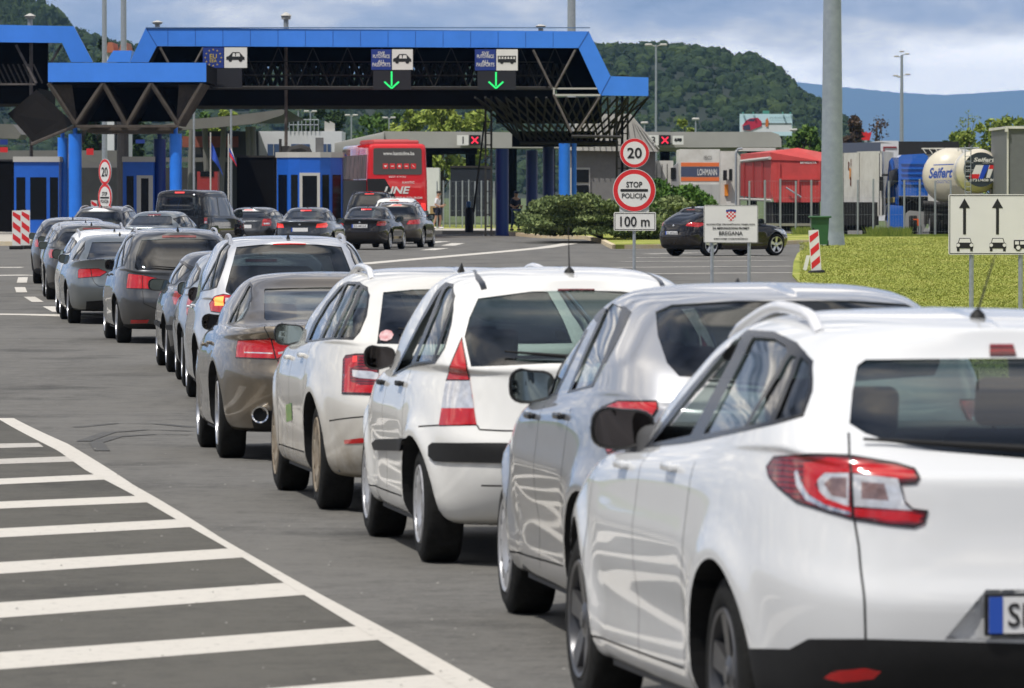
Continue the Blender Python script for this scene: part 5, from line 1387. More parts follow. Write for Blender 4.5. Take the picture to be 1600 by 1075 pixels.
# lattice: chords, verticals and crossing diagonals in several planes
mb = MB(); lo, hi = 138, 74
for dd in (.6,):
    for y_ in (138, 136): bar(mb, P(245, y_, D0 + dd), P(865, y_ + 1, D0 + dd), .055)
    bar(mb, P(300, 117, D0 + dd), P(865, 118, D0 + dd), .025); bar(mb, P(300, 96, D0 + dd), P(865, 97, D0 + dd), .02)
    x = 300
    while x < 860:
        bar(mb, P(x, lo, D0 + dd), P(x + 27, hi, D0 + dd), .02); bar(mb, P(x + 27, hi, D0 + dd), P(x + 54, lo, D0 + dd), .02); x += 54
under(mb.build('front_truss', STEELK, smooth=0), root)
mb = MB()
for dd in (4, 8, 12):
    x = 300
    while x < 870:
        bar(mb, P(x, 138, D0 + dd), P(x + 14, 100, D0 + dd), .07); bar(mb, P(x + 14, 138, D0 + dd), P(x, 100, D0 + dd), .07); x += 11 + dd * .4
    bar(mb, P(300, 120, D0 + dd), P(870, 120, D0 + dd), .05)
under(mb.build('inner_truss', STEELK, smooth=0), root)
for (xa, ya, xb, yb) in ((833, 78, 862, 137), (899, 78, 868, 137), (250, 74, 263, 98), (318, 74, 305, 98), (865, 148, 893, 207), (937, 152, 903, 205)):
    mb = MB(); bar(mb, P(xa, ya, D0 - .1), P(xb, yb, D0 - .1), .055); under(mb.build('diagonal_strut', STEELB, smooth=30), root)
mb = MB(); pbox(mb, 862, 933, 137, 139.5, D0 - .1, .15); pbox(mb, 865, 938, 147, 150, D0 - .1, .15); pbox(mb, 864, 867, 139, 148, D0 - .1, .1); under(mb.build('end_frame', TRIMG, smooth=0), root)
# inverted lattice pyramid at the right
mb = MB(); A0, A1, B0, B1 = 742, 1013, 815, 958; ya, yb = 152, 222
def node(t, top, dd):
    x = (A0 + (A1 - A0) * t) if top else (B0 + (B1 - B0) * t); f = (dd if top else 5 + dd * .25)
    return P(x, ya if top else yb, D0 + .4 + f)
for dd in (0, 4.5, 9, 13.5):
    n = 17
    for i in range(n + 1):
        t = i / n
        for sh_ in (-.20, .20):
            t2 = min(1, max(0, t + sh_)); bar(mb, node(t, True, dd), node(t2, False, dd), .045)
for t in (0, .12, .88, 1):
    for i in range(8):
        d1 = i * 13.5 / 7; bar(mb, node(t, True, d1), node(t, False, min(13.5, d1 + 2)), .045); bar(mb, node(t, True, d1), node(t, False, max(0, d1 - 2)), .045)
bar(mb, P(B0 - 3, yb + 1, D0 + 5), P(B1 + 8, yb + 1, D0 + 5), .09); bar(mb, P(B0 - 3, yb + 3, D0 + 9), P(B1 + 5, yb + 3, D0 + 9), .12); bar(mb, P(893, 213, D0 - .1), P(972, 214, D0 - .1), .07)
under(mb.build('lattice_pyramid', STEELK, smooth=0), root)
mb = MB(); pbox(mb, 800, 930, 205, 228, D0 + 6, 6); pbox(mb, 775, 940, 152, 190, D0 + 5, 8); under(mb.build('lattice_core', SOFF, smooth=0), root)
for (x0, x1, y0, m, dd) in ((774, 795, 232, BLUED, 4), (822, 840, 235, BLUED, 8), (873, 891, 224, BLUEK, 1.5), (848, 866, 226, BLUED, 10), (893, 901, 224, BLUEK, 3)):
    D = D0 + dd; a, b = P(x0, y0, D), P(x1, y0, D); mb = MB(); mb.cyl(((a.x + b.x) / 2, D, 0), ((a.x + b.x) / 2, D, a.z), (b.x - a.x) / 2, n=20)
    under(mb.build('column', m, smooth=40), root)
for (x0, D) in ((757, D0 + 2), (962, D0 + 3), (970, D0 + 3)):
    mb = MB(); 
    for dx in (0, .25):
        mb.box(X_(x0, D) + dx, X_(x0, D) + dx + .09, D, D + .1, 0, Z_(150, D))
    for k in range(14): mb.box(X_(x0, D), X_(x0, D) + .34, D + .02, D + .06, .4 + k * .5, .45 + k * .5)
    under(mb.build('ladder_post', STEELK, smooth=0), root)
# --- left canopy and the low front block
rl = empty('left_canopy', (X_(40, D0), D0 + 6, 0), 0, 'second blue-edged steel canopy cut by the left picture edge', 'canopy')
mb = MB(); pprism(mb, [(-90, 37), (115, 41), (97, 67), (-90, 65)], D0, .3); pprism(mb, [(115, 41), (145, 97), (111, 97), (97, 67)], D0, .3); under(mb.build('fascia', BLUE, smooth=0), rl)
mb = MB()
for a, b in ((P(-90, 39, D0), P(80, 43, D0)),):
    mb.add([(a.x, D0 + .3, a.z), (b.x, D0 + .3, b.z), (b.x, D0 + 12, b.z), (a.x, D0 + 12, a.z)], [(0, 1, 2, 3)])
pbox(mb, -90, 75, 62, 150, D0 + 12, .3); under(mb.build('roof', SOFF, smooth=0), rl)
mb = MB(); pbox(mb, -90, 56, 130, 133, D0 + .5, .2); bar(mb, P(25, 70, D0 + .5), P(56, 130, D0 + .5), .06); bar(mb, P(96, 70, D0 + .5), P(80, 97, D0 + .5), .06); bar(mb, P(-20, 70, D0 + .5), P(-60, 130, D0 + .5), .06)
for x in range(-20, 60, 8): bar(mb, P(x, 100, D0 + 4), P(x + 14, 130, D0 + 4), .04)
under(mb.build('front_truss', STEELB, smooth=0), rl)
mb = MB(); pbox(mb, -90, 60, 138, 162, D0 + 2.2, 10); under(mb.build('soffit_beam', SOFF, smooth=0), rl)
# low block on brown folded panels and blue columns
D1 = 257
rf = empty('entrance_canopy', (X_(195, D1), D1 + 5, 0), 0, 'low blue-edged roof block on brown folded panels and blue columns', 'canopy')
mb = MB(); pbox(mb, 75, 322, 98, 128, D1, .25)
a, b = P(75, 98, D1), P(75, 128, D1); c = P(57, 107, D1 + 12)
mb.add([(a.x, D1, a.z), (a.x, D1, b.z), (a.x - .35, D1 + 11, b.z), (a.x - .35, D1 + 11, a.z)], [(0, 1, 2, 3)])
under(mb.build('fascia', BLUE, smooth=0), rf)
mb = MB(); pbox(mb, 76, 321, 100, 127, D1 + .26, 10); pbox(mb, 112, 284, 129, 190, D1 + 8, .3); pbox(mb, 82, 316, 129, 132, D1 + .3, 9); under(mb.build('roof', SOFF, smooth=0), rf)
Ts = [(76, 0), (161, 1), (236, 1), (316, 0)]
tops = [76, 161, 161, 236, 236, 316]; bots = [118, 118, 197, 199, 278, 278]
for i in range(6):
    t, bt_ = tops[i], bots[i]; mb = MB()
    for k in range(7):
        f = k / 7 * 6
        p_, q_ = P(t, 130, D1 + .1), P(bt_, 195, D1 + .4)
        p_ = Vector((p_.x, p_.y + f, p_.z)); q_ = Vector((q_.x, q_.y + f, q_.z)); mb.cyl(p_, q_, .07 if k else .1, n=6)
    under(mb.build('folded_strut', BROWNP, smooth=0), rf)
for i in (0, 5):
    t, bt_ = tops[i], bots[i]; mb = MB()
    A, B = P(t, 130, D1 + .5), P(bt_, 195, D1 + .5); mb.add([A, B, (B.x, B.y + 6, B.z), (A.x, A.y + 6, A.z)], [(0, 1, 2, 3)])
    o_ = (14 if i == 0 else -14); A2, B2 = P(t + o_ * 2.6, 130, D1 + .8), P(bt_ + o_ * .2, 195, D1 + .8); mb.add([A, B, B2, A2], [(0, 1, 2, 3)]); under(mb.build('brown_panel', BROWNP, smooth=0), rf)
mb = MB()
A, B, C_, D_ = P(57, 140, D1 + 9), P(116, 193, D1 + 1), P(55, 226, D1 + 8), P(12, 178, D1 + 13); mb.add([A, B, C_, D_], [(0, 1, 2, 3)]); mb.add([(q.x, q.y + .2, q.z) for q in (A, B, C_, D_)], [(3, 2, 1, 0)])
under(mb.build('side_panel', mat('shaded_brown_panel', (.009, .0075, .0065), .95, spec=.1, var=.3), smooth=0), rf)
mb = MB(); pbox(mb, 118, 279, 195, 199, D1 + .3, .3); pprism(mb, [(120, 199), (277, 199), (262, 208), (140, 208)], D1 + .7, 5); bar(mb, P(118, 197, D1 + .4), P(50, 225, D1 + 4), .07); under(mb.build('ring_beam', BROWNP, smooth=0), rf)
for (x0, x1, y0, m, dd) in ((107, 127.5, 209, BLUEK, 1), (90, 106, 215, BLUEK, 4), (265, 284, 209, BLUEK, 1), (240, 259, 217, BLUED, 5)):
    D = D1 + dd; a, b = P(x0, y0, D), P(x1, y0, D); mb = MB(); mb.cyl(((a.x + b.x) / 2, D, 0), ((a.x + b.x) / 2, D, a.z), (b.x - a.x) / 2, n=24); mb.cyl(((a.x + b.x) / 2, D, a.z), ((a.x + b.x) / 2, D, a.z + .35), .09, n=10)
    under(mb.build('column', m, smooth=40), rf)
# roof vents and masts
def vent(x, y0, y1, D, label):
    r_ = empty('roof_vent', P(x, y1, D), 0, label, 'roof vent', 'vents on the canopy roofs'); q = P(x, y1, D); h = Z_(y0, D) - q.z
    mb = MB(); mb.cyl((0, 0, -.1), (0, 0, h * .65), .11, n=10); mb.build('pipe', GALV, r_, smooth=40)
    mb = MB(); mb.cyl((0, 0, h * .6), (0, 0, h * .8), .2, .22, n=12); mb.cyl((0, 0, h * .8), (0, 0, h), .27, .04, n=12); mb.build('cowl', TRIMG, r_, smooth=20)
vent(47, 21, 41, D0 + 5, 'small capped vent on the left canopy roof'); vent(246, 32, 46, D0 + 4, 'short dark capped vent above the left end of the wide canopy')
vent(447, 19, 47, D0 + 6, 'tall capped vent near the middle of the wide canopy'); vent(845, 38, 52, D0 + 4, 'short capped vent near the right end of the wide canopy')
def mast(x, y0, y1, D, w0, w1, label, name='lamp_mast', heads=None, m=None, group='masts and tall posts', base=None):
    q = P(x, y0, D); r_ = empty(name, (q.x, D, base if base is not None else zg(q.x, D)), 0, label, 'mast', group)
    mb = MB(); mb.cyl((0, 0, 0), (0, 0, q.z), w0, w1, n=24 if w0 > .2 else 10); mb.build('pole', m or GALV, r_, smooth=40)
    if heads:
        hb = MB()
        for (hx, hz, sz) in heads:
            hb.rbox((hx, 0, q.z + hz), (sz, sz * .5, sz * .35), sz * .3); hb.cyl((0, 0, q.z + hz - .1), (hx, 0, q.z + hz), .03, n=6)
        hb.build('lamp_head', TRIMG, r_, smooth=40)
    return r_
mast(163, -60, 97, 330, .15, .12, 'thin grey mast, left one of the pair behind the canopies'); mast(193, -60, 97, 320, .17, .14, 'thicker grey mast, right one of the pair behind the canopies')
mast(893, -60, 50, 320, .24, .20, 'grey mast rising behind the right end of the wide canopy')
mast(1025, 70, 205, 420, .09, .06, 'slim lamp mast in front of the wooded hill', heads=[(-.5, 0, .25), (.5, 0, .25)])
mast(1409, 86, 222, 520, .22, .11, 'tall floodlight mast against the blue mountain', heads=[(-.45, -.1, .2), (.45, .1, .2), (0, .3, .2), (-.5, -1.7, .22), (.5, -1.6, .22), (-.2, -1.8, .2)])
# big galvanised post at the right
q = P(1300, 385, 218); r_ = empty('galvanised_post', (q.x, 218, 0), 0, 'massive galvanised steel post beside the green bin, leaving the frame at the top', 'post')
mb = MB(); mb.cyl((0, 0, 0), (0, 0, 12), .41, .27, n=28); mb.cyl((0, 0, 0), (0, 0, .5), .46, .41, n=28); mb.build('shaft', mat('post_zinc', (.34, .38, .42), .5, metal=.35, col2=(.26, .30, .34), scale=3), r_, smooth=40)
# --- kiosks
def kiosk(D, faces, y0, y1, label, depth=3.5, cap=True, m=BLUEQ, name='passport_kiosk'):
    """faces: (x0, x1, [window spans], depth offsets)"""
    xs = [f[0] for f in faces] + [faces[-1][1]]; r_ = empty(name, (X_((xs[0] + xs[-1]) / 2, D), D, .14), 0, label, 'kiosk', 'passport kiosks')
    zt = Z_(y0, D); z0 = .14; mb = MB(); pl = []
    for f in faces: pl.append((X_(f[0], D), D + f[3]))
    pl.append((X_(faces[-1][1], D), D + faces[-1][4])); pl += [(pl[-1][0], D + depth), (pl[0][0], D + depth)]
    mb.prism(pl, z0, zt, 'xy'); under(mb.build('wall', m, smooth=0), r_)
    if cap:
        mb = MB(); c = Vector((sum(p[0] for p in pl) / len(pl), sum(p[1] for p in pl) / len(pl))); mb.prism([tuple(c + (Vector(p) - c) * 1.04) for p in pl], zt, zt + .22, 'xy'); under(mb.build('roof', TRIMG, smooth=0), r_)
    for f in faces:
        a = Vector((X_(f[0], D), D + f[3])); b = Vector((X_(f[1], D), D + f[4])); d = b - a; n = Vector((d.y, -d.x)).normalized()
        for (u0, u1, v0, v1, kind) in f[2]:
            zlo = Z_(v1, D); zhi = Z_(v0, D); p0 = a + d * u0 + n * .015; p1 = a + d * u1 + n * .015
            if kind == 'door':
                mb = MB()
                for (ua, ub, za, zb_) in ((u0, u1, zhi - .12, zhi), (u0, u0 + .14, zlo, zhi - .12), (u1 - .14, u1, zlo, zhi - .12), (u0 + .14, u1 - .14, zlo, zlo + .2)):
                    q0, q1 = a + d * ua + n * .03, a + d * ub + n * .03; mb.add([(q0.x, q0.y, za), (q1.x, q1.y, za), (q1.x, q1.y, zb_), (q0.x, q0.y, zb_), (q0.x - n.x * .05, q0.y - n.y * .05, za), (q1.x - n.x * .05, q1.y - n.y * .05, za), (q1.x - n.x * .05, q1.y - n.y * .05, zb_), (q0.x - n.x * .05, q0.y - n.y * .05, zb_)], [(0, 1, 2, 3), (4, 7, 6, 5), (0, 4, 5, 1), (1, 5, 6, 2), (2, 6, 7, 3), (3, 7, 4, 0)])
                dr = under(mb.build('door', TRIMG, smooth=0), r_)
            mb = MB(); mb.quad((p0.x, p0.y, zlo), (p1.x, p1.y, zlo), (p1.x, p1.y, zhi), (p0.x, p0.y, zhi)); under(mb.build('window', WINB, smooth=0), r_)
    return r_
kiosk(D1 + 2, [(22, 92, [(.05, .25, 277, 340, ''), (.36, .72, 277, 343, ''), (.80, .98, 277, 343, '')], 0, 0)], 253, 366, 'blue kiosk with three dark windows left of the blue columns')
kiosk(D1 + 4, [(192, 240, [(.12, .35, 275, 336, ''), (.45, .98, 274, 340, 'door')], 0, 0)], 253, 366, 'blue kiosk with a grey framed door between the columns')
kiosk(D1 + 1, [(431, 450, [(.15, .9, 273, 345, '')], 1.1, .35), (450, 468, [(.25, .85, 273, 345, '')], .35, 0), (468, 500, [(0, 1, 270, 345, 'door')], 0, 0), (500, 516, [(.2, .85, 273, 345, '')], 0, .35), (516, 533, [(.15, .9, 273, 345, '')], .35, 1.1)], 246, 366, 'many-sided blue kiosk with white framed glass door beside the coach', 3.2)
for (x0, x1, y0, D, lb_) in ((370, 428, 246, D1 + 9, 'unlit black booth between the van and the many-sided kiosk'), (-40, 20, 252, D1 + 6, 'unlit black booth at the left picture edge')):
    r_ = empty('dark_booth', (X_((x0 + x1) / 2, D), D, 0), 0, lb_, 'booth'); mb = MB(); pbox(mb, x0, x1, y0, 362, D, 3); under(mb.build('wall', SOFF, smooth=0), r_)
    mb = MB(); pbox(mb, x0 - 1, x1 + 1, y0 - 3, y0, D - .05, 3.1); under(mb.build('roof', STEELK, smooth=0), r_)
# cabinets and equipment on the many-sided kiosk's roof
r_ = empty('rooftop_unit', P(498, 243, D1 + 2), 0, 'grey upright equipment box on top of the many-sided kiosk', 'equipment'); mb = MB(); pbox(mb, 493, 505, 215, 243, D1 + 2, .5); pbox(mb, 490, 507, 240, 245, D1 + 2.1, .3); under(mb.build('housing', mat('unit_grey', (.12, .12, .12), .7, var=.3), smooth=0), r_)
r_ = empty('air_conditioner', P(470, 245, D1 + 2), 0, 'dark curved air conditioner on top of the many-sided kiosk', 'equipment'); mb = MB(); q = [P(x, y, D1 + 1.8) for x, y in ((450, 243), (455, 234), (470, 231), (480, 234), (484, 243))]; mb.tube(q, .16, 8); pbox(mb, 440, 452, 228, 244, D1 + 2, .4); bar(mb, P(438, 244, D1 + 2), P(438, 217, D1 + 2), .06); under(mb.build('housing', STEELK, smooth=40), r_)
mb = MB(); mb.cyl((0, 0, 0), (0, 0, Z_(60, D0 + 1.4)), .07, n=8); q = P(447, 300, D0 + 1.4); o = tag(mb.build('camera_pole', STEELB, loc=(q.x, q.y, .14), smooth=40), 'dark vertical pole rising from the kiosks to the wide canopy', 'pole')
mb = MB(); mb.cyl((0, 0, 0), (0, 0, Z_(55, D0 + 1.4)), .075, n=8); q = P(49, 300, D0 + 1.4); o = tag(mb.build('camera_pole', STEELB, loc=(q.x, q.y, .14), smooth=40), 'dark vertical pole under the left canopy', 'pole')
# --- overhead signs
def car_icon(mb, cx, cz, w, y, kind='car', k=2):
    if kind == 'car': body = [(-.5, -.12), (-.5, .04), (-.34, .10), (-.16, .30), (.22, .30), (.42, .08), (.5, .02), (.5, -.12)]
    elif kind == 'bus': body = [(-.5, -.14), (-.5, .22), (.5, .22), (.5, -.14)]
    else: body = [(-.5, -.14), (-.5, .05), (-.42, .25), (-.2, .25), (-.2, .02), (-.14, .02), (-.14, .25), (.5, .25), (.5, -.14)]
    from mathutils.geometry import tessellate_polygon
    vs = [(cx + a * w, y, cz + b * w) for a, b in body]; mb.add(vs, [tuple(reversed(t)) if True else t for t in tessellate_polygon([[Vector((a, b, 0)) for a, b in body]])], k)
    for dx in (-.28, .28):
        mb.add([(cx + dx * w + .1 * w * math.cos(t), y - .002, cz - .13 * w + .1 * w * math.sin(t)) for t in np.linspace(0, 2 * PI, 14)[:-1]], [tuple(range(13))], k)
    wins = [(-.17, .0, .06, .24), (.02, .26, .06, .24)] if kind == 'car' else ([(-.46 + i * .16, -.34 + i * .16, .05, .17) for i in range(6)] if kind == 'bus' else [])
    for (a, b, c, d) in wins: mb.quad((cx + a * w, y - .003, cz + c * w), (cx + b * w, y - .003, cz + c * w), (cx + (b - .03) * w, y - .003, cz + d * w), (cx + (a + .03) * w, y - .003, cz + d * w), 1)
DS = D0 - .45
def overhead(xa, xm, xb, y0, y1, lines, kind, label, arrow=None, stars=False):
    c = P(xm, y1, DS); r_ = empty('lane_sign', (c.x, DS, c.z), 0, label, 'sign', 'overhead lane signs')
    mb = MB(); pbox(mb, xa, xm - .5, y0, y1, DS, .08, 0); pbox(mb, xm + .5, xb, y0, y1, DS, .08, 1); car_icon(mb, X_((xm + xb) / 2, DS), (Z_(y0, DS) + Z_(y1, DS)) / 2, .78, DS - .01, kind, 2)
    under(mb.build('sign_board', [SIGNB, SIGNW, INK], smooth=0), r_)
    t = MB()
    for s_, yy, hh, wd in lines: text_mb(t, s_, (X_((xa + xm) / 2, DS), DS - .012, Z_(yy, DS)), wd, hh, bold=.01)
    if stars:
        cx, cz = X_((xa + xm) / 2, DS), (Z_(y0, DS) + Z_(y1, DS)) / 2
        for i in range(12):
            a = i * PI / 6; sx_, sz_ = cx + .34 * math.cos(a), cz + .34 * math.sin(a)
            t.add([(sx_ + (.045 if j % 2 == 0 else .02) * math.sin(j * PI / 5), DS - .012, sz_ + (.045 if j % 2 == 0 else .02) * math.cos(j * PI / 5)) for j in range(10)], [tuple(range(10))])
    under(t.build('sign_lettering', SIGNW if not stars else YEL, smooth=0), r_)
    if arrow:
        ax0, ax1, ay0, ay1 = arrow
        mb = MB(); pbox(mb, ax0, ax1, ay0, ay1, DS, .3); under(mb.build('display_box', mat('display_black', (.018, .018, .022), .4), smooth=0), r_)
        if not stars:
            cx = X_(xm, DS); zt, zb_ = Z_(ay0 + 1.5, DS), Z_(ay1 - 2, DS); mb = MB(); y = DS - .03
            mb.box(cx - .036, cx + .036, y, y + .02, zb_ + .1, zt)
            for sg in (-1, 1):
                M_ = Matrix.Translation((cx, y, zb_)) @ Matrix.Rotation(-sg * rad(48), 4, 'Y'); mb.box(-.036, .036, -.002, .018, 0, .42, None, M_)
            under(mb.build('green_arrow', ARROW, smooth=0), r_)
    return r_
overhead(317, 350, 386, 74, 106, [('EU', 88, .2, .3), ('EEA', 95, .12, .3)], 'car', 'blue sign with ring of yellow stars beside a white car sign', (323, 378, 107, 137), True)
overhead(580, 612, 645, 77, 109, [('SVE', 83, .13, .3), ('PUTOVNICE', 88, .15, .72), ('ALL', 96, .13, .3), ('PASSPORTS', 101, .16, .76)], 'car', 'blue all passports sign with white car panel and green arrow below', (583, 642, 110, 140))
overhead(742, 775, 809, 77, 110, [('SVE', 83, .13, .3), ('PUTOVNICE', 88, .15, .72), ('ALL', 96, .13, .3), ('PASSPORTS', 101, .16, .76)], 'bus', 'blue all passports sign with white bus panel and green arrow below', (746, 806, 111, 140))
# --- grey toll canopies farther back
DT = 372
GREYP = mat('grey_fascia_panel', (.34, .33, .31), .6, var=.08, scale=.6)
r_ = empty('toll_canopy', (X_(640, DT), DT + 4, 0), 0, 'flat grey toll canopy behind the coach with lane number one', 'canopy')
mb = MB(); pprism(mb, [(598, 205), (745, 206), (930, 208), (930, 232), (745, 231), (602, 231)], DT, 9)
under(mb.build('fascia', GREYP, smooth=0), r_)
mb = MB(); a = P(600, 206, DT); b = P(602, 231, DT); c = P(520, 224, DT + 10); d = P(520, 247, DT + 10)
rows = []
for k in range(9):
    t = k / 8; ang = t * PI
    p0 = Vector((a.x, DT, (a.z + b.z) / 2)); h = (a.z - b.z) / 2
    off = Vector((0, -math.sin(ang) * .3, math.cos(ang) * h)); rows.append([p0 + off, Vector((c.x, DT + 14, p0.z - .55)) + off])
for r0, r1 in zip(rows[:-1], rows[1:]): mb.add([r0[0], r0[1], r1[1], r1[0]], [(0, 1, 2, 3)])
under(mb.build('rounded_end', mat('curved_grey_panel', (.33, .32, .30), .5), smooth=60), r_)
for x in (600, 668, 735, 800, 860): mb = MB(); q = P(x, 232, DT + 5); mb.cyl((q.x, DT + 5, 0), (q.x, DT + 5, q.z), .3, n=12); under(mb.build('column', SOFF, smooth=40), r_)
mb = MB(); pbox(mb, 660, 745, 232, 240, DT + 1, 6); pbox(mb, 668, 692, 236, 242, DT + .5, .3); under(mb.build('soffit', SOFF, smooth=0), r_)
r2 = empty('toll_canopy', (X_(1100, DT), DT + 4, 0), 0, 'flat grey toll canopy above the trucks with lane number three', 'canopy')
mb = MB(); pprism(mb, [(960, 206), (1205, 206), (1217, 210), (1221, 218), (1221, 230), (960, 231)], DT, 9); under(mb.build('fascia', GREYP, smooth=0), r2)
mb = MB(); pprism(mb, [(1150, 228), (1232, 231), (1240, 236), (1150, 236)], DT + 1, 6); pbox(mb, 960, 1150, 231, 236, DT + 1, 6); under(mb.build('soffit', GREYP, smooth=0), r2)
for x in (1042, 1000, 1180): mb = MB(); mb.cyl((X_(x, DT), DT + 5, 0), (X_(x, DT), DT + 5, Z_(232, DT)), .3, n=12); under(mb.build('column', SOFF, smooth=40), r2)
def lane_no(x0, x1, x2, y0, y1, num, label, truck=None):
    D = DT - .4; c = P(x1, y1, D); r_ = empty('lane_number_sign', (c.x, D, c.z), 0, label, 'sign', 'lane number signs')
    mb = MB(); pbox(mb, x0, x1 - 1, y0, y1, D, .15, 0); pbox(mb, x1, x2, y0, y1, D, .2, 1)
    if truck: pbox(mb, truck[0], truck[1], y0 + 1, y1 - 1, D, .1, 0); car_icon(mb, X_((truck[0] + truck[1]) / 2, D), Z_((y0 + y1) / 2, D), .44, D - .01, 'truck', 1)
    under(mb.build('sign_board', [SIGNW, INK], smooth=0), r_)
    t = MB(); text_mb(t, num, (X_((x0 + x1) / 2, D), D - .01, Z_((y0 + y1) / 2, D)), None, .42, bold=.01); under(t.build('number', INK, smooth=0), r_)
    mb = MB(); cx, cz = X_((x1 + x2) / 2, D), Z_((y0 + y1) / 2, D)
    for a in (45, -45): mb.box(-.27, .27, -.02, 0, -.04, .04, None, Matrix.Translation((cx, D - .01, cz)) @ Matrix.Rotation(rad(a), 4, 'Y'))
    under(mb.build('red_cross', XRED, smooth=0), r_)
lane_no(714, 733, 751, 211, 227, '1', 'white lane number one with red lit cross on the grey canopy')
lane_no(1012, 1030, 1048, 211, 227, '3', 'white lane number three with red lit cross and small truck panel', truck=(1051, 1068))
# --- customs hall with sloping roof behind the round signs
D = 312; r_ = empty('customs_hall', (X_(980, D), D + 5, 0), 0, 'grey hall with steep pale roof behind the round traffic signs', 'building')
mb = MB(); pprism(mb, [(880, 233), (1024, 236), (1024, 345), (880, 345)], D, 10, 0); under(mb.build('wall', mat('grey_hall_wall', (.17, .165, .16), .85, var=.1), smooth=0), r_)
mb = MB(); pprism(mb, [(890, 235), (905, 178), (985, 178), (1030, 237), (1026, 237)], D - .6, 12); 
under(mb.build('roof', mat('standing_seam_roof', (.45, .44, .41), .6, var=.08), smooth=0), r_)
mb = MB(); pbox(mb, 885, 922, 262, 310, D - .1, .1); pbox(mb, 895, 920, 265, 285, D - .15, .1, 1); pbox(mb, 895, 920, 289, 306, D - .15, .1, 1); under(mb.build('window', [TRIMG, WINB], smooth=0), r_)
mb = MB()
for x in range(905, 1030, 9): bar(mb, P(min(x, 985), 179, D - .7), P(x + 8 if x > 975 else x + 4, 233, D - .7), .03)
under(mb.build('roof_seam', TRIMG, smooth=0), r_)
# --- white office and curved station roof at the left
D = 400; r_ = empty('office_building', (X_(465, D), D + 4, 0), 0, 'white flat-roofed office behind the many-sided kiosk', 'building')
mb = MB(); pbox(mb, 404, 534, 205, 345, D, 9); under(mb.build('wall', WHITEW, smooth=0), r_)
for (a, b) in ((418, 437), (455, 484), (505, 517)): mb = MB(); pbox(mb, a, b, 225, 243, D - .05, .1); pbox(mb, a + (b - a) / 2 - .5, a + (b - a) / 2 + .5, 225, 243, D - .1, .06, 1); under(mb.build('window', [mat('blue_window', (.06, .10, .20), .15), TRIMG], smooth=0), r_)
mb = MB()
for k in range(8): mb.cyl(P(452 + k * 6.5, 205, D - .1), P(452 + k * 6.5, 187, D - .1), .03, n=5)
for y_ in (187, 195): bar(mb, P(452, y_, D - .1), P(498, y_, D - .1), .03)
under(mb.build('roof_railing', GALV, smooth=0), r_)
for x in (511, 519): mb = MB(); pprism(mb, [(x - 4, 189), (x + 4, 193), (x + 4, 205), (x - 4, 205)], D + .3, .4); under(mb.build('roof_vent', TRIMG, smooth=0), r_)
D = 385; r_ = empty('station_roof', (X_(380, D), D, 0), 0, 'long grey upswept station roof on slanting columns seen under the canopy', 'building')
mb = MB(); pprism(mb, [(250, 196), (300, 186), (360, 181), (440, 171), (449, 173), (440, 180), (400, 193), (340, 199), (250, 206)], D, 1.5)
mb.add([P(449, 173, D + 1), P(475, 188, D + 14), P(440, 193, D + 12), P(400, 193, D + 1)], [(0, 1, 2, 3)]); mb.add([P(449, 172, D + 1), P(475, 187, D + 14), P(300, 200, D + 14), P(300, 186, D + 1)], [(0, 1, 2, 3)])
under(mb.build('roof', CONC, smooth=0), r_)
mb = MB(); pbox(mb, 300, 404, 205, 345, D + 14, 2); under(mb.build('dark_glazing', mat('shaded_glazing', (.03, .03, .032), .3), smooth=0), r_)
mb = MB(); pbox(mb, 285, 372, 213, 230, D + 13, .5); under(mb.build('red_brick_band', mat('red_brick', (.24, .07, .045), .85, var=.15), smooth=0), r_)
mb = MB(); pbox(mb, 130, 372, 246, 253, D + 12, .6); under(mb.build('parapet', CONC, smooth=0), r_)
for (a, b) in ((350, 343), (388, 392), (395, 400), (320, 326), (300, 296)): mb = MB(); mb.cyl(P(a, 198, D + 3), P(b, 345, D + 3), .18, n=8); under(mb.build('column', CONC, smooth=40), r_)
r_ = empty('station_roof', (X_(-20, D), D, 0), 0, 'short end of the grey curved roof at the left picture edge', 'building'); mb = MB(); pprism(mb, [(-60, 192), (20, 194), (33, 210), (28, 217), (-60, 214)], D, 6); under(mb.build('roof', CONC, smooth=0), r_)
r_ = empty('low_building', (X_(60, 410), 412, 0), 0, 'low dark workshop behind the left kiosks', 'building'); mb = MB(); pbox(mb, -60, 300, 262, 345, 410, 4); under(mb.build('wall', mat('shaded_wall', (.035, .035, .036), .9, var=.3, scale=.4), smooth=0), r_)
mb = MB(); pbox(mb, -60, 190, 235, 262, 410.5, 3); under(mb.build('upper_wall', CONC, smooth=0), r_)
for (x0, x1, y0, y1, m) in ((0, 12, 218, 226, SIGNB), (0, 12, 230, 238, SIGNR), (100, 108, 230, 240, SIGNB), (135, 146, 232, 242, SIGNR), (212, 226, 218, 224, SIGNB)):
    mb = MB(); pbox(mb, x0, x1, y0, y1, 405, .1); under(mb.build('wall_sign', m, smooth=0), r_)
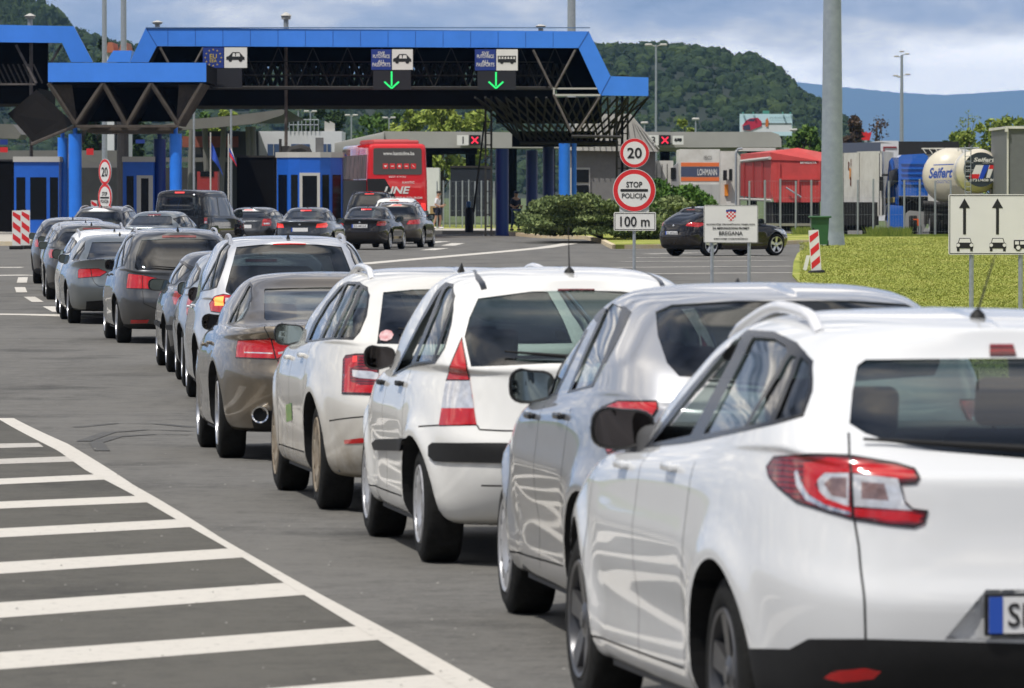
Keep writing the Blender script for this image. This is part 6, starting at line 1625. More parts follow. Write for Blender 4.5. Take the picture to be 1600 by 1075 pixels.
# --- coach
D = 260; s_ = F / D
co = empty('coach', (X_(621, D), D, 0), rad(6.6), 'tall red coach seen from behind with web address over its rear window', 'coach')
CRED = paint('coach_red', (.62, .025, .03)); W2 = 1.275; HC = 3.9
mb = MB(); ring = []
secs = []
for (y, k) in ((0, 0), (12.6, 0)):
    pass
prof = round_poly([(-W2, .35), (W2, .35), (W2 - .02, 2.2), (W2 - .09, HC - .0), (-W2 + .09, HC), (-W2 + .02, 2.2)], .22, 5)
vs = []; n = len(prof); ys2 = [(0.12, .93), (.03, .975), (0, .96)]
for (y, sc_) in ((-.02, .90), (0.0, .955), (.05, .985), (.16, 1.0), (12.3, 1.0), (12.6, .96)):
    for p in prof: vs.append((p[0] * sc_, y, (p[1] - 2.1) * sc_ + 2.1))
fs = [tuple(range(n)), tuple(range(5 * n, 6 * n))]
for r in range(5):
    for i in range(n): fs.append((r * n + i, r * n + (i + 1) % n, (r + 1) * n + (i + 1) % n, (r + 1) * n + i))
mb.add(vs, fs); mb.build('body', CRED, co, smooth=40)
mb = MB(); mb.rbox((0, 5.5, HC + .08), (.8, 3.0, .12), .1); mb.rbox((0, 1.5, HC + .05), (.95, 1.0, .1), .08); mb.build('roof_unit', mat('roof_unit_red', (.45, .06, .06), .5), co, smooth=50)
mb = MB(); mb.prism(round_poly([(-1.02, 2.62), (1.02, 2.62), (1.0, 3.72), (-1.0, 3.72)], .1), -.035, -.022, 'xz'); mb.build('rear_window', mat('coach_glass', (.03, .026, .027), .15, coat=.5), co, smooth=0)
# black swoosh lower left and side glass
mb = MB(); mb.add([(-W2 * .99, -.024, 2.45), (-.52, -.026, 2.45), (.15, -.026, 1.3), (.2, -.026, .5), (-W2 * .96, -.02, .5)], [(0, 1, 2, 3, 4)])
mb.add([(-W2 - .004, .2, .5), (-W2 - .004, 12.2, .5), (-W2 - .004, 12.2, 2.4), (-W2 - .004, .2, 2.4)], [(0, 1, 2, 3)]); mb.build('dark_livery', mat('livery_black', (.02, .02, .021), .6, spec=.2), co, smooth=0)
for k in range(6): mb = MB(); y0 = .7 + k * 1.9; mb.add([(-W2 + .012, y0, 2.45), (-W2 + .012, y0 + 1.8, 2.45), (-W2 + .062, y0 + 1.8, 3.45), (-W2 + .062, y0, 3.45)], [(0, 1, 2, 3)]); mb.build('side_window', mat('coach_side_glass', (.05, .045, .045), .5, spec=.2, col2=(.2, .12, .12), scale=1.5), co, smooth=0)
t = MB(); text_mb(t, 'www.kanticline.ba', (.05, -.04, 3.5), 1.3, .15, bold=.02); text_mb(t, 'LINE', (-.02, -.04, 1.98), 1.1, .30, bold=.03, shear=.25); text_mb(t, 'KANTIC', (.45, -.04, 2.3), .5, .09, bold=.01)
text_mb(t, 'TRANSPORT & TOURISM', (.15, -.04, 1.66), 1.75, .09, bold=.01); text_mb(t, 'AUTOBUSNI PRIJEVOZ', (.1, -.04, 1.48), 1.3, .08, bold=.01); text_mb(t, 'www.kanticline.ba', (.35, -.04, 1.2), 1.1, .1, bold=.01); text_mb(t, 'BEST 4 YOU', (0, -.04, 2.53), .7, .07, bold=.01)
t.build('lettering', SIGNW, co, smooth=0)
ic = [('heart', 0)]
for k in range(5):
    mb = MB(); cx = -.5 + k * .29; mb.prism(round_poly([(cx - .11, 2.86), (cx + .11, 2.86), (cx + .11, 3.08), (cx - .11, 3.08)], .03), -.05, -.04, 'xz', 0)
    if k == 0: mb.add([(cx + .06 * math.sin(a) ** 3 * 1.1, -.054, 2.975 + .05 * (math.cos(a) - .35 * math.cos(2 * a))) for a in np.linspace(0, 2 * PI, 16)[:-1]], [tuple(range(15))], 1)
    elif k in (1, 3): mb.box(cx - .06, cx + .06, -.056, -.052, 2.95, 2.99, 1)
    elif k == 2: mb.add([(cx - .05, -.054, 2.93), (cx + .05, -.054, 2.93), (cx + .05, -.054, 2.99), (cx, -.054, 3.03), (cx - .05, -.054, 2.99)], [(0, 1, 2, 3, 4)], 1)
    else: mb.box(-.065, .065, -.056, -.052, -.012, .012, 1, Matrix.Translation((cx, 0, 2.97)) @ Matrix.Rotation(rad(45), 4, 'Y'))
    mb.build('service_icon', [SIGNR, SIGNW], co, smooth=0)
for sg in (-1, 1):
    mb = MB(); mb.rbox((sg * 1.08, -.03, 1.15), (.10, .04, .28), .03); mb.build('tail_light', REDL if sg > 0 else RED, co)
    for y in (2.6, 9.8): wheel(co, sg * 1.24, y, .5, .3, .3, 'spoke8', CAPM, sg, 28)
# white truck box between coach and pedestrian
r_ = empty('parked_truck', (X_(688, 335), 335, 0), 0, 'white box truck showing beside the coach, behind the man in shorts', 'truck', 'trucks waiting')
mb = MB(); pbox(mb, 640, 686, 262, 334, 335, 6); under(mb.build('cargo_box', WHITEW, smooth=0), r_); mb = MB(); pbox(mb, 640, 686, 334, 340, 335.5, 5); under(mb.build('chassis', DARK, smooth=0), r_)
mb = MB(); pbox(mb, 672, 685, 322, 334, 334.9, .1); under(mb.build('rear_door_latch', mat('pallet_wood', (.3, .2, .1), .8), smooth=0), r_)
for x in (660, 680): wheel(r_, X_(x, 335) - r_.location.x, .8, .45, .28, .26, 'spoke8', CAPM, -1, 20)
for (x0, x1, y0, D, lb_) in ((704, 768, 262, 316.5, 'dark booth behind the fence and the black bollard'),):
    r_ = empty('dark_booth', (X_((x0 + x1) / 2, D), D, 0), 0, lb_, 'booth'); mb = MB(); pbox(mb, x0, x1, y0, 338, D, 3); under(mb.build('wall', mat('booth_navy', (.006, .01, .02), .7), smooth=0), r_); mb = MB(); pbox(mb, x0 - 1, x1 + 1, y0 - 3, y0, D - .05, 3.1); under(mb.build('roof', STEELK, smooth=0), r_)
# --- round signs
def disc(mb, cx, cz, r, y, k, n=48, r0=0.0):
    if r0: mb.add([(cx + rr * math.cos(2 * PI * i / n), y, cz + rr * math.sin(2 * PI * i / n)) for rr in (r0, r) for i in range(n)], [(i, (i + 1) % n, n + (i + 1) % n, n + i) for i in range(n)], k)
    else: mb.add([(cx + r * math.cos(2 * PI * i / n), y, cz + r * math.sin(2 * PI * i / n)) for i in range(n)], [tuple(range(n))], k)
def round_sign(parent, name, c, r, kind, back=.02):
    """disc centred at c in the parent's frame, facing -Y"""
    mb = MB(); mb.cyl((c[0], c[1] + back, c[2]), (c[0], c[1], c[2]), r, n=48, k=2); disc(mb, c[0], c[2], r * .985, c[1] - .003, 1); disc(mb, c[0], c[2], r * .965, c[1] - .005, 0, r0=r * .76) ; disc(mb, c[0], c[2], r * .76, c[1] - .005, 1)
    o = mb.build(name, [SIGNR, SIGNW, GALV], parent, smooth=0, recalc=False); t = MB()
    if kind == '20': text_mb(t, '20', (c[0], c[1] - .01, c[2]), r * .98, r * .72, bold=.02)
    else:
        text_mb(t, 'STOP', (c[0], c[1] - .01, c[2] + r * .27), r * .74, r * .27, bold=.02); text_mb(t, 'POLICIJA', (c[0], c[1] - .01, c[2] - r * .28), r * 1.14, r * .30, bold=.015)
        b = r * .055; t.prism(round_poly([(c[0] - r * .64, c[2] - b), (c[0] + r * .64, c[2] - b), (c[0] + r * .64, c[2] + b * 1.2), (c[0] - r * .64, c[2] + b * 1.2)], b * .9), c[1] - .011, c[1] - .009, 'xz')
    t.build('lettering', INK, o, smooth=0); return o
D = 132; q = P(991, 345, D); gz = zg(0, D)
r_ = empty('traffic_sign_post', (q.x, D, gz), 0, 'round 20 limit and stop policija signs with 100 m plate on a grey post', 'traffic sign')
def loc(x, y): v = P(x, y, D); return (v.x - q.x, 0, v.z - gz)
mb = MB(); mb.cyl((0, .06, -.3), (0, .06, loc(991, 220)[2]), .033, n=14); mb.build('post', GALV, r_, smooth=40)
a = loc(968, 331); b = loc(1014, 258); mb = MB(); mb.box(a[0], b[0], .025, .035, a[2], b[2] - .25); mb.build('backing_plate', mat('plate_grey', (.5, .51, .52), .5), r_, smooth=0)
round_sign(r_, 'speed_limit_sign', (loc(991.5, 239)[0], 0, loc(991.5, 239)[2]), .315, '20'); c = loc(991, 297.5); round_sign(r_, 'stop_police_sign', c, .455, 'stop')
def board(parent, name, x0, x1, z0, z1, y, border=.02, bw=.012):
    mb = MB(); mb.prism(round_poly([(x0, z0), (x1, z0), (x1, z1), (x0, z1)], .035), y, y + .02, 'xz', 0)
    if bw:
        for (a, b, c, d) in ((x0 + border, x1 - border, z0 + border, z0 + border + bw), (x0 + border, x1 - border, z1 - border - bw, z1 - border), (x0 + border, x0 + border + bw, z0 + border + bw, z1 - border - bw), (x1 - border - bw, x1 - border, z0 + border + bw, z1 - border - bw)):
            mb.quad((a, y - .004, c), (b, y - .004, c), (b, y - .004, d), (a, y - .004, d), 1)
    return mb.build(name, [SIGNW, INK], parent, smooth=0, recalc=False)
a = loc(959, 360.5); b = loc(1025, 331.5); o = board(r_, 'distance_plate', a[0], b[0], a[2], b[2], 0); t = MB(); text_mb(t, '100 m', ((a[0] + b[0]) / 2, -.008, (a[2] + b[2]) / 2), .62, .215, bold=.012); t.build('lettering', INK, o, smooth=0)
# small pair of round signs at the left
D = 172; q2 = P(164, 300, D); r_ = empty('traffic_sign_post', (q2.x, D, zg(0, D)), rad(-58), 'small distant pair of round signs turned away, above the grey estate', 'traffic sign')
mb = MB(); mb.cyl((0, .06, 0), (0, .06, Z_(250, D)), .033, n=10); mb.build('post', GALV, r_, smooth=40)
round_sign(r_, 'speed_limit_sign', (0, 0, Z_(268.5, D)), .36, '20'); round_sign(r_, 'stop_police_sign', (0, 0, Z_(309, D)), .40, 'stop')
# Bregana board
D = 131; q = P(1142, 350, D); gz = zg(0, D); r_ = empty('border_area_sign', (q.x, D, gz), 0, 'white Bregana border area board with red checkered coat of arms', 'sign')
def loc(x, y): v = P(x, y, D); return (v.x - q.x, 0, v.z - gz)
a = loc(1099.5, 379.5); b = loc(1184.5, 320.5); o = board(r_, 'sign_board', a[0], b[0], a[2], b[2], 0, .008, .007)
for x in (1113, 1171): mb = MB(); c = loc(x, 0); mb.cyl((c[0], .06, -.3), (c[0], .06, b[2] - .05), .035, n=14); mb.build('post', GALV, r_, smooth=40)
t = MB()
for s_, yy, wpx, hpx in (('PODRUČJE GRANIČNOG PRIJELAZA', 350.5, 76, 3.7), ('ZA MEĐUNARODNI PROMET', 356.5, 58, 3.7), ('BREGANA', 364.5, 37, 6.2), ('KRETANJE OGRANIČENO', 373, 53, 3.7)): text_mb(t, s_, (loc(1142, yy)[0], -.008, loc(0, yy)[2]), wpx * D / F, hpx * D / F, bold=.035 if hpx < 5 else .015)
t.build('lettering', INK, o, smooth=0)
mb = MB(); cx = loc(1142.5, 0)[0]; z1 = loc(0, 330.5)[2]; cw = .038
for i in range(5):
    for j in range(5):
        hw = 2.5 - (0 if j < 3 else (j - 2) * .55)
        xa = cx + (i - 2.5) * cw; 
        if abs(i - 2) > hw: continue
        mb.quad((xa, -.006, z1 - (j + 1) * cw), (xa + cw, -.006, z1 - (j + 1) * cw), (xa + cw, -.006, z1 - j * cw), (xa, -.006, z1 - j * cw), 0 if (i + j) % 2 == 0 else 1)
for k in range(5): xx = cx + (k - 2) * .042; zz_ = z1 + .022 - abs(k - 2) * .006; mb.add([(xx - .02, -.007, zz_ + .02), (xx - .02, -.007, zz_ - .012), (xx, -.007, zz_ - .026), (xx + .02, -.007, zz_ - .012), (xx + .02, -.007, zz_ + .02), (xx, -.007, zz_ + .034)], [tuple(range(6))], 2)
mb.build('coat_of_arms', [SIGNR, SIGNW, SIGNB], o, smooth=0, recalc=False)
# lane direction board at the right
D = 98; q = P(1560, 350, D); gz = zg(0, D); r_ = empty('lane_board', (q.x, D, gz), 0, 'large white lane board with black arrows over small car symbols', 'sign')
def loc(x, y): v = P(x, y, D); return (v.x - q.x, 0, v.z - gz)
a = loc(1482, 398); b = loc(1640, 303.5); o = board(r_, 'sign_board', a[0], b[0], a[2], b[2], 0, .015, .01)
for x in (1519, 1596): mb = MB(); c = loc(x, 0); mb.cyl((c[0], .06, -.3), (c[0], .06, b[2] - .05), .036, n=14); mb.build('post', GALV, r_, smooth=40)
for k, x in enumerate((1507, 1558.5, 1610)):
    mb = MB(); c0, c1, c2 = loc(x - 2.3, 366), loc(x + 2.3, 325), loc(x, 310); mb.quad((c0[0], -.006, c0[2]), (c1[0], -.006, c0[2]), (c1[0], -.006, c1[2]), (c0[0], -.006, c1[2])); l_, r0 = loc(x - 8.5, 325), loc(x + 8.5, 325); mb.add([(l_[0], -.006, l_[2]), (r0[0], -.006, r0[2]), (c2[0], -.006, c2[2])], [(0, 1, 2)]); mb.build('arrow', INK, o, smooth=0)
    mb = MB(); u = D / F
    def rr(x0, x1, y0, y1, k_): p0, p1 = loc(x0, y1), loc(x1, y0); mb.quad((p0[0], -.006 - .002 * k_, p0[2]), (p1[0], -.006 - .002 * k_, p0[2]), (p1[0], -.006 - .002 * k_, p1[2]), (p0[0], -.006 - .002 * k_, p1[2]), 0 if k_ != 1 else 1)
    if k < 2:
        x += .5; p = [loc(*t_) for t_ in ((x - 13, 388), (x - 13, 380.5), (x - 10.5, 379), (x - 8.5, 372), (x + 8.5, 372), (x + 10.5, 379), (x + 13, 380.5), (x + 13, 388))]; mb.add([(t_[0], -.006, t_[2]) for t_ in p], [tuple(range(8))], 0)
        p = [loc(*t_) for t_ in ((x - 9.3, 379), (x - 7.6, 373), (x + 7.6, 373), (x + 9.3, 379))]; mb.add([(t_[0], -.008, t_[2]) for t_ in p], [(0, 1, 2, 3)], 1)
        for dx in (-10.3, 10.3): c = loc(x + dx, 383); disc(mb, c[0], c[2], 2.7 * u, -.008, 1, 16); rr(x + dx - 2, x + dx + 2, 388, 392.5, 0)
    else:
        rr(1584, 1640, 375, 388, 0); rr(1586, 1592, 377, 382, 1); rr(1594, 1606, 377, 382, 1); c = loc(1591, 387); disc(mb, c[0], c[2], 5 * u, -.009, 0, 18); disc(mb, c[0], c[2], 3.2 * u, -.011, 1, 18)
    mb.build('vehicle_symbol', [INK, SIGNW], o, smooth=0, recalc=False)
# --- striped marker boards
def marker(x0, x1, y0, y1, D, label, stripes, tilt=0, base=True, mirror_=False):
    c = P((x0 + x1) / 2, y1, D); g0 = zg(0, D); w_ = (x1 - x0) / 2 * D / F; h = (y1 - y0) * D / F; zb_ = max(.12, c.z - g0)
    r_ = empty('marker_board', (c.x, D, g0), 0, label, 'marker board', 'red and white marker boards'); r_.rotation_euler = (0, tilt, 0)
    mb = MB(); mb.prism(round_poly([(-w_, zb_), (w_, zb_), (w_, zb_ + h), (-w_, zb_ + h)], .02), 0, .03, 'xz', 0)
    for k in range(stripes):
        sg = -1 if mirror_ else 1; z0 = zb_ + h * (k + .15) / stripes; dz = h / stripes * .5; b = .86
        sl = w_ * 1.1
        pts = [(-w_ * b * sg, z0 + sl), (-w_ * b * sg, z0 + dz + sl), (w_ * b * sg, z0 + dz - sl * .2), (w_ * b * sg, z0 - sl * .2)]
        pts = [(p_[0], min(zb_ + h * .97, max(zb_ + h * .03, p_[1]))) for p_ in pts]; mb.add([(p_[0], -.004, p_[1]) for p_ in pts], [(0, 1, 2, 3)], 1)
    mb.build('panel', [SIGNW, SIGNR], r_, smooth=0, recalc=False)
    mb = MB(); mb.rbox((0, .02, .06), (w_ * 1.5, .35, .06), .03); mb.cyl((0, .04, .05), (0, .04, zb_ + h + .05), .02, n=8); mb.build('foot', BLK, r_)
    return r_
marker(19, 33, 333, 388, 208, 'left panel of the pair of red and white striped boards by the kiosk', 3); marker(33, 47, 332, 387, 209.5, 'right panel of the pair of red and white striped boards by the kiosk', 3)
marker(1268, 1284, 361, 424, 146, 'leaning faded red and white board on the lawn near the green bin', 3, rad(-4), mirror_=True)
marker(142, 152, 313, 326, 260, 'small red and white board behind the grey estate', 1)
mb = MB(); a, b, c = G(1246, 428), G(1256, 398), P(1262, 398, 150)
o = tag(mb.add([P(1253, 428, 150), P(1259, 428, 150), P(1266, 399, 150), P(1260, 399, 150), P(1253, 428, 150.1), P(1259, 428, 150.1), P(1266, 399, 150.1), P(1260, 399, 150.1)], [(0, 1, 2, 3), (7, 6, 5, 4), (0, 4, 5, 1), (1, 5, 6, 2), (2, 6, 7, 3), (3, 7, 4, 0)]).build('leaning_plank', SIGNW, smooth=0), 'plain pale plank leaning left of the faded striped board', 'board')
# green bin
D = 214; q = P(1281, 385, D); r_ = empty('wheelie_bin', (q.x, D, .05), 0, 'green wheelie bin standing left of the massive grey post', 'bin')
GB = mat('bin_green', (.025, .10, .035), .45, var=.1); mb = MB()
vs = [(x * (.30 if z < .5 else .36), y * (.28 if z < .5 else .36), z) for z in (.06, .98) for (x, y) in ((-.85, -.85), (.85, -.85), (.85, .85), (-.85, .85))]
mb.add(vs, [(0, 1, 2, 3), (7, 6, 5, 4), (0, 4, 5, 1), (1, 5, 6, 2), (2, 6, 7, 3), (3, 7, 4, 0)]); mb.build('bin_body', GB, r_, smooth=0)
mb = MB(); mb.rbox((0, -.02, 1.0), (.38, .38, .035), .03); mb.tube([(-.36, .36, .98), (-.36, .44, 1.0), (.36, .44, 1.0), (.36, .36, .98)], .02, 6); mb.build('lid', GB, r_)
for sg in (-1, 1): mb = MB(); mb.cyl((sg * .25, .3, .1), (sg * .31, .3, .1), .1, n=14); mb.build('bin_wheel', BLK, r_)
# bollard post with blue cap and dark stump
D = 280; q = P(733, 360, D); r_ = empty('bollard', (q.x, D, .1), 0, 'thick black bollard with blue topped cap beside the raised barrier', 'bollard'); mb = MB(); mb.lathe([(.19, 0), (.19, 1.0), (.15, 1.1), (0, 1.12)], (0, 0, 0), 'z', 16); mb.build('body', BLK, r_, smooth=40)
mb = MB(); mb.rbox((-.02, 0, 1.25), (.10, .12, .14), .06); mb.build('cap', mat('cap_blue', (.10, .25, .55), .5), r_)
mb = MB(); mb.cyl((0, 0, 0), P(750, 222, 280) - Vector((q.x, 280, .1)), .05, .04, n=8); o = tag(mb.build('barrier_arm', STEELK, loc=(q.x + .2, 280, 1.0), smooth=40), 'thin dark barrier arm raised beside the black bollard', 'barrier')
# --- fences
def fence(x0, x1, n, y0, yb, D, label, wires=4, r=.03):
    r_ = empty('wire_fence', (X_((x0 + x1) / 2, D), D, 0), 0, label, 'fence'); 
    for k in range(n):
        x = x0 + (x1 - x0) * k / (n - 1); q = P(x, y0, D); mb = MB(); mb.cyl((q.x, D, 0), (q.x, D, q.z + (.04 * ((k * 7) % 3 - 1))), r, n=8); under(mb.build('fence_post', GALV, smooth=40), r_)
    mb = MB(); zt = Z_(y0, D) - .05
    for k in range(wires): mb.box(X_(x0, D), X_(x1, D), D - .003, D + .003, .25 + (zt - .25) * k / (wires - 1) - .003, .25 + (zt - .25) * k / (wires - 1) + .003)
    x = X_(x0, D)
    while x < X_(x1, D): mb.box(x - .0015, x + .0015, D - .0015, D + .0015, .1, zt); x += .12
    under(mb.build('wire_mesh', GALV, smooth=0), r_)
fence(1171, 1655, 21, 281, 368, 262, 'grey wire fence with bare posts between the lawn and the trucks', 4, .042)
fence(683, 772, 10, 282, 334, 312, 'pale wire fence behind the man in shorts', 4, .035)
mb = MB(); pbox(mb, 1178, 1275, 349, 353, 263, .15); tag(mb.build('timber_rail', mat('weathered_wood', (.25, .24, .20), .85), smooth=0), 'low pale rail at the foot of the fence below the red trailer', 'rail')
# --- trucks
TW = mat('truck_white', (.50, .48, .43), .5, col2=(.66, .65, .61), scale=1.6); TRED = mat('tarpaulin_red', (.50, .055, .05), .6, var=.15, scale=1.5); TREDD = mat('trailer_red', (.34, .03, .03), .55, var=.15); TBLUE = paint('truck_blue', (.012, .11, .48)); TGREY = mat('curtain_grey', (.12, .125, .13), .6, var=.1); NAVY = mat('navy_panel', (.06, .075, .13), .5)
def truck(label, x, D, name='parked_truck', cat='truck'): return empty(name, (X_(x, D), D, 0), 0, label, cat, 'trucks waiting')
def add_(r_, name, m, fn, smooth=0): mb = MB(); fn(mb); return under(mb.build(name, m, smooth=smooth), r_)
def undercarriage(r_, x0, x1, D, nax, dep=9, tyres=True):
    add_(r_, 'chassis', DARK, lambda mb: (pbox(mb, x0 + 3, x1 - 3, 316, 352, D + .4, dep - .6), pbox(mb, x0 + 8, x1 - 8, 350, 360, D + 1.5, .2)))
    for k in range(nax):
        for x in (x0 + 8, x1 - 8): wheel(r_, X_(x, D) - r_.location.x, 1.2 + k * 1.3, .50, .34, .28, 'spoke8', CAPM, -1 if x < (x0 + x1) / 2 else 1, 20)
# red tipper trailer: dark side and bright tarpaulin rear
D = 300; rt = truck('red tipping trailer with peaked red tarpaulin and open chassis', 1235, D, 'tipper_trailer', 'trailer')
def side_face(mb, x0, x1, y0, y1, D, dx, dd, k=0, y0b=None, y1b=None):
    """a side wall running away from the rear face edge"""
    a, b = P(x1, y0, D), P(x1, y1, D); c, d = P(x0, y1b or y1, D + dd), P(x0, y0b or y0, D + dd); mb.add([a, d, c, b], [(0, 1, 2, 3)], k)
add_(rt, 'rear_door', TRED, lambda mb: (pprism(mb, [(1205, 250), (1282, 252), (1285, 310), (1281, 316), (1210, 316), (1204, 300)], D, .25)))
add_(rt, 'trailer_side', TREDD, lambda mb: (side_face(mb, 1157, 1206, 250, 311, D + .1, 0, 11, 0, 252, 306), pbox(mb, 1206, 1284, 252, 310, D + 10.6, .1)))
add_(rt, 'tarpaulin', TRED, lambda mb: (mb.add([P(1204, 250, D - .05), P(1204, 238, D - .05), P(1222, 234, D + .5), P(1246, 231, D + .5), P(1284, 238, D + .3), P(1284, 252, D - .05), P(1157, 241, D + 11), P(1157, 252, D + 11), P(1215, 234, D + 11), P(1250, 233, D + 11)], [(0, 1, 2, 3, 4, 5), (1, 6, 8, 2), (2, 8, 9, 3), (0, 7, 6, 1), (3, 9, 4)])))
add_(rt, 'roller_bar', TRIMG, lambda mb: (mb.cyl(P(1203, 247, D - .1), P(1158, 252, D + 10.9), .08, n=8), mb.cyl(P(1157, 311, D + 10.9), P(1205, 313, D - .1), .06, n=8)), 40)
add_(rt, 'tailgate_frame', TRED, lambda mb: (pbox(mb, 1215, 1281, 278, 281, D - .12, .1), pbox(mb, 1214, 1217, 281, 312, D - .12, .1), pbox(mb, 1246, 1249, 281, 312, D - .12, .1), pbox(mb, 1279, 1282, 252, 312, D - .1, .08), pbox(mb, 1216, 1219, 254, 278, D - .1, .08)))
add_(rt, 'door_strut', GALV, lambda mb: mb.cyl(P(1228, 293, D - .2), P(1252, 308, D - .2), .04, n=6), 40)
t = MB(); text_mb(t, 'BENEDETA', (X_(1263, D), D - .02, Z_(254, D)), .78, .1, bold=.02); under(t.build('lettering', SIGNW, smooth=0), rt)
for x in (1162, 1176, 1190): add_(rt, 'side_post', TREDD, lambda mb: pbox(mb, x, x + 1.5, 252, 309, D + 10.5 - (x - 1157) * .23, .12))
undercarriage(rt, 1205, 1284, D, 3, 10)
# white cab left of it
D = 312; r_ = truck('white tractor cab with orange pouch parked left of the red trailer', 1140, D)
add_(r_, 'cab', TW, lambda mb: (pprism(mb, [(1126, 236), (1150, 236), (1157, 245), (1157, 350), (1126, 350)], D, 2.2)))
add_(r_, 'wind_deflector', TW, lambda mb: pprism(mb, [(1150, 236), (1156, 231), (1212, 231), (1212, 236)], D + .5, 2.0)); add_(r_, 'window', WINB, lambda mb: pbox(mb, 1139, 1144, 264, 282, D - .03, .04)); add_(r_, 'mirror', BLK, lambda mb: pbox(mb, 1130, 1136, 266, 282, D - .5, .3)); add_(r_, 'orange_pouch', mat('hi_vis_orange', (.75, .25, .02), .6), lambda mb: pbox(mb, 1132, 1138, 288, 306, D - .12, .1))
add_(r_, 'exhaust_pipe', GALV, lambda mb: mb.tube([P(1150, 350, D - .3), P(1150, 240, D - .3), P(1153, 233, D - .3), P(1160, 232, D - .3)], .06, 8), 40); undercarriage(r_, 1124, 1158, D, 1, 3)
# box with orange and blue stripes
D = 322; r_ = truck('white box trailer with orange and navy stripes behind the shrub', 1094, D, 'box_trailer', 'trailer')
add_(r_, 'cargo_box', TW, lambda mb: pbox(mb, 1063, 1125, 233, 350, D, 8))
add_(r_, 'orange_stripe', mat('stripe_orange', (.72, .16, .04), .55), lambda mb: (pbox(mb, 1064, 1125, 254, 260, D - .02, .02), pbox(mb, 1064, 1125, 277, 283, D - .02, .02))); add_(r_, 'navy_stripe', NAVY, lambda mb: pbox(mb, 1064, 1125, 261, 276, D - .02, .02))
t = MB(); text_mb(t, 'LOHMANN', (X_(1105, D), D - .04, Z_(269, D)), 1.0, .34, bold=.01); under(t.build('lettering', SIGNW, smooth=0), r_); t = MB(); text_mb(t, 'FEFCO', (X_(1106, D), D - .04, Z_(246.5, D)), .4, .2); under(t.build('small_lettering', INK, smooth=0), r_)
add_(r_, 'rear_door', mat('door_grey', (.42, .42, .40), .6), lambda mb: (pbox(mb, 1064, 1124, 288, 318, D - .03, .02), pbox(mb, 1092, 1093, 288, 350, D - .05, .02), pbox(mb, 1110, 1111, 288, 350, D - .05, .02)))
D = 318; r_ = truck('pale curtain trailer and cab partly hidden behind the round signs', 1040, D, 'curtain_trailer', 'trailer')
add_(r_, 'curtain_side', TW, lambda mb: pbox(mb, 1022, 1052, 251, 345, D, 8)); add_(r_, 'cab', mat('cab_grey', (.3, .3, .3), .5), lambda mb: pprism(mb, [(1050, 262), (1060, 254), (1063, 345), (1046, 345)], D - .5, 2)); add_(r_, 'window', WINB, lambda mb: pbox(mb, 1048, 1056, 262, 280, D - .55, .04))
for x in (1026, 1034, 1042): add_(r_, 'curtain_strap', DARK, lambda mb: pbox(mb, x, x + .8, 256, 340, D - .03, .02))
# white curtain trailer with navy top right of the post
D = 268; r_ = truck('long white curtain trailer with navy upper panel right of the grey post', 1355, D, 'curtain_trailer', 'trailer')
add_(r_, 'curtain_side', TW, lambda mb: (side_face(mb, 1290, 1375, 236, 338, D, 0, 9, 0, 238, 326), pbox(mb, 1375.5, 1378, 236, 338, D, .1), side_face(mb, 1378, 1378.5, 236, 338, D, 0, .1), mb.add([P(1376, 236, D + .1), P(1376, 338, D + .1), P(1396, 330, D + 9), P(1396, 238, D + 9)], [(0, 1, 2, 3)])))
add_(r_, 'navy_panel', NAVY, lambda mb: (side_face(mb, 1290, 1376, 222, 238, D - .06, 0, 9, 0, 224, 239))); add_(r_, 'roof', TRIMG, lambda mb: mb.add([P(1376, 222, D), P(1290, 224, D + 9), P(1396, 224, D + 9.2)], [(0, 1, 2)]))
for x in (1318, 1343, 1374): add_(r_, 'curtain_seam', SEAM, lambda mb: mb.cyl(P(x, 239, D + (1375 - x) * .106 - .08), P(x, 336 - (1375 - x) * .13, D + (1375 - x) * .106 - .08), .015, n=5))
t = MB(); c = P(1329, 271, D + 4.6)
mb = MB()
for (x, y0, y1, m) in ((1326, 252, 268, 0), (1330, 248, 262, 0), (1328, 262, 282, 1), (1332, 258, 276, 0), (1329, 276, 292, 0)): mb.prism([(P(x - 1, y0, D + 4.75).x, P(x, y0, D + 4.75).z), (P(x + 1.4, y0 + 2, D + 4.75).x, P(x, y0 + 2, D + 4.75).z), (P(x + .8, y1, D + 4.75).x, P(x, y1, D + 4.75).z), (P(x - 1.2, y1 - 3, D + 4.75).x, P(x, y1 - 3, D + 4.75).z)], D + 4.66, D + 4.7, 'xz', m)
under(mb.build('emblem', [mat('emblem_brown', (.12, .05, .04), .7), mat('emblem_orange', (.6, .25, .06), .7)], smooth=0), r_)
undercarriage(r_, 1306, 1376, D, 3, 8)
D = 286; r_ = truck('white trailer front with thin dark red frame between the curtain trailer and the blue cab', 1395, D, 'box_trailer', 'trailer')
add_(r_, 'front_wall', WHITEW, lambda mb: pbox(mb, 1374, 1404, 220, 345, D, 9)); add_(r_, 'red_frame', mat('frame_red', (.25, .02, .03), .5), lambda mb: (pbox(mb, 1380, 1401, 229, 231, D - .05, .04), pbox(mb, 1380, 1382, 231, 330, D - .05, .04)))
D = 292; r_ = truck('black roofed tarpaulin trailer rising behind the blue cab', 1450, D, 'curtain_trailer', 'trailer')
add_(r_, 'tarpaulin', mat('tarpaulin_black', (.015, .015, .016), .8, bump=.5, bscale=3), lambda mb: mb.add([P(1401, 221, D), P(1498, 221, D), P(1500, 240, D), P(1401, 242, D), P(1401, 221, D + 6), P(1498, 221, D + 6), P(1500, 240, D + 6), P(1401, 242, D + 6)], [(0, 1, 2, 3), (7, 6, 5, 4), (0, 4, 5, 1)])); add_(r_, 'trailer_wall', TW, lambda mb: pbox(mb, 1402, 1495, 241, 340, D + .1, 6))
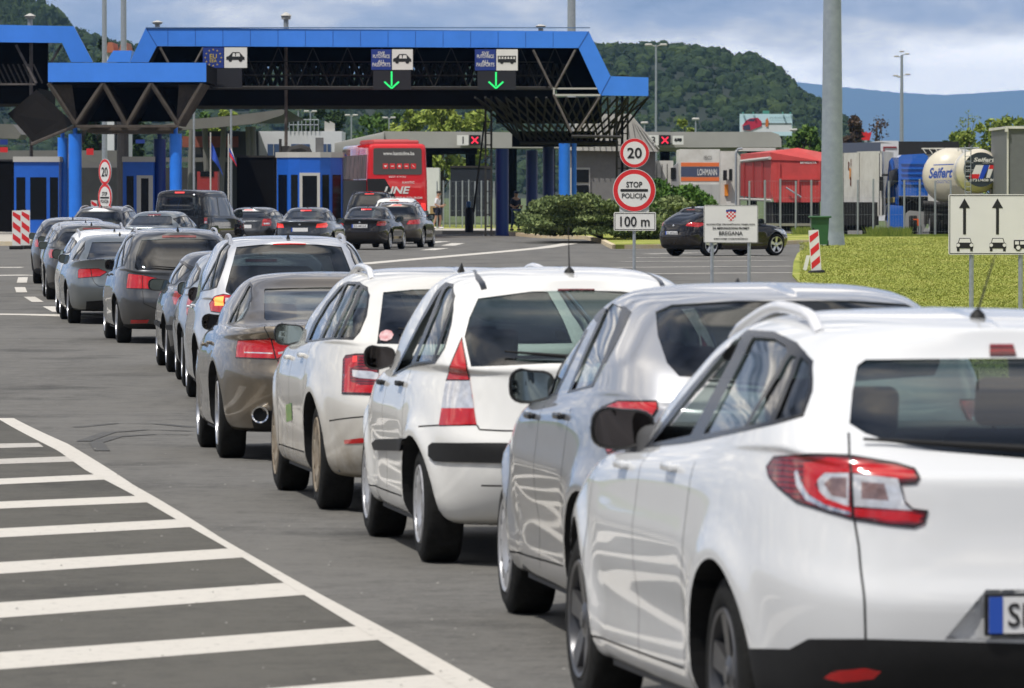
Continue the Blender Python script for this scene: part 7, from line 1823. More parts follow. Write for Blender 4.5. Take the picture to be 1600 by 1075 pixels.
# blue tractor
D = 262 + 6; r_ = truck('bright blue tractor unit seen from behind with orange canister', 1415, D, 'tractor_unit')
add_(r_, 'cab', TBLUE, lambda mb: (pprism(mb, [(1404, 246), (1409, 242), (1444, 240), (1450, 244), (1450, 306), (1404, 306)], D, 2.0), mb.add([P(1404, 246, D), P(1404, 345, D), P(1384, 345, D + 2.2), P(1383, 300, D + 2.2), P(1386, 280, D + 2.2), P(1389, 252, D + 2.2), P(1394, 246, D + 2.0)], [(0, 1, 2, 3, 4, 5, 6)]), pprism(mb, [(1388, 320), (1414, 322), (1414, 366), (1392, 366), (1386, 345)], D - .1, 1.6)))
add_(r_, 'cab_rib', TBLUE, lambda mb: [pbox(mb, 1408, 1446, y, y + 2.5, D - .06, .06) for y in (254, 262, 270, 278, 286)], 0)
add_(r_, 'side_window', WINB, lambda mb: mb.add([P(1402, 262, D + .1), P(1402, 284, D + .1), P(1387, 296, D + 2.1), P(1389, 268, D + 2.1)], [(0, 1, 2, 3)])); add_(r_, 'mirror', BLK, lambda mb: (pbox(mb, 1374, 1380, 276, 298, D - .3, .2), pbox(mb, 1378, 1388, 272, 275, D - .2, .1)))
add_(r_, 'mudguard', mat('mudguard_grey', (.28, .28, .27), .6), lambda mb: pprism(mb, round_poly([(1414, 368), (1415, 334), (1422, 329), (1446, 331), (1448, 352), (1440, 366), (1436, 366), (1434, 345), (1424, 342), (1420, 366)], 1.5), D - .2, .5)); add_(r_, 'orange_canister', mat('canister_orange', (.75, .12, .02), .4), lambda mb: pbox(mb, 1427, 1436, 342, 353, D - .35, .15))
add_(r_, 'door_badge', mat('badge_yellow', (.55, .45, .15), .5), lambda mb: mb.add([P(1398, 308, D + .35), P(1398, 316, D + .35), P(1384, 318, D + 1.9), P(1384, 310, D + 1.9)], [(0, 1, 2, 3)])); add_(r_, 'fifth_wheel', DARK, lambda mb: (pbox(mb, 1404, 1450, 307, 335, D + .3, 1.5), mb.tube([P(1418, 318, D - .1), P(1426, 312, D - .1), P(1436, 320, D - .1), P(1446, 308, D - .1)], .04, 6)))
for (x, y) in ((1420, .1), (1396, 2.0)): wheel(r_, X_(x, D) - r_.location.x, y, .50, .34, .28, 'spoke8', CAPM, -1, 24)
# tankers
TANK = mat('tank_cream', (.60, .55, .44), .35, coat=.4, var=.1, scale=1.5)
def tank(mb, c, r, length, ang, n=32):
    M_ = Matrix.Translation(c) @ Matrix.Rotation(ang, 4, 'Z')
    prof = [(0.0, -.55), (.35, -.52), (.65, -.42), (.87, -.24), (.98, -.06), (1, .1)]
    ring = [(rr_ * r, a * r) for rr_, a in prof] + [(r, length)] + [(rr_ * r, length - a * r) for rr_, a in prof[::-1]]
    vs = []
    for (rr_, a) in ring:
        for j in range(n): t = 2 * PI * j / n; vs.append(M_ @ Vector((rr_ * math.cos(t), a, rr_ * math.sin(t))))
    mb.add(vs, [(i * n + j, i * n + (j + 1) % n, (i + 1) * n + (j + 1) % n, (i + 1) * n + j) for i in range(len(ring) - 1) for j in range(n)])
D = 266; r_ = truck('cream tank trailer with blue slanted lettering coupled behind the blue tractor', 1475, D, 'tank_trailer', 'trailer')
c = P(1486, 275, D); r1 = 44 * D / F
add_(r_, 'tank', TANK, lambda mb: tank(mb, Vector((c.x, D + .6, c.z)), r1, 7.0, rad(-8)), 50)
t = MB(); c2 = P(1469, 270, D - .12)
text_mb(t, 'Seifert', (c2.x, D - .45, c2.z), 1.02, .46, right=(1, .0, .04), bold=.035, shear=.3); text_mb(t, 'LOGISTICS', (X_(1472, D), D - .45, Z_(284, D)), .66, .13, right=(1, 0, 0), bold=.005)
t.cyl((c2.x - .30, D - .45, c2.z + .33), (c2.x + .55, D - .45, c2.z + .36), .025, n=5); under(t.build('lettering', mat('lettering_blue', (.03, .09, .38), .5), smooth=0), r_)
add_(r_, 'walkway', TW, lambda mb: (pbox(mb, 1441, 1500, 231, 233, D + 1, .5), [bar(mb, P(x, 233, D + 1), P(x + 5, 240, D + 1), .02) for x in range(1442, 1500, 10)], [bar(mb, P(x, 232, D + .4), P(x, 345, D + .4), .025) for x in (1497, 1503)], [bar(mb, P(1497, y, D + .4), P(1503, y, D + .4), .015) for y in range(240, 340, 7)]))
add_(r_, 'hose_tube', STEELK, lambda mb: (mb.cyl(P(1442, 318, D + .2), P(1500, 322, D + .2), .13, n=10), mb.cyl(P(1444, 326, D + .3), P(1500, 330, D + .3), .10, n=10), pbox(mb, 1446, 1500, 328, 350, D + .8, 1.5)), 40)
for k, x in enumerate((1453, 1463, 1474, 1486)): wheel(r_, X_(x, D) - r_.location.x, .3 + k * .5, .50, .34, .28, 'spoke8', CAPM, -1, 24)
D = 252; r_ = truck('round-ended tank trailer with dark disc carrying red white and blue stripes', 1532, D, 'tank_trailer', 'trailer'); c = P(1530, 267, D); r1 = 35 * D / F
add_(r_, 'tank', TANK, lambda mb: tank(mb, Vector((c.x, D + .6, c.z)), r1, 7.0, rad(-3)), 50)
r2_ = r1 * .80 ; r2_ = 27 * D / F; mb = MB(); cy_ = D - .25; c = P(1532, 265, D); disc(mb, c.x, c.z, r2_, cy_, 0, 40)
u = D / F
def pl_(pts, k): mb.add([(P(x, y, D).x, cy_ - .01 - .002 * k, P(x, y + 2, D).z) for x, y in pts], [tuple(range(len(pts)))], k)
pl_([(1524, 256), (1536, 256), (1530, 276), (1515, 276)], 1); pl_([(1536, 256), (1545, 256), (1535, 278), (1528, 278)], 2); pl_([(1515, 270), (1530, 270), (1528, 277), (1513, 277)], 3); pl_([(1545, 256), (1553, 256), (1546, 276), (1540, 276)], 1); pl_([(1546, 256), (1556, 256), (1554, 262), (1544, 262)], 3)
for y in (252, 263, 273): pl_([(1507, y), (1520, y), (1520, y + .8), (1507, y + .8)], 1)
under(mb.build('rear_disc', [mat('disc_dark', (.035, .045, .055), .3), SIGNW, mat('flag_blue', (.01, .06, .45), .5), SIGNR], smooth=0, recalc=False), r_)
t = MB(); text_mb(t, 'Seifert', (X_(1537, D), cy_ - .03, Z_(249.5, D)), .85, .17, bold=.03, shear=.2); text_mb(t, 'LOGISTICS', (X_(1543, D), cy_ - .03, Z_(254, D)), .42, .07); text_mb(t, '0731/408 90', (X_(1534, D), cy_ - .03, Z_(281.5, D)), 1.0, .11, bold=.02); under(t.build('lettering', SIGNW, smooth=0), r_)
add_(r_, 'ladder', GALV, lambda mb: ([bar(mb, P(x, 228, D - .3), P(x, 318, D - .3), .02) for x in (1508, 1517)], [bar(mb, P(1508, y, D - .3), P(1517, y, D - .3), .015) for y in range(236, 316, 8)], bar(mb, P(1500, 232, D), P(1530, 231, D), .03)))
undercarriage(r_, 1500, 1562, D, 2, 7)
D = 258; r_ = truck('white cab with round mirror in front of the tall grey trailer', 1572, D)
add_(r_, 'cab', TW, lambda mb: pprism(mb, [(1558, 245), (1562, 237), (1576, 234), (1580, 250), (1580, 350), (1556, 350), (1557, 310)], D + 2, 2.2)); add_(r_, 'mirror', BLK, lambda mb: (pbox(mb, 1546, 1552, 262, 282, D + 1.6, .3), mb.tube([P(1551, 285, D + 1.6), P(1547, 292, D + 1.6), P(1553, 297, D + 1.6), P(1560, 293, D + 1.8)], .05, 6))); add_(r_, 'window', WINB, lambda mb: pbox(mb, 1560, 1566, 258, 284, D + 1.95, .04)); undercarriage(r_, 1556, 1584, D, 1, 3)
D = 244; r_ = truck('tall grey box trailer cut by the right picture edge', 1610, D, 'box_trailer', 'trailer')
add_(r_, 'cargo_box', TGREY, lambda mb: pbox(mb, 1576, 1680, 201, 345, D, 9)); add_(r_, 'roof_frame', TW, lambda mb: (pbox(mb, 1573, 1680, 197, 201, D - .1, 9.2), pbox(mb, 1573.5, 1576, 201, 345, D - .08, .2), pbox(mb, 1571, 1575, 197, 206, D - .2, .3))); undercarriage(r_, 1576, 1680, D, 2, 8)
# small red lorry far left, and distant things
r_ = truck('small dark red lorry seen between the blue columns and the van', 323, 380); D = 380
add_(r_, 'cab', mat('lorry_red', (.25, .02, .025), .5), lambda mb: pbox(mb, 308, 340, 268, 300, D, 2.5)); add_(r_, 'windscreen', WINB, lambda mb: pbox(mb, 313, 334, 268, 276, D - .05, .05)); undercarriage(r_, 308, 340, D, 1, 2)
# flags and their poles
def flag(x, y0, D, cols, label, px, h=20, w_=17):
    q = P(px, y0 - 14, D); r_ = empty('flag_pole', (q.x, D, .1), 0, label, 'flag'); mb = MB(); mb.cyl((0, 0, 0), (0, 0, q.z), .045, .03, n=8); mb.build('pole', TRIMG, r_, smooth=40)
    mb = MB(); nx_, nz_ = 10, 12; u = D / F; zt = Z_(y0, D)
    for i in range(nz_ + 1):
        for j in range(nx_ + 1):
            a = j / nx_; b = i / nz_; mb.v.append((a * w_ * u * (.55 + .35 * b), .12 * math.sin(a * 7 + b * 2), zt - b * h * u - a * .5 - a * a * .4))
    for i in range(nz_):
        for j in range(nx_): mb.f.append((i * 11 + j, i * 11 + j + 1, (i + 1) * 11 + j + 1, (i + 1) * 11 + j)); mb.m.append(min(len(cols) - 1, int(i / nz_ * len(cols))))
    mb.build('flag_cloth', cols, r_, smooth=60)
FB = mat('flag_cloth_blue', (.02, .07, .40), .8)
flag(330, 224, 300, [FB], 'drooping blue flag on a pale pole, left one', 329, 26, 22); flag(358, 226, 300, [SIGNW, FB, SIGNR], 'drooping white blue and red flag on a pale pole', 357, 20, 20)
for (x, y0, lb_) in ((303, 165, 'slim post left of the blue flag'), (361, 163, 'slim lamp post between flag and booth')): mast(x, y0, 345, 305, .06, .05, lb_, m=GALV)
for (x, y0, D, lb_) in ((1087, 186, 430, 'small street lamp above the number three canopy'), (1007, 192, 430, 'street lamp nearest the customs hall roof'), (1240, 203, 430, 'street lamp under the billboard corner'), (466, 170, 450, 'street lamp over the white office'), (485, 174, 450, 'double headed lamp right of the white office roof'), (549, 180, 450, 'double headed lamp against the dark woods'), (608, 184, 450, 'double headed lamp left of the yellow green trees')):
    mast(x, y0, 300, D, .07, .05, lb_, 'street_lamp', heads=[(-.28, 0, .2), (.28, 0, .2)] if x > 470 and x < 700 else [(.0, 0, .26)], group='small street lamps')
# billboard
D = 470; q = P(1197, 213, D); r_ = empty('billboard', (q.x, D, 0), 0, 'billboard showing a red car in a snowy landscape', 'billboard')
mb = MB(); pbox(mb, 1156, 1238, 178, 213, D, .4, 0); pbox(mb, 1157, 1237, 194, 212, D - .03, .03, 1); pbox(mb, 1180, 1237, 192, 195, D - .04, .02, 2)
u = D / F
def bb(pts, k): mb.add([(P(x, y, D).x, D - .08 - k * .004, P(x, y, D).z) for x, y in pts], [tuple(range(len(pts)))], k)
bb([(1160, 196), (1166, 188), (1172, 185), (1184, 184), (1190, 190), (1190, 197), (1172, 204), (1161, 203)], 3); bb([(1161, 197), (1171, 194), (1173, 203), (1162, 203)], 4); bb([(1167, 189), (1172, 186), (1180, 186), (1178, 190)], 4); bb([(1196, 188), (1199, 184), (1201, 190), (1200, 198), (1196, 198)], 5)
bb([(1188, 206), (1237, 206), (1237, 212), (1182, 212)], 0)
under(mb.build('panel', [mat('poster_sky', (.50, .68, .75), .6), mat('poster_snow', (.62, .64, .66), .6), mat('poster_grey', (.16, .2, .2), .6), mat('poster_red', (.45, .02, .06), .6), mat('poster_navy', (.04, .04, .09), .6), mat('poster_orange', (.55, .15, .03), .6)], smooth=0, recalc=False), r_)
t = MB(); text_mb(t, 'DNI PRIHODNOSTI', (X_(1218, D), D - .09, Z_(184, D)), 1.5, .14); under(t.build('lettering', mat('poster_text', (.12, .25, .3), .6), smooth=0), r_)
mb = MB(); [mb.cyl((X_(x, D), D + .5, 0), (X_(x, D), D + .5, Z_(213, D)), .15, n=10) for x in (1175, 1220)]; under(mb.build('leg', STEELK, smooth=40), r_)
mb = MB(); pbox(mb, 1192, 1202, 173, 178, D, .3); [pbox(mb, x, x + 2, 175, 178, D - .4, .3) for x in (1160, 1176, 1222, 1234)]; under(mb.build('top_lamp', mat('lamp_green', (.08, .3, .25), .5), smooth=0), r_)
# red bow-shaped advert far right
r_ = empty('red_advert', P(1353, 222, 560), 0, 'small red fan-shaped advert above the navy trailer top', 'advert'); D = 560
mb = MB(); pprism(mb, [(1347, 219), (1345, 205), (1351, 208), (1353, 205), (1356, 208), (1362, 206), (1359, 219)], D, .3); under(mb.build('panel', SIGNR, smooth=0), r_); mb = MB(); mb.cyl((X_(1353, D), D, 0), (X_(1353, D), D, Z_(219, D)), .12, n=8); under(mb.build('pole', GALV, smooth=40), r_)
# ------------------------------------------------------------------ people
def skin_body(parent, name, verts, edges, radii, mats, loc=(0, 0, 0), sub=1):
    me = bpy.data.meshes.new(name); me.from_pydata(verts, edges, []); o = bpy.data.objects.new(name, me); COL.objects.link(o)
    m = o.modifiers.new('skin', 'SKIN'); m.use_smooth_shade = True
    for v, r in zip(me.skin_vertices[0].data, radii): v.radius = (r, r) if not isinstance(r, tuple) else r
    me.skin_vertices[0].data[0].use_root = True
    s = o.modifiers.new('sub', 'SUBSURF'); s.levels = s.render_levels = sub
    dg = bpy.context.evaluated_depsgraph_get(); me2 = bpy.data.meshes.new_from_object(o.evaluated_get(dg)); bpy.data.objects.remove(o)
    for mm_ in mats: me2.materials.append(mm_)
    o2 = bpy.data.objects.new(name, me2); COL.objects.link(o2); o2.parent = parent; return o2
SKIN = mat('skin', (.42, .24, .16), .55); HAIR = mat('dark_hair', (.02, .014, .01), .7)
def person(pos, rz, label, top, bottom, shoes, long_trousers, head_tilt=0.25, phone=True, cap=None):
    r_ = empty('person', pos, rz, label, 'person')
    # faces -Y in its own frame; mid-stride, one forearm raised holding a phone
    V = [(0, 0, .95), (0, 0, 1.12), (0, -.01, 1.30), (0, 0, 1.45), (0, -.01, 1.53), (0, -.05, 1.64), (0, -.06, 1.73),
         (.19, .0, 1.42), (.24, .04, 1.14), (.20, -.16, 1.02), (.16, -.26, 1.08),
         (-.19, .0, 1.42), (-.24, .05, 1.14), (-.17, -.18, 1.06), (-.07, -.29, 1.12),
         (.10, .0, .90), (.12, -.10, .50), (.11, -.04, .10), (.11, -.17, .05),
         (-.10, .0, .90), (-.11, .06, .50), (-.12, .20, .12), (-.12, .10, .05)]
    E = [(0, 1), (1, 2), (2, 3), (3, 4), (4, 5), (5, 6), (3, 7), (7, 8), (8, 9), (9, 10), (3, 11), (11, 12), (12, 13), (13, 14), (0, 15), (15, 16), (16, 17), (17, 18), (0, 19), (19, 20), (20, 21), (21, 22)]
    Rr = [(.15, .11), (.14, .10), (.17, .11), (.12, .09), .055, .095, .08, .06, .045, .038, .035, .06, .045, .038, .035, .09, .06, .04, .045, .09, .06, .04, .045]
    b = skin_body(r_, 'body', V, E, Rr, [SKIN], sub=2)
    # clothing as fitted shells
    C = [0, 1, 2, 3, 7, 8, 11, 12]
    def sub_(ids, grow, name, m, cut=None):
        mp = {k: i for i, k in enumerate(ids)}; vs = [V[k] if cut is None or k not in cut else cut[k] for k in ids]; es = [(mp[a], mp[b]) for a, b in E if a in mp and b in mp]
        rs = [tuple(x * grow for x in Rr[k]) if isinstance(Rr[k], tuple) else Rr[k] * grow for k in ids]
        skin_body(r_, name, vs, es, rs, [m], sub=2)
    sub_([0, 1, 2, 3, 7, 8, 11, 12], 1.17, 'shirt', top, {8: (.235, .035, 1.17), 12: (-.235, .045, 1.17)})
    if long_trousers: sub_([0, 15, 16, 17, 19, 20, 21], 1.22, 'trousers', bottom)
    else: sub_([0, 15, 16, 19, 20], 1.22, 'shorts', bottom, {16: (.12, -.08, .58), 20: (-.11, .05, .58)})
    for (x, y) in ((.11, -.11), (-.12, .16)): mb = MB(); mb.rbox((x, y, .045), (.05, .14, .045), .04); mb.build('shoe', shoes, r_, smooth=60)
    mb = MB(); mb.rbox((0, -.045, 1.73), (.088, .105, .075), .07); mb.build('hair', cap or HAIR, r_, smooth=60)
    mb = MB(); mb.rbox((0, -.155, 1.655), (.012, .02, .022), .01); mb.rbox((.082, -.05, 1.66), (.01, .02, .03), .008); mb.rbox((-.082, -.05, 1.66), (.01, .02, .03), .008); mb.build('face_features', SKIN, r_)
    mb = MB()
    for sx in (-.032, .032): mb.rbox((sx, -.142, 1.685), (.014, .006, .007), .005)
    mb.build('eye', INK, r_)
    for hx, hy, hz in ((.13, -.31, 1.11), (-.05, -.33, 1.15)):
        mb = MB(); mb.rbox((hx, hy + .01, hz), (.035, .045, .02), .018)
        for k in range(4): mb.tube([(hx - .026 + k * .017, hy - .03, hz + .005), (hx - .026 + k * .017, hy - .065 + abs(k - 1.5) * .006, hz + .012), (hx - .024 + k * .016, hy - .07, hz + .035)], [.009, .0085, .007], 6)
        mb.tube([(hx + .035, hy + .01, hz), (hx + .045, hy - .025, hz + .02)], [.011, .008], 6); mb.build('hand', SKIN, r_, smooth=60)
    if phone: mb = MB(); mb.rbox((.02, -.36, 1.18), (.035, .006, .07), .005, M=Matrix.Rotation(0, 4, 'X')); mb.build('phone', INK, r_)
    return r_
q = P(684, 352, 299); person((q.x, 299, .15), rad(72), 'man in white shirt and navy shorts walking right while looking at his phone', mat('white_shirt', (.72, .72, .76), .8), mat('navy_shorts', (.015, .02, .04), .85), mat('white_shoes', (.75, .75, .73), .6), False)
q = P(806, 350, 284); person((q.x, 284, .15), rad(30), 'person in dark blue clothes and cap standing by the columns', mat('navy_jacket', (.012, .02, .055), .8), mat('jeans_blue', (.03, .06, .15), .85), mat('dark_shoes', (.02, .02, .02), .6), True, phone=False, cap=mat('navy_cap', (.01, .02, .06), .8))
def driver(car_root, p, label, cap, top):
    """seated at the wheel, in the car's own frame"""
    M_ = car_root.matrix_basis @ Matrix.Translation((-.37, p['seats'][1] - p['ro'] + .10, 0)); e_ = empty('person', M_.translation, 0, label, 'person'); e_.matrix_basis = M_
    V = [(0, .12, .52), (0, .05, .70), (0, .0, .90), (0, .0, 1.04), (0, .02, 1.12), (0, .06, 1.20), (0, .05, 1.27), (.19, .02, .99), (.26, .18, .78), (.17, .42, .88), (-.19, .02, .99), (-.27, .18, .78), (-.17, .42, .88), (.1, .5, .50), (-.1, .5, .50)]
    E = [(0, 1), (1, 2), (2, 3), (3, 4), (4, 5), (5, 6), (3, 7), (7, 8), (8, 9), (3, 10), (10, 11), (11, 12), (0, 13), (0, 14)]
    skin_body(e_, 'body', V, E, [(.15, .12), (.15, .11), (.17, .11), (.11, .08), .055, .09, .08, .06, .045, .035, .06, .045, .035, .075, .075], [SKIN], sub=2)
    k = [0, 1, 2, 3, 7, 8, 10, 11]; mp = {a: i for i, a in enumerate(k)}
    skin_body(e_, 'shirt', [V[a] for a in k], [(mp[a], mp[b]) for a, b in E if a in mp and b in mp], [(.175, .14), (.175, .13), (.195, .13), (.12, .09), .07, .052, .07, .052], [top], sub=2)
    mb = MB(); mb.rbox((0, .05, 1.275), (.095, .11, .055), .05); mb.rbox((0, .17, 1.26), (.075, .07, .012), .01); mb.build('cap', cap, e_)
    for sx in (-1, 1):
        mb = MB(); mb.rbox((sx * .17, .45, .90), (.035, .04, .02), .018)
        for q_ in range(4): mb.tube([(sx * .17 - .026 + q_ * .017, .48, .905), (sx * .17 - .026 + q_ * .017, .51, .90), (sx * .17 - .026 + q_ * .017, .50, .875)], [.009, .0085, .007], 6)
        mb.tube([(sx * .135, .45, .90), (sx * .12, .48, .91)], [.01, .008], 6); mb.build('hand', SKIN, e_, smooth=60)
driver(CAR2[0], CAR2[2], 'driver in a bright blue cap behind the side window of the silver hatchback', mat('cap_bright_blue', (.02, .16, .65), .7), mat('red_shirt', (.35, .03, .03), .8))
# ------------------------------------------------------------------ planting
def leafmat(name, c1, c2, c3=None):
    m = bpy.data.materials.new(name); nt, N, L = nodes_of(m); b = N['Principled BSDF']; b.inputs['Roughness'].default_value = .75; b.inputs['Specular IOR Level'].default_value = .2
    g = N.new('ShaderNodeNewGeometry'); r = N.new('ShaderNodeValToRGB'); r.color_ramp.elements[0].color = (*c1, 1); r.color_ramp.elements[1].color = (*c2, 1)
    if c3: e = r.color_ramp.elements.new(.5); e.color = (*c3, 1)
    n = N.new('ShaderNodeTexNoise'); n.inputs['Scale'].default_value = 1.3; n.inputs['Detail'].default_value = 3; L.new(g.outputs['Position'], n.inputs['Vector'])
    a = N.new('ShaderNodeMath'); a.operation = 'MULTIPLY_ADD'; L.new(g.outputs['Random Per Island'], a.inputs[0]); a.inputs[1].default_value = .55; a.use_clamp = True
    a2 = N.new('ShaderNodeMath'); a2.operation = 'MULTIPLY_ADD'; L.new(n.outputs[0], a2.inputs[0]); a2.inputs[1].default_value = 1.2; a2.inputs[2].default_value = -.38; L.new(a2.outputs[0], a.inputs[2])
    L.new(a.outputs[0], r.inputs[0]); L.new(r.outputs[0], b.inputs['Base Color']); return m
def np_mesh(name, V, Fq, m, parent=None, kind=None, smooth=False):
    """quads or triangles as arrays"""
    me = bpy.data.meshes.new(name); V = np.asarray(V, np.float32); Fq = np.asarray(Fq, np.int32); k = Fq.shape[1]
    me.vertices.add(len(V)); me.vertices.foreach_set('co', V.ravel()); me.loops.add(Fq.size); me.loops.foreach_set('vertex_index', Fq.ravel())
    me.polygons.add(len(Fq)); me.polygons.foreach_set('loop_start', np.arange(0, Fq.size, k, dtype=np.int32)); me.polygons.foreach_set('use_smooth', np.full(len(Fq), smooth))
    me.materials.append(m); me.update(); me.validate(); o = bpy.data.objects.new(name, me); COL.objects.link(o)
    if parent: o.parent = parent
    return tag(o, kind=kind)
rng = np.random.default_rng(5)
def leaves(centers, radii, n, size, flat=1.0, rnd=None):
    """leaf-sized quads scattered through ellipsoid clumps, denser near each surface"""
    rg = rnd or rng; C = np.asarray(centers, float); R_ = np.asarray(radii, float).reshape(len(C), -1)
    if R_.shape[1] == 1: R_ = np.repeat(R_, 3, 1)
    idx = rg.integers(0, len(C), n); d = rg.normal(size=(n, 3)); d /= np.linalg.norm(d, axis=1, keepdims=True); rr = rg.random(n) ** .28
    p = C[idx] + d * rr[:, None] * R_[idx]
    u = rg.normal(size=(n, 3)) + d * .0; u[:, 2] *= flat; u /= np.linalg.norm(u, axis=1, keepdims=True); v = np.cross(u, rg.normal(size=(n, 3))); v /= np.linalg.norm(v, axis=1, keepdims=True)
    s = size * (.55 + .9 * rg.random(n))[:, None]; V = np.stack([p - u * s, p - v * s * .5, p + u * s, p + v * s * .5], 1).reshape(-1, 3)
    return V, np.arange(4 * n).reshape(-1, 4)
BARK = mat('bark', (.09, .07, .055), .9, var=.3)
def tree(x, D, ytop, wpx, label, m, n=2600, leaf=.22, ybase=300, seed=1, name='deciduous_tree', group='trees behind the crossing', sparse=1.0, trunk=.16, z0=0, aspect=1.0):
    rg = np.random.default_rng(seed); c0 = Vector((X_(x, D), D, z0)); ht = Z_(ytop, D) - z0; rw = wpx / 2 * D / F
    r_ = empty(name, c0, 0, label, 'tree', group)
    mb = MB(); mb.tube([(0, 0, 0), (.05, 0, ht * .35), (-.05, .05, ht * .7), (0, 0, ht * .93)], [trunk, trunk * .8, trunk * .45, trunk * .15], 8)
    cl = []; rad_ = []
    for k in range(14):
        a = rg.random() * 2 * PI; hh = ht * (.32 + .6 * rg.random()); f = math.sin(min(1, (1 - hh / ht) * 1.9 + .28) * PI / 2); rr = rw * f * (.45 + .45 * rg.random())
        e_ = (math.cos(a) * rr, math.sin(a) * rr, hh); mb.tube([(0, 0, hh * .6), (e_[0] * .5, e_[1] * .5, hh * .85), e_], [trunk * .4, trunk * .25, trunk * .08], 5); cl.append(e_); rad_.append(rw * (.26 + .22 * rg.random()) * sparse)
        for _ in range(2): e2 = (e_[0] + rg.normal() * rw * .25, e_[1] + rg.normal() * rw * .25, min(ht * .97, e_[2] + rg.normal() * rw * .25)); cl.append(e2); rad_.append(rw * (.16 + .16 * rg.random()) * sparse)
    cl.append((0, 0, ht * .93)); rad_.append(rw * .28 * sparse)
    mb.build('trunk', BARK, r_, smooth=50); V, Fq = leaves(cl, rad_, n, leaf, rnd=rg); np_mesh('crown', V, Fq, m, r_); return r_
LG = leafmat('leaf_mid_green', (.035, .075, .016), (.16, .24, .05), (.08, .15, .03)); LY = leafmat('leaf_yellow_green', (.10, .15, .02), (.36, .40, .09), (.22, .28, .05)); LD = leafmat('leaf_dark_green', (.010, .022, .008), (.05, .085, .022), (.025, .05, .014)); LB = leafmat('leaf_brown', (.045, .03, .02), (.13, .085, .055))
# junipers and shrubs in the planted island
JU = leafmat('juniper_needles', (.03, .05, .017), (.30, .35, .14), (.11, .15, .05))
def shrub(cs, rs, n, size, label, m, name='juniper_shrub', dirs=None, cat='shrub'):
    c0 = Vector(cs[0]); r_ = empty(name, (c0.x, c0.y, .13), 0, label, cat); V, Fq = leaves([tuple(Vector(c) - Vector((c0.x, c0.y, .13))) for c in cs], rs, n, size); np_mesh('foliage', V, Fq, m, r_)
    mb = MB()
    for c in cs[:10]: q = Vector(c) - Vector((c0.x, c0.y, .13)); mb.tube([(0, 0, 0), tuple(q * .5 + Vector((0, 0, .1))), tuple(q)], [.05, .03, .015], 5)
    mb.build('stem', BARK, r_); return r_
cs = []; rs = []; D = 235
for k in range(120):
    x = rng.uniform(836, 966); t = (x - 836) / 130; yt = 305 + 12 * abs(t - .4) + 26 * max(0, .10 - t) / .10 + 6 * math.sin(x * .17); d = rng.uniform(231, 244); y = rng.uniform(yt + 6, 362); q = P(x, y, d); cs.append(q); rs.append((rng.uniform(.5, 1.0), rng.uniform(.4, .8), rng.uniform(.09, .19)))
shrub(cs, rs, 34000, .085, 'wide spreading juniper bed left of the round signs', JU)
cs = []; rs = []
for k in range(60): x = rng.uniform(962, 1060); q = P(x, rng.uniform(322 + 10 * math.sin(x * .1), 372), rng.uniform(233, 243)); cs.append(q); rs.append((rng.uniform(.45, .9), .5, rng.uniform(.10, .2)))
shrub(cs, rs, 12000, .10, 'lower juniper bed between the round signs and the parked hatchback', JU)
cs = []; rs = []
for k in range(46): x = rng.uniform(1020, 1108); t = (x - 1020) / 88; q = P(x, rng.uniform(294 + 22 * abs(t - .25), 345), rng.uniform(246, 252)); cs.append(q); rs.append(rng.uniform(.25, .5))
shrub(cs, rs, 9000, .11, 'bright green leafy shrub in front of the striped trailer', leafmat('shrub_leaf', (.02, .06, .012), (.13, .22, .04), (.06, .13, .02)), 'leafy_shrub')
# tall grass along the fence foot
n = 9000; X0, X1 = X_(1240, 262), X_(1640, 262); px = rng.uniform(X0, X1, n); py = 261.5 + rng.normal(0, .5, n); h = rng.uniform(.1, .4, n) * (.4 + .8 * (np.sin(px * 1.7) > .1)); lx = rng.normal(0, .12, n)
V = np.stack([np.stack([px - .02, py, np.full(n, .04)], 1), np.stack([px + .02, py, np.full(n, .04)], 1), np.stack([px + lx + .004, py, h], 1), np.stack([px + lx - .004, py, h], 1)], 1).reshape(-1, 3)
np_mesh('tall_grass', V, np.arange(4 * n).reshape(-1, 4), leafmat('grass_blade', (.05, .10, .012), (.24, .28, .06)), kind='stuff')
# short blades over the lawn for an uneven surface
n = 130000; yy = 1 / rng.uniform(1 / 255, 1 / 62, n); xx = rng.uniform(0, 1, n); xl = X_(1250, 1) * yy; xr_ = X_(1640, 1) * yy; px = xl + (xr_ - xl) * xx
keep = px > -99; px, yy = px[keep], yy[keep]; n = len(px); s = yy / 150
gz_ = np.array([zg(0, y) for y in yy]) + .05; h = rng.uniform(.01, .035, n) * (1 + s * .3); lx = rng.normal(0, .04, n); wd = .006 * (1 + s)
V = np.stack([np.stack([px - wd, yy, gz_], 1), np.stack([px + wd, yy, gz_], 1), np.stack([px + lx + .003, yy + rng.normal(0, .03, n), gz_ + h], 1)], 1).reshape(-1, 3)
np_mesh('lawn_grass', V, np.arange(3 * n).reshape(-1, 3), leafmat('lawn_blade', (.16, .20, .034), (.40, .38, .12), (.26, .29, .06)), kind='stuff')
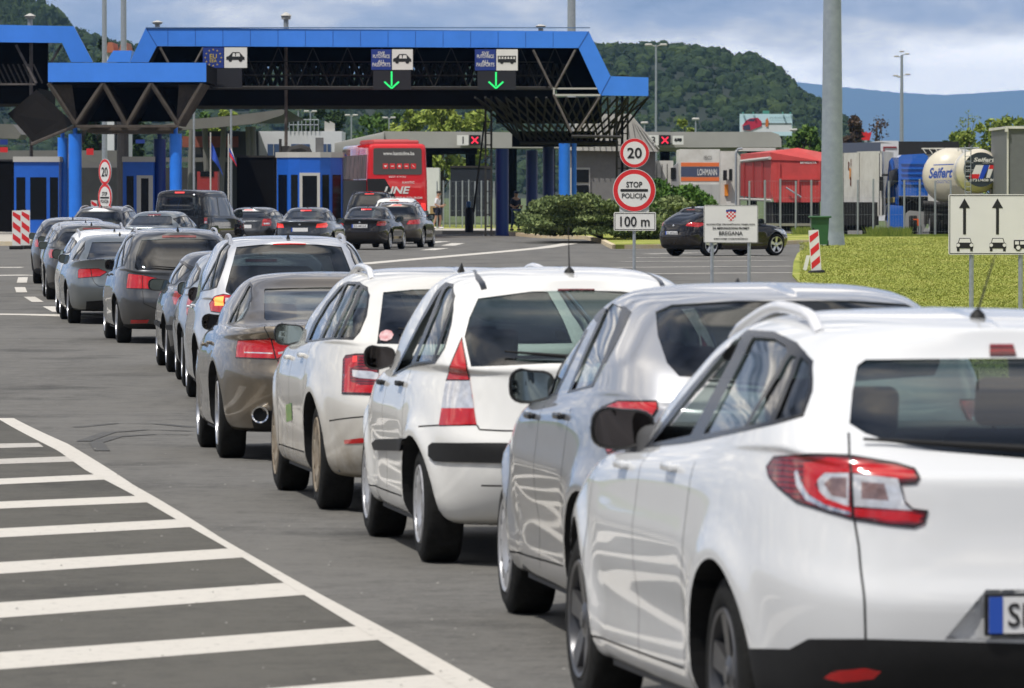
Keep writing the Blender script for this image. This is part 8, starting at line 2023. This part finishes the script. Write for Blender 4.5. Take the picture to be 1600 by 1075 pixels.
# trees seen between and beyond the buildings
T = [(640, 430, 168, 70, LY, 'yellow green tree seen under the canopy, left one of the bright group'), (690, 420, 163, 70, LY, 'yellow green tree seen under the canopy, right one of the bright group'), (735, 440, 172, 60, LY, 'yellow green tree beside the lattice pyramid'), (590, 460, 176, 80, LG, 'darker green tree left of the bright group'), (530, 470, 172, 80, LD, 'dark tree behind the white office right end'), (480, 475, 178, 60, LD, 'dark tree behind the white office railing'), (350, 440, 168, 60, LY, 'light green tree behind the upswept roof'), (320, 450, 172, 60, LG, 'mid green tree left of the light one behind the upswept roof'),
     (1070, 440, 180, 26, LY, 'slender young tree left of the street lamp above the grey canopy'), (1260, 420, 192, 50, LG, 'green tree right of the billboard'), (1235, 425, 210, 40, LG, 'low tree under the billboard'), (985, 445, 190, 40, LD, 'dark tree behind the customs hall roof'),
     (1332, 520, 182, 50, LB, 'brown leaved tree right of the grey post'), (1490, 500, 205, 44, LG, 'low green bush left of the airy tree'), (1548, 480, 184, 84, LY, 'yellow green tree behind the round tank end'), (1592, 470, 180, 70, LY, 'yellow green tree touching the grey trailer roof'), (1515, 490, 200, 80, LY, 'low yellow green tree behind the tank trailers'), (1645, 470, 186, 60, LY, 'yellow green tree at the right edge')]
for i, (x, D, yt, wpx, m, lb_) in enumerate(T): tree(x, D, yt, wpx, lb_, m, n=3600 if wpx > 45 else 1500, leaf=.20, seed=10 + i, sparse=1.0 if m is not LY or x < 800 else .85)
tree(1370, 540, 176, 46, 'bare grey brown tree right of the brown leaved one', LB, n=500, leaf=.14, seed=41, sparse=1.0)
tree(1513, 500, 166, 52, 'airy thin branched tree standing above the tankers', LY, n=700, leaf=.10, seed=42, trunk=.12)
tree(162, 480, 50, 60, 'rounded tree between the left canopies', LD, n=5000, leaf=.24, seed=50, aspect=1); tree(200, 500, 62, 55, 'lower dark tree behind the mast pair', LD, n=4000, leaf=.24, seed=51); tree(132, 490, 60, 40, 'dark tree at the left canopy hip', LD, n=3000, leaf=.24, seed=52)
for (x, w_, lb_) in ((172, 14, 'small red tiled roof left of the thicker mast'), (193, 16, 'small red tiled roof right of the thicker mast')):
    D = 450; r_ = empty('house', (X_(x, D), D, 0), 0, lb_, 'house', 'houses behind the canopy'); add_(r_, 'roof', mat('red_tiles', (.42, .14, .08), .8), lambda mb: pprism(mb, [(x - w_ / 2, 82), (x - w_ / 4, 66), (x + w_ / 4, 66), (x + w_ / 2, 82)], D, 6)); add_(r_, 'wall', WHITEW, lambda mb: pbox(mb, x - w_ / 2 + 1, x + w_ / 2 - 1, 82, 300, D + .5, 5))
r_ = empty('blue_hut', (X_(190, 310), 310, 0), 0, 'small blue roofed block behind the gap of the canopies', 'building'); add_(r_, 'wall', BLUE, lambda mb: pprism(mb, [(166, 97), (177, 79), (206, 79), (203, 97)], 312, 3)); add_(r_, 'post', STEELK, lambda mb: mb.cyl((X_(190, 312), 313, 0), (X_(190, 312), 313, Z_(97, 312)), .3))
# ------------------------------------------------------------------ hill woods and mountain
def ridge(pts, x): return float(np.interp(x, [p[0] for p in pts], [p[1] for p in pts]))
RH = [(-300, 20), (0, 12), (40, 8), (95, 30), (110, 52), (200, 74), (260, 96), (420, 120), (560, 128), (700, 120), (820, 96), (900, 84), (950, 80), (1000, 72), (1060, 74), (1120, 84), (1180, 98), (1220, 122), (1250, 148), (1290, 172), (1312, 205), (1345, 262), (1400, 300), (1700, 300)]
D2, D3 = 1950, 2450
def hillz(x, d):
    t = (d - D2) / (D3 - D2); zt = Z_(ridge(RH, x) + 5, D3); return max(-.5, zt * sm(-.02, 1.0, t) ** .9)
mb = MB(); nx_, ny_ = 110, 16
for j in range(ny_ + 1):
    for i in range(nx_ + 1):
        x = -300 + 2000 * i / nx_; d = D2 - 60 + (D3 - D2 + 60) * j / ny_; mb.v.append((X_(x, D3), d, hillz(x, d)))
for j in range(ny_):
    for i in range(nx_): mb.f.append((j * (nx_ + 1) + i, j * (nx_ + 1) + i + 1, (j + 1) * (nx_ + 1) + i + 1, (j + 1) * (nx_ + 1) + i)); mb.m.append(0)
k0 = len(mb.v)
for i in range(nx_ + 1): x = -300 + 2000 * i / nx_; mb.v.append((X_(x, D3), D3 + 500, -1))
for i in range(nx_): b_ = ny_ * (nx_ + 1); mb.f.append((b_ + i, b_ + i + 1, k0 + i + 1, k0 + i)); mb.m.append(0)
tag(mb.build('hill', mat('hill_floor', (.010, .018, .006), .95)), kind='structure')
import bmesh
bm = bmesh.new(); bmesh.ops.create_icosphere(bm, subdivisions=2, radius=1); base = np.array([v.co[:] for v in bm.verts]); bf = np.array([[v.index for v in f.verts] for f in bm.faces]); bm.free()
vars_ = []
for k in range(7):
    o_ = Vector((k * 13.1, 4.2, k * 3.3)); dsp = np.array([1 + .34 * mnoise.noise(Vector(p) * 1.7 + o_) + .26 * mnoise.noise(Vector(p) * 4.2 + o_) + .16 * mnoise.noise(Vector(p) * 9 + o_) for p in base]); vars_.append(base * dsp[:, None])
HC_, HR_ = [], []; Vs, Fs, o_ = [], [], 0; cnt = 0; tries = 0
while cnt < 6500 and tries < 40000:
    tries += 1; x = rng.uniform(-60, 1700); t = rng.random() ** .8; d = D2 + 20 + (D3 - D2 - 5) * t; z_ = hillz(x, d)
    if z_ < 1.0: continue
    r = (1.3 + 2.6 * rng.random() ** 2.2) * (.8 + .3 * mnoise.noise(Vector((x * .01, d * .01, 0)))); con = x < 100 and rng.random() < .5
    V = vars_[rng.integers(0, 7)].copy()
    if con: V[:, 2] = V[:, 2] * 2.1; V[:, :2] *= (.75 - .32 * V[:, 2:3] / 2.1)
    ang = rng.random() * 6.28; c, s_ = math.cos(ang), math.sin(ang); V[:, :2] = V[:, :2] @ np.array([[c, -s_], [s_, c]])
    V = V * r * np.array([1, 1, rng.uniform(.75, 1.15)]) + np.array([X_(x, D3), d, z_ + r * .35]); Vs.append(V); Fs.append(bf + o_); o_ += len(V); cnt += 1; HC_.append((X_(x, D3), d, z_ + r * (.5 if not con else 1.0))); HR_.append((r * 1.02, r * 1.02, r * (1.0 if not con else 1.8)))
def forestmat():
    m = leafmat('wood_canopy', (.008, .018, .007), (.052, .078, .018), (.020, .040, .011)); N, L = m.node_tree.nodes, m.node_tree.links
    g = N.new('ShaderNodeNewGeometry'); n = N.new('ShaderNodeTexNoise'); n.inputs['Scale'].default_value = 1.1; n.inputs['Detail'].default_value = 8; n.inputs['Roughness'].default_value = .8; L.new(g.outputs['Position'], n.inputs['Vector'])
    bp = N.new('ShaderNodeBump'); bp.inputs['Strength'].default_value = 1.0; bp.inputs['Distance'].default_value = 1.0; L.new(n.outputs[0], bp.inputs['Height']); L.new(bp.outputs[0], N['Principled BSDF'].inputs['Normal']); 
    for nd in N:
        if nd.type == 'TEX_NOISE' and nd is not n: nd.inputs['Scale'].default_value = .03; nd.inputs['Detail'].default_value = 5
    return m
FM = forestmat(); V4, F4 = leaves(HC_, HR_, 420000, .42); tri = np.concatenate([F4[:, :3], F4[:, [0, 2, 3]]]); Vs.append(V4); Fs.append(tri + o_)
np_mesh('hill_woods', np.concatenate(Vs), np.concatenate(Fs), FM, kind='stuff', smooth=False)
# distant blue mountain
DM = 38000; RM = [(-400, 190), (900, 150), (1180, 118), (1240, 127), (1290, 133), (1340, 138), (1400, 144), (1470, 148), (1530, 145), (1600, 140), (1900, 132)]
mb = MB(); nx_, ny_ = 260, 10
for j in range(ny_ + 1):
    for i in range(nx_ + 1):
        x = -400 + 2300 * i / nx_; t = j / ny_; zt = Z_(ridge(RM, x), DM) + 6 * mnoise.noise(Vector((x * .11, 0, 0))) + 3.5 * mnoise.noise(Vector((x * .6, 3, 0)))
        d = DM - 5000 + 5000 * t; mb.v.append((X_(x, DM), d + 120 * mnoise.noise(Vector((x * .02, t * 3, 0))) * (1 - t), zt * t ** .8 - 1))
for j in range(ny_):
    for i in range(nx_): mb.f.append((j * (nx_ + 1) + i, j * (nx_ + 1) + i + 1, (j + 1) * (nx_ + 1) + i + 1, (j + 1) * (nx_ + 1) + i)); mb.m.append(0)
tag(mb.build('mountain', mat('mountain_woods', (.02, .035, .015), .95, var=.6, scale=.004)), kind='structure')
# ------------------------------------------------------------------ air
hz = MB(); hz.box(-8800, 8800, -260, 41000, -3, 790); ho = tag(hz.build('haze', bpy.data.materials.new('haze'), smooth=0), kind='stuff')
hm = ho.data.materials[0]; hm.use_nodes = True; N = hm.node_tree.nodes; L = hm.node_tree.links; N.remove(N['Principled BSDF']); pv = N.new('ShaderNodeVolumePrincipled')
pv.inputs['Color'].default_value = (.32, .55, 1.0, 1); pv.inputs['Density'].default_value = 3.6e-5; pv.inputs['Anisotropy'].default_value = .25; L.new(pv.outputs[0], N['Material Output'].inputs['Volume'])
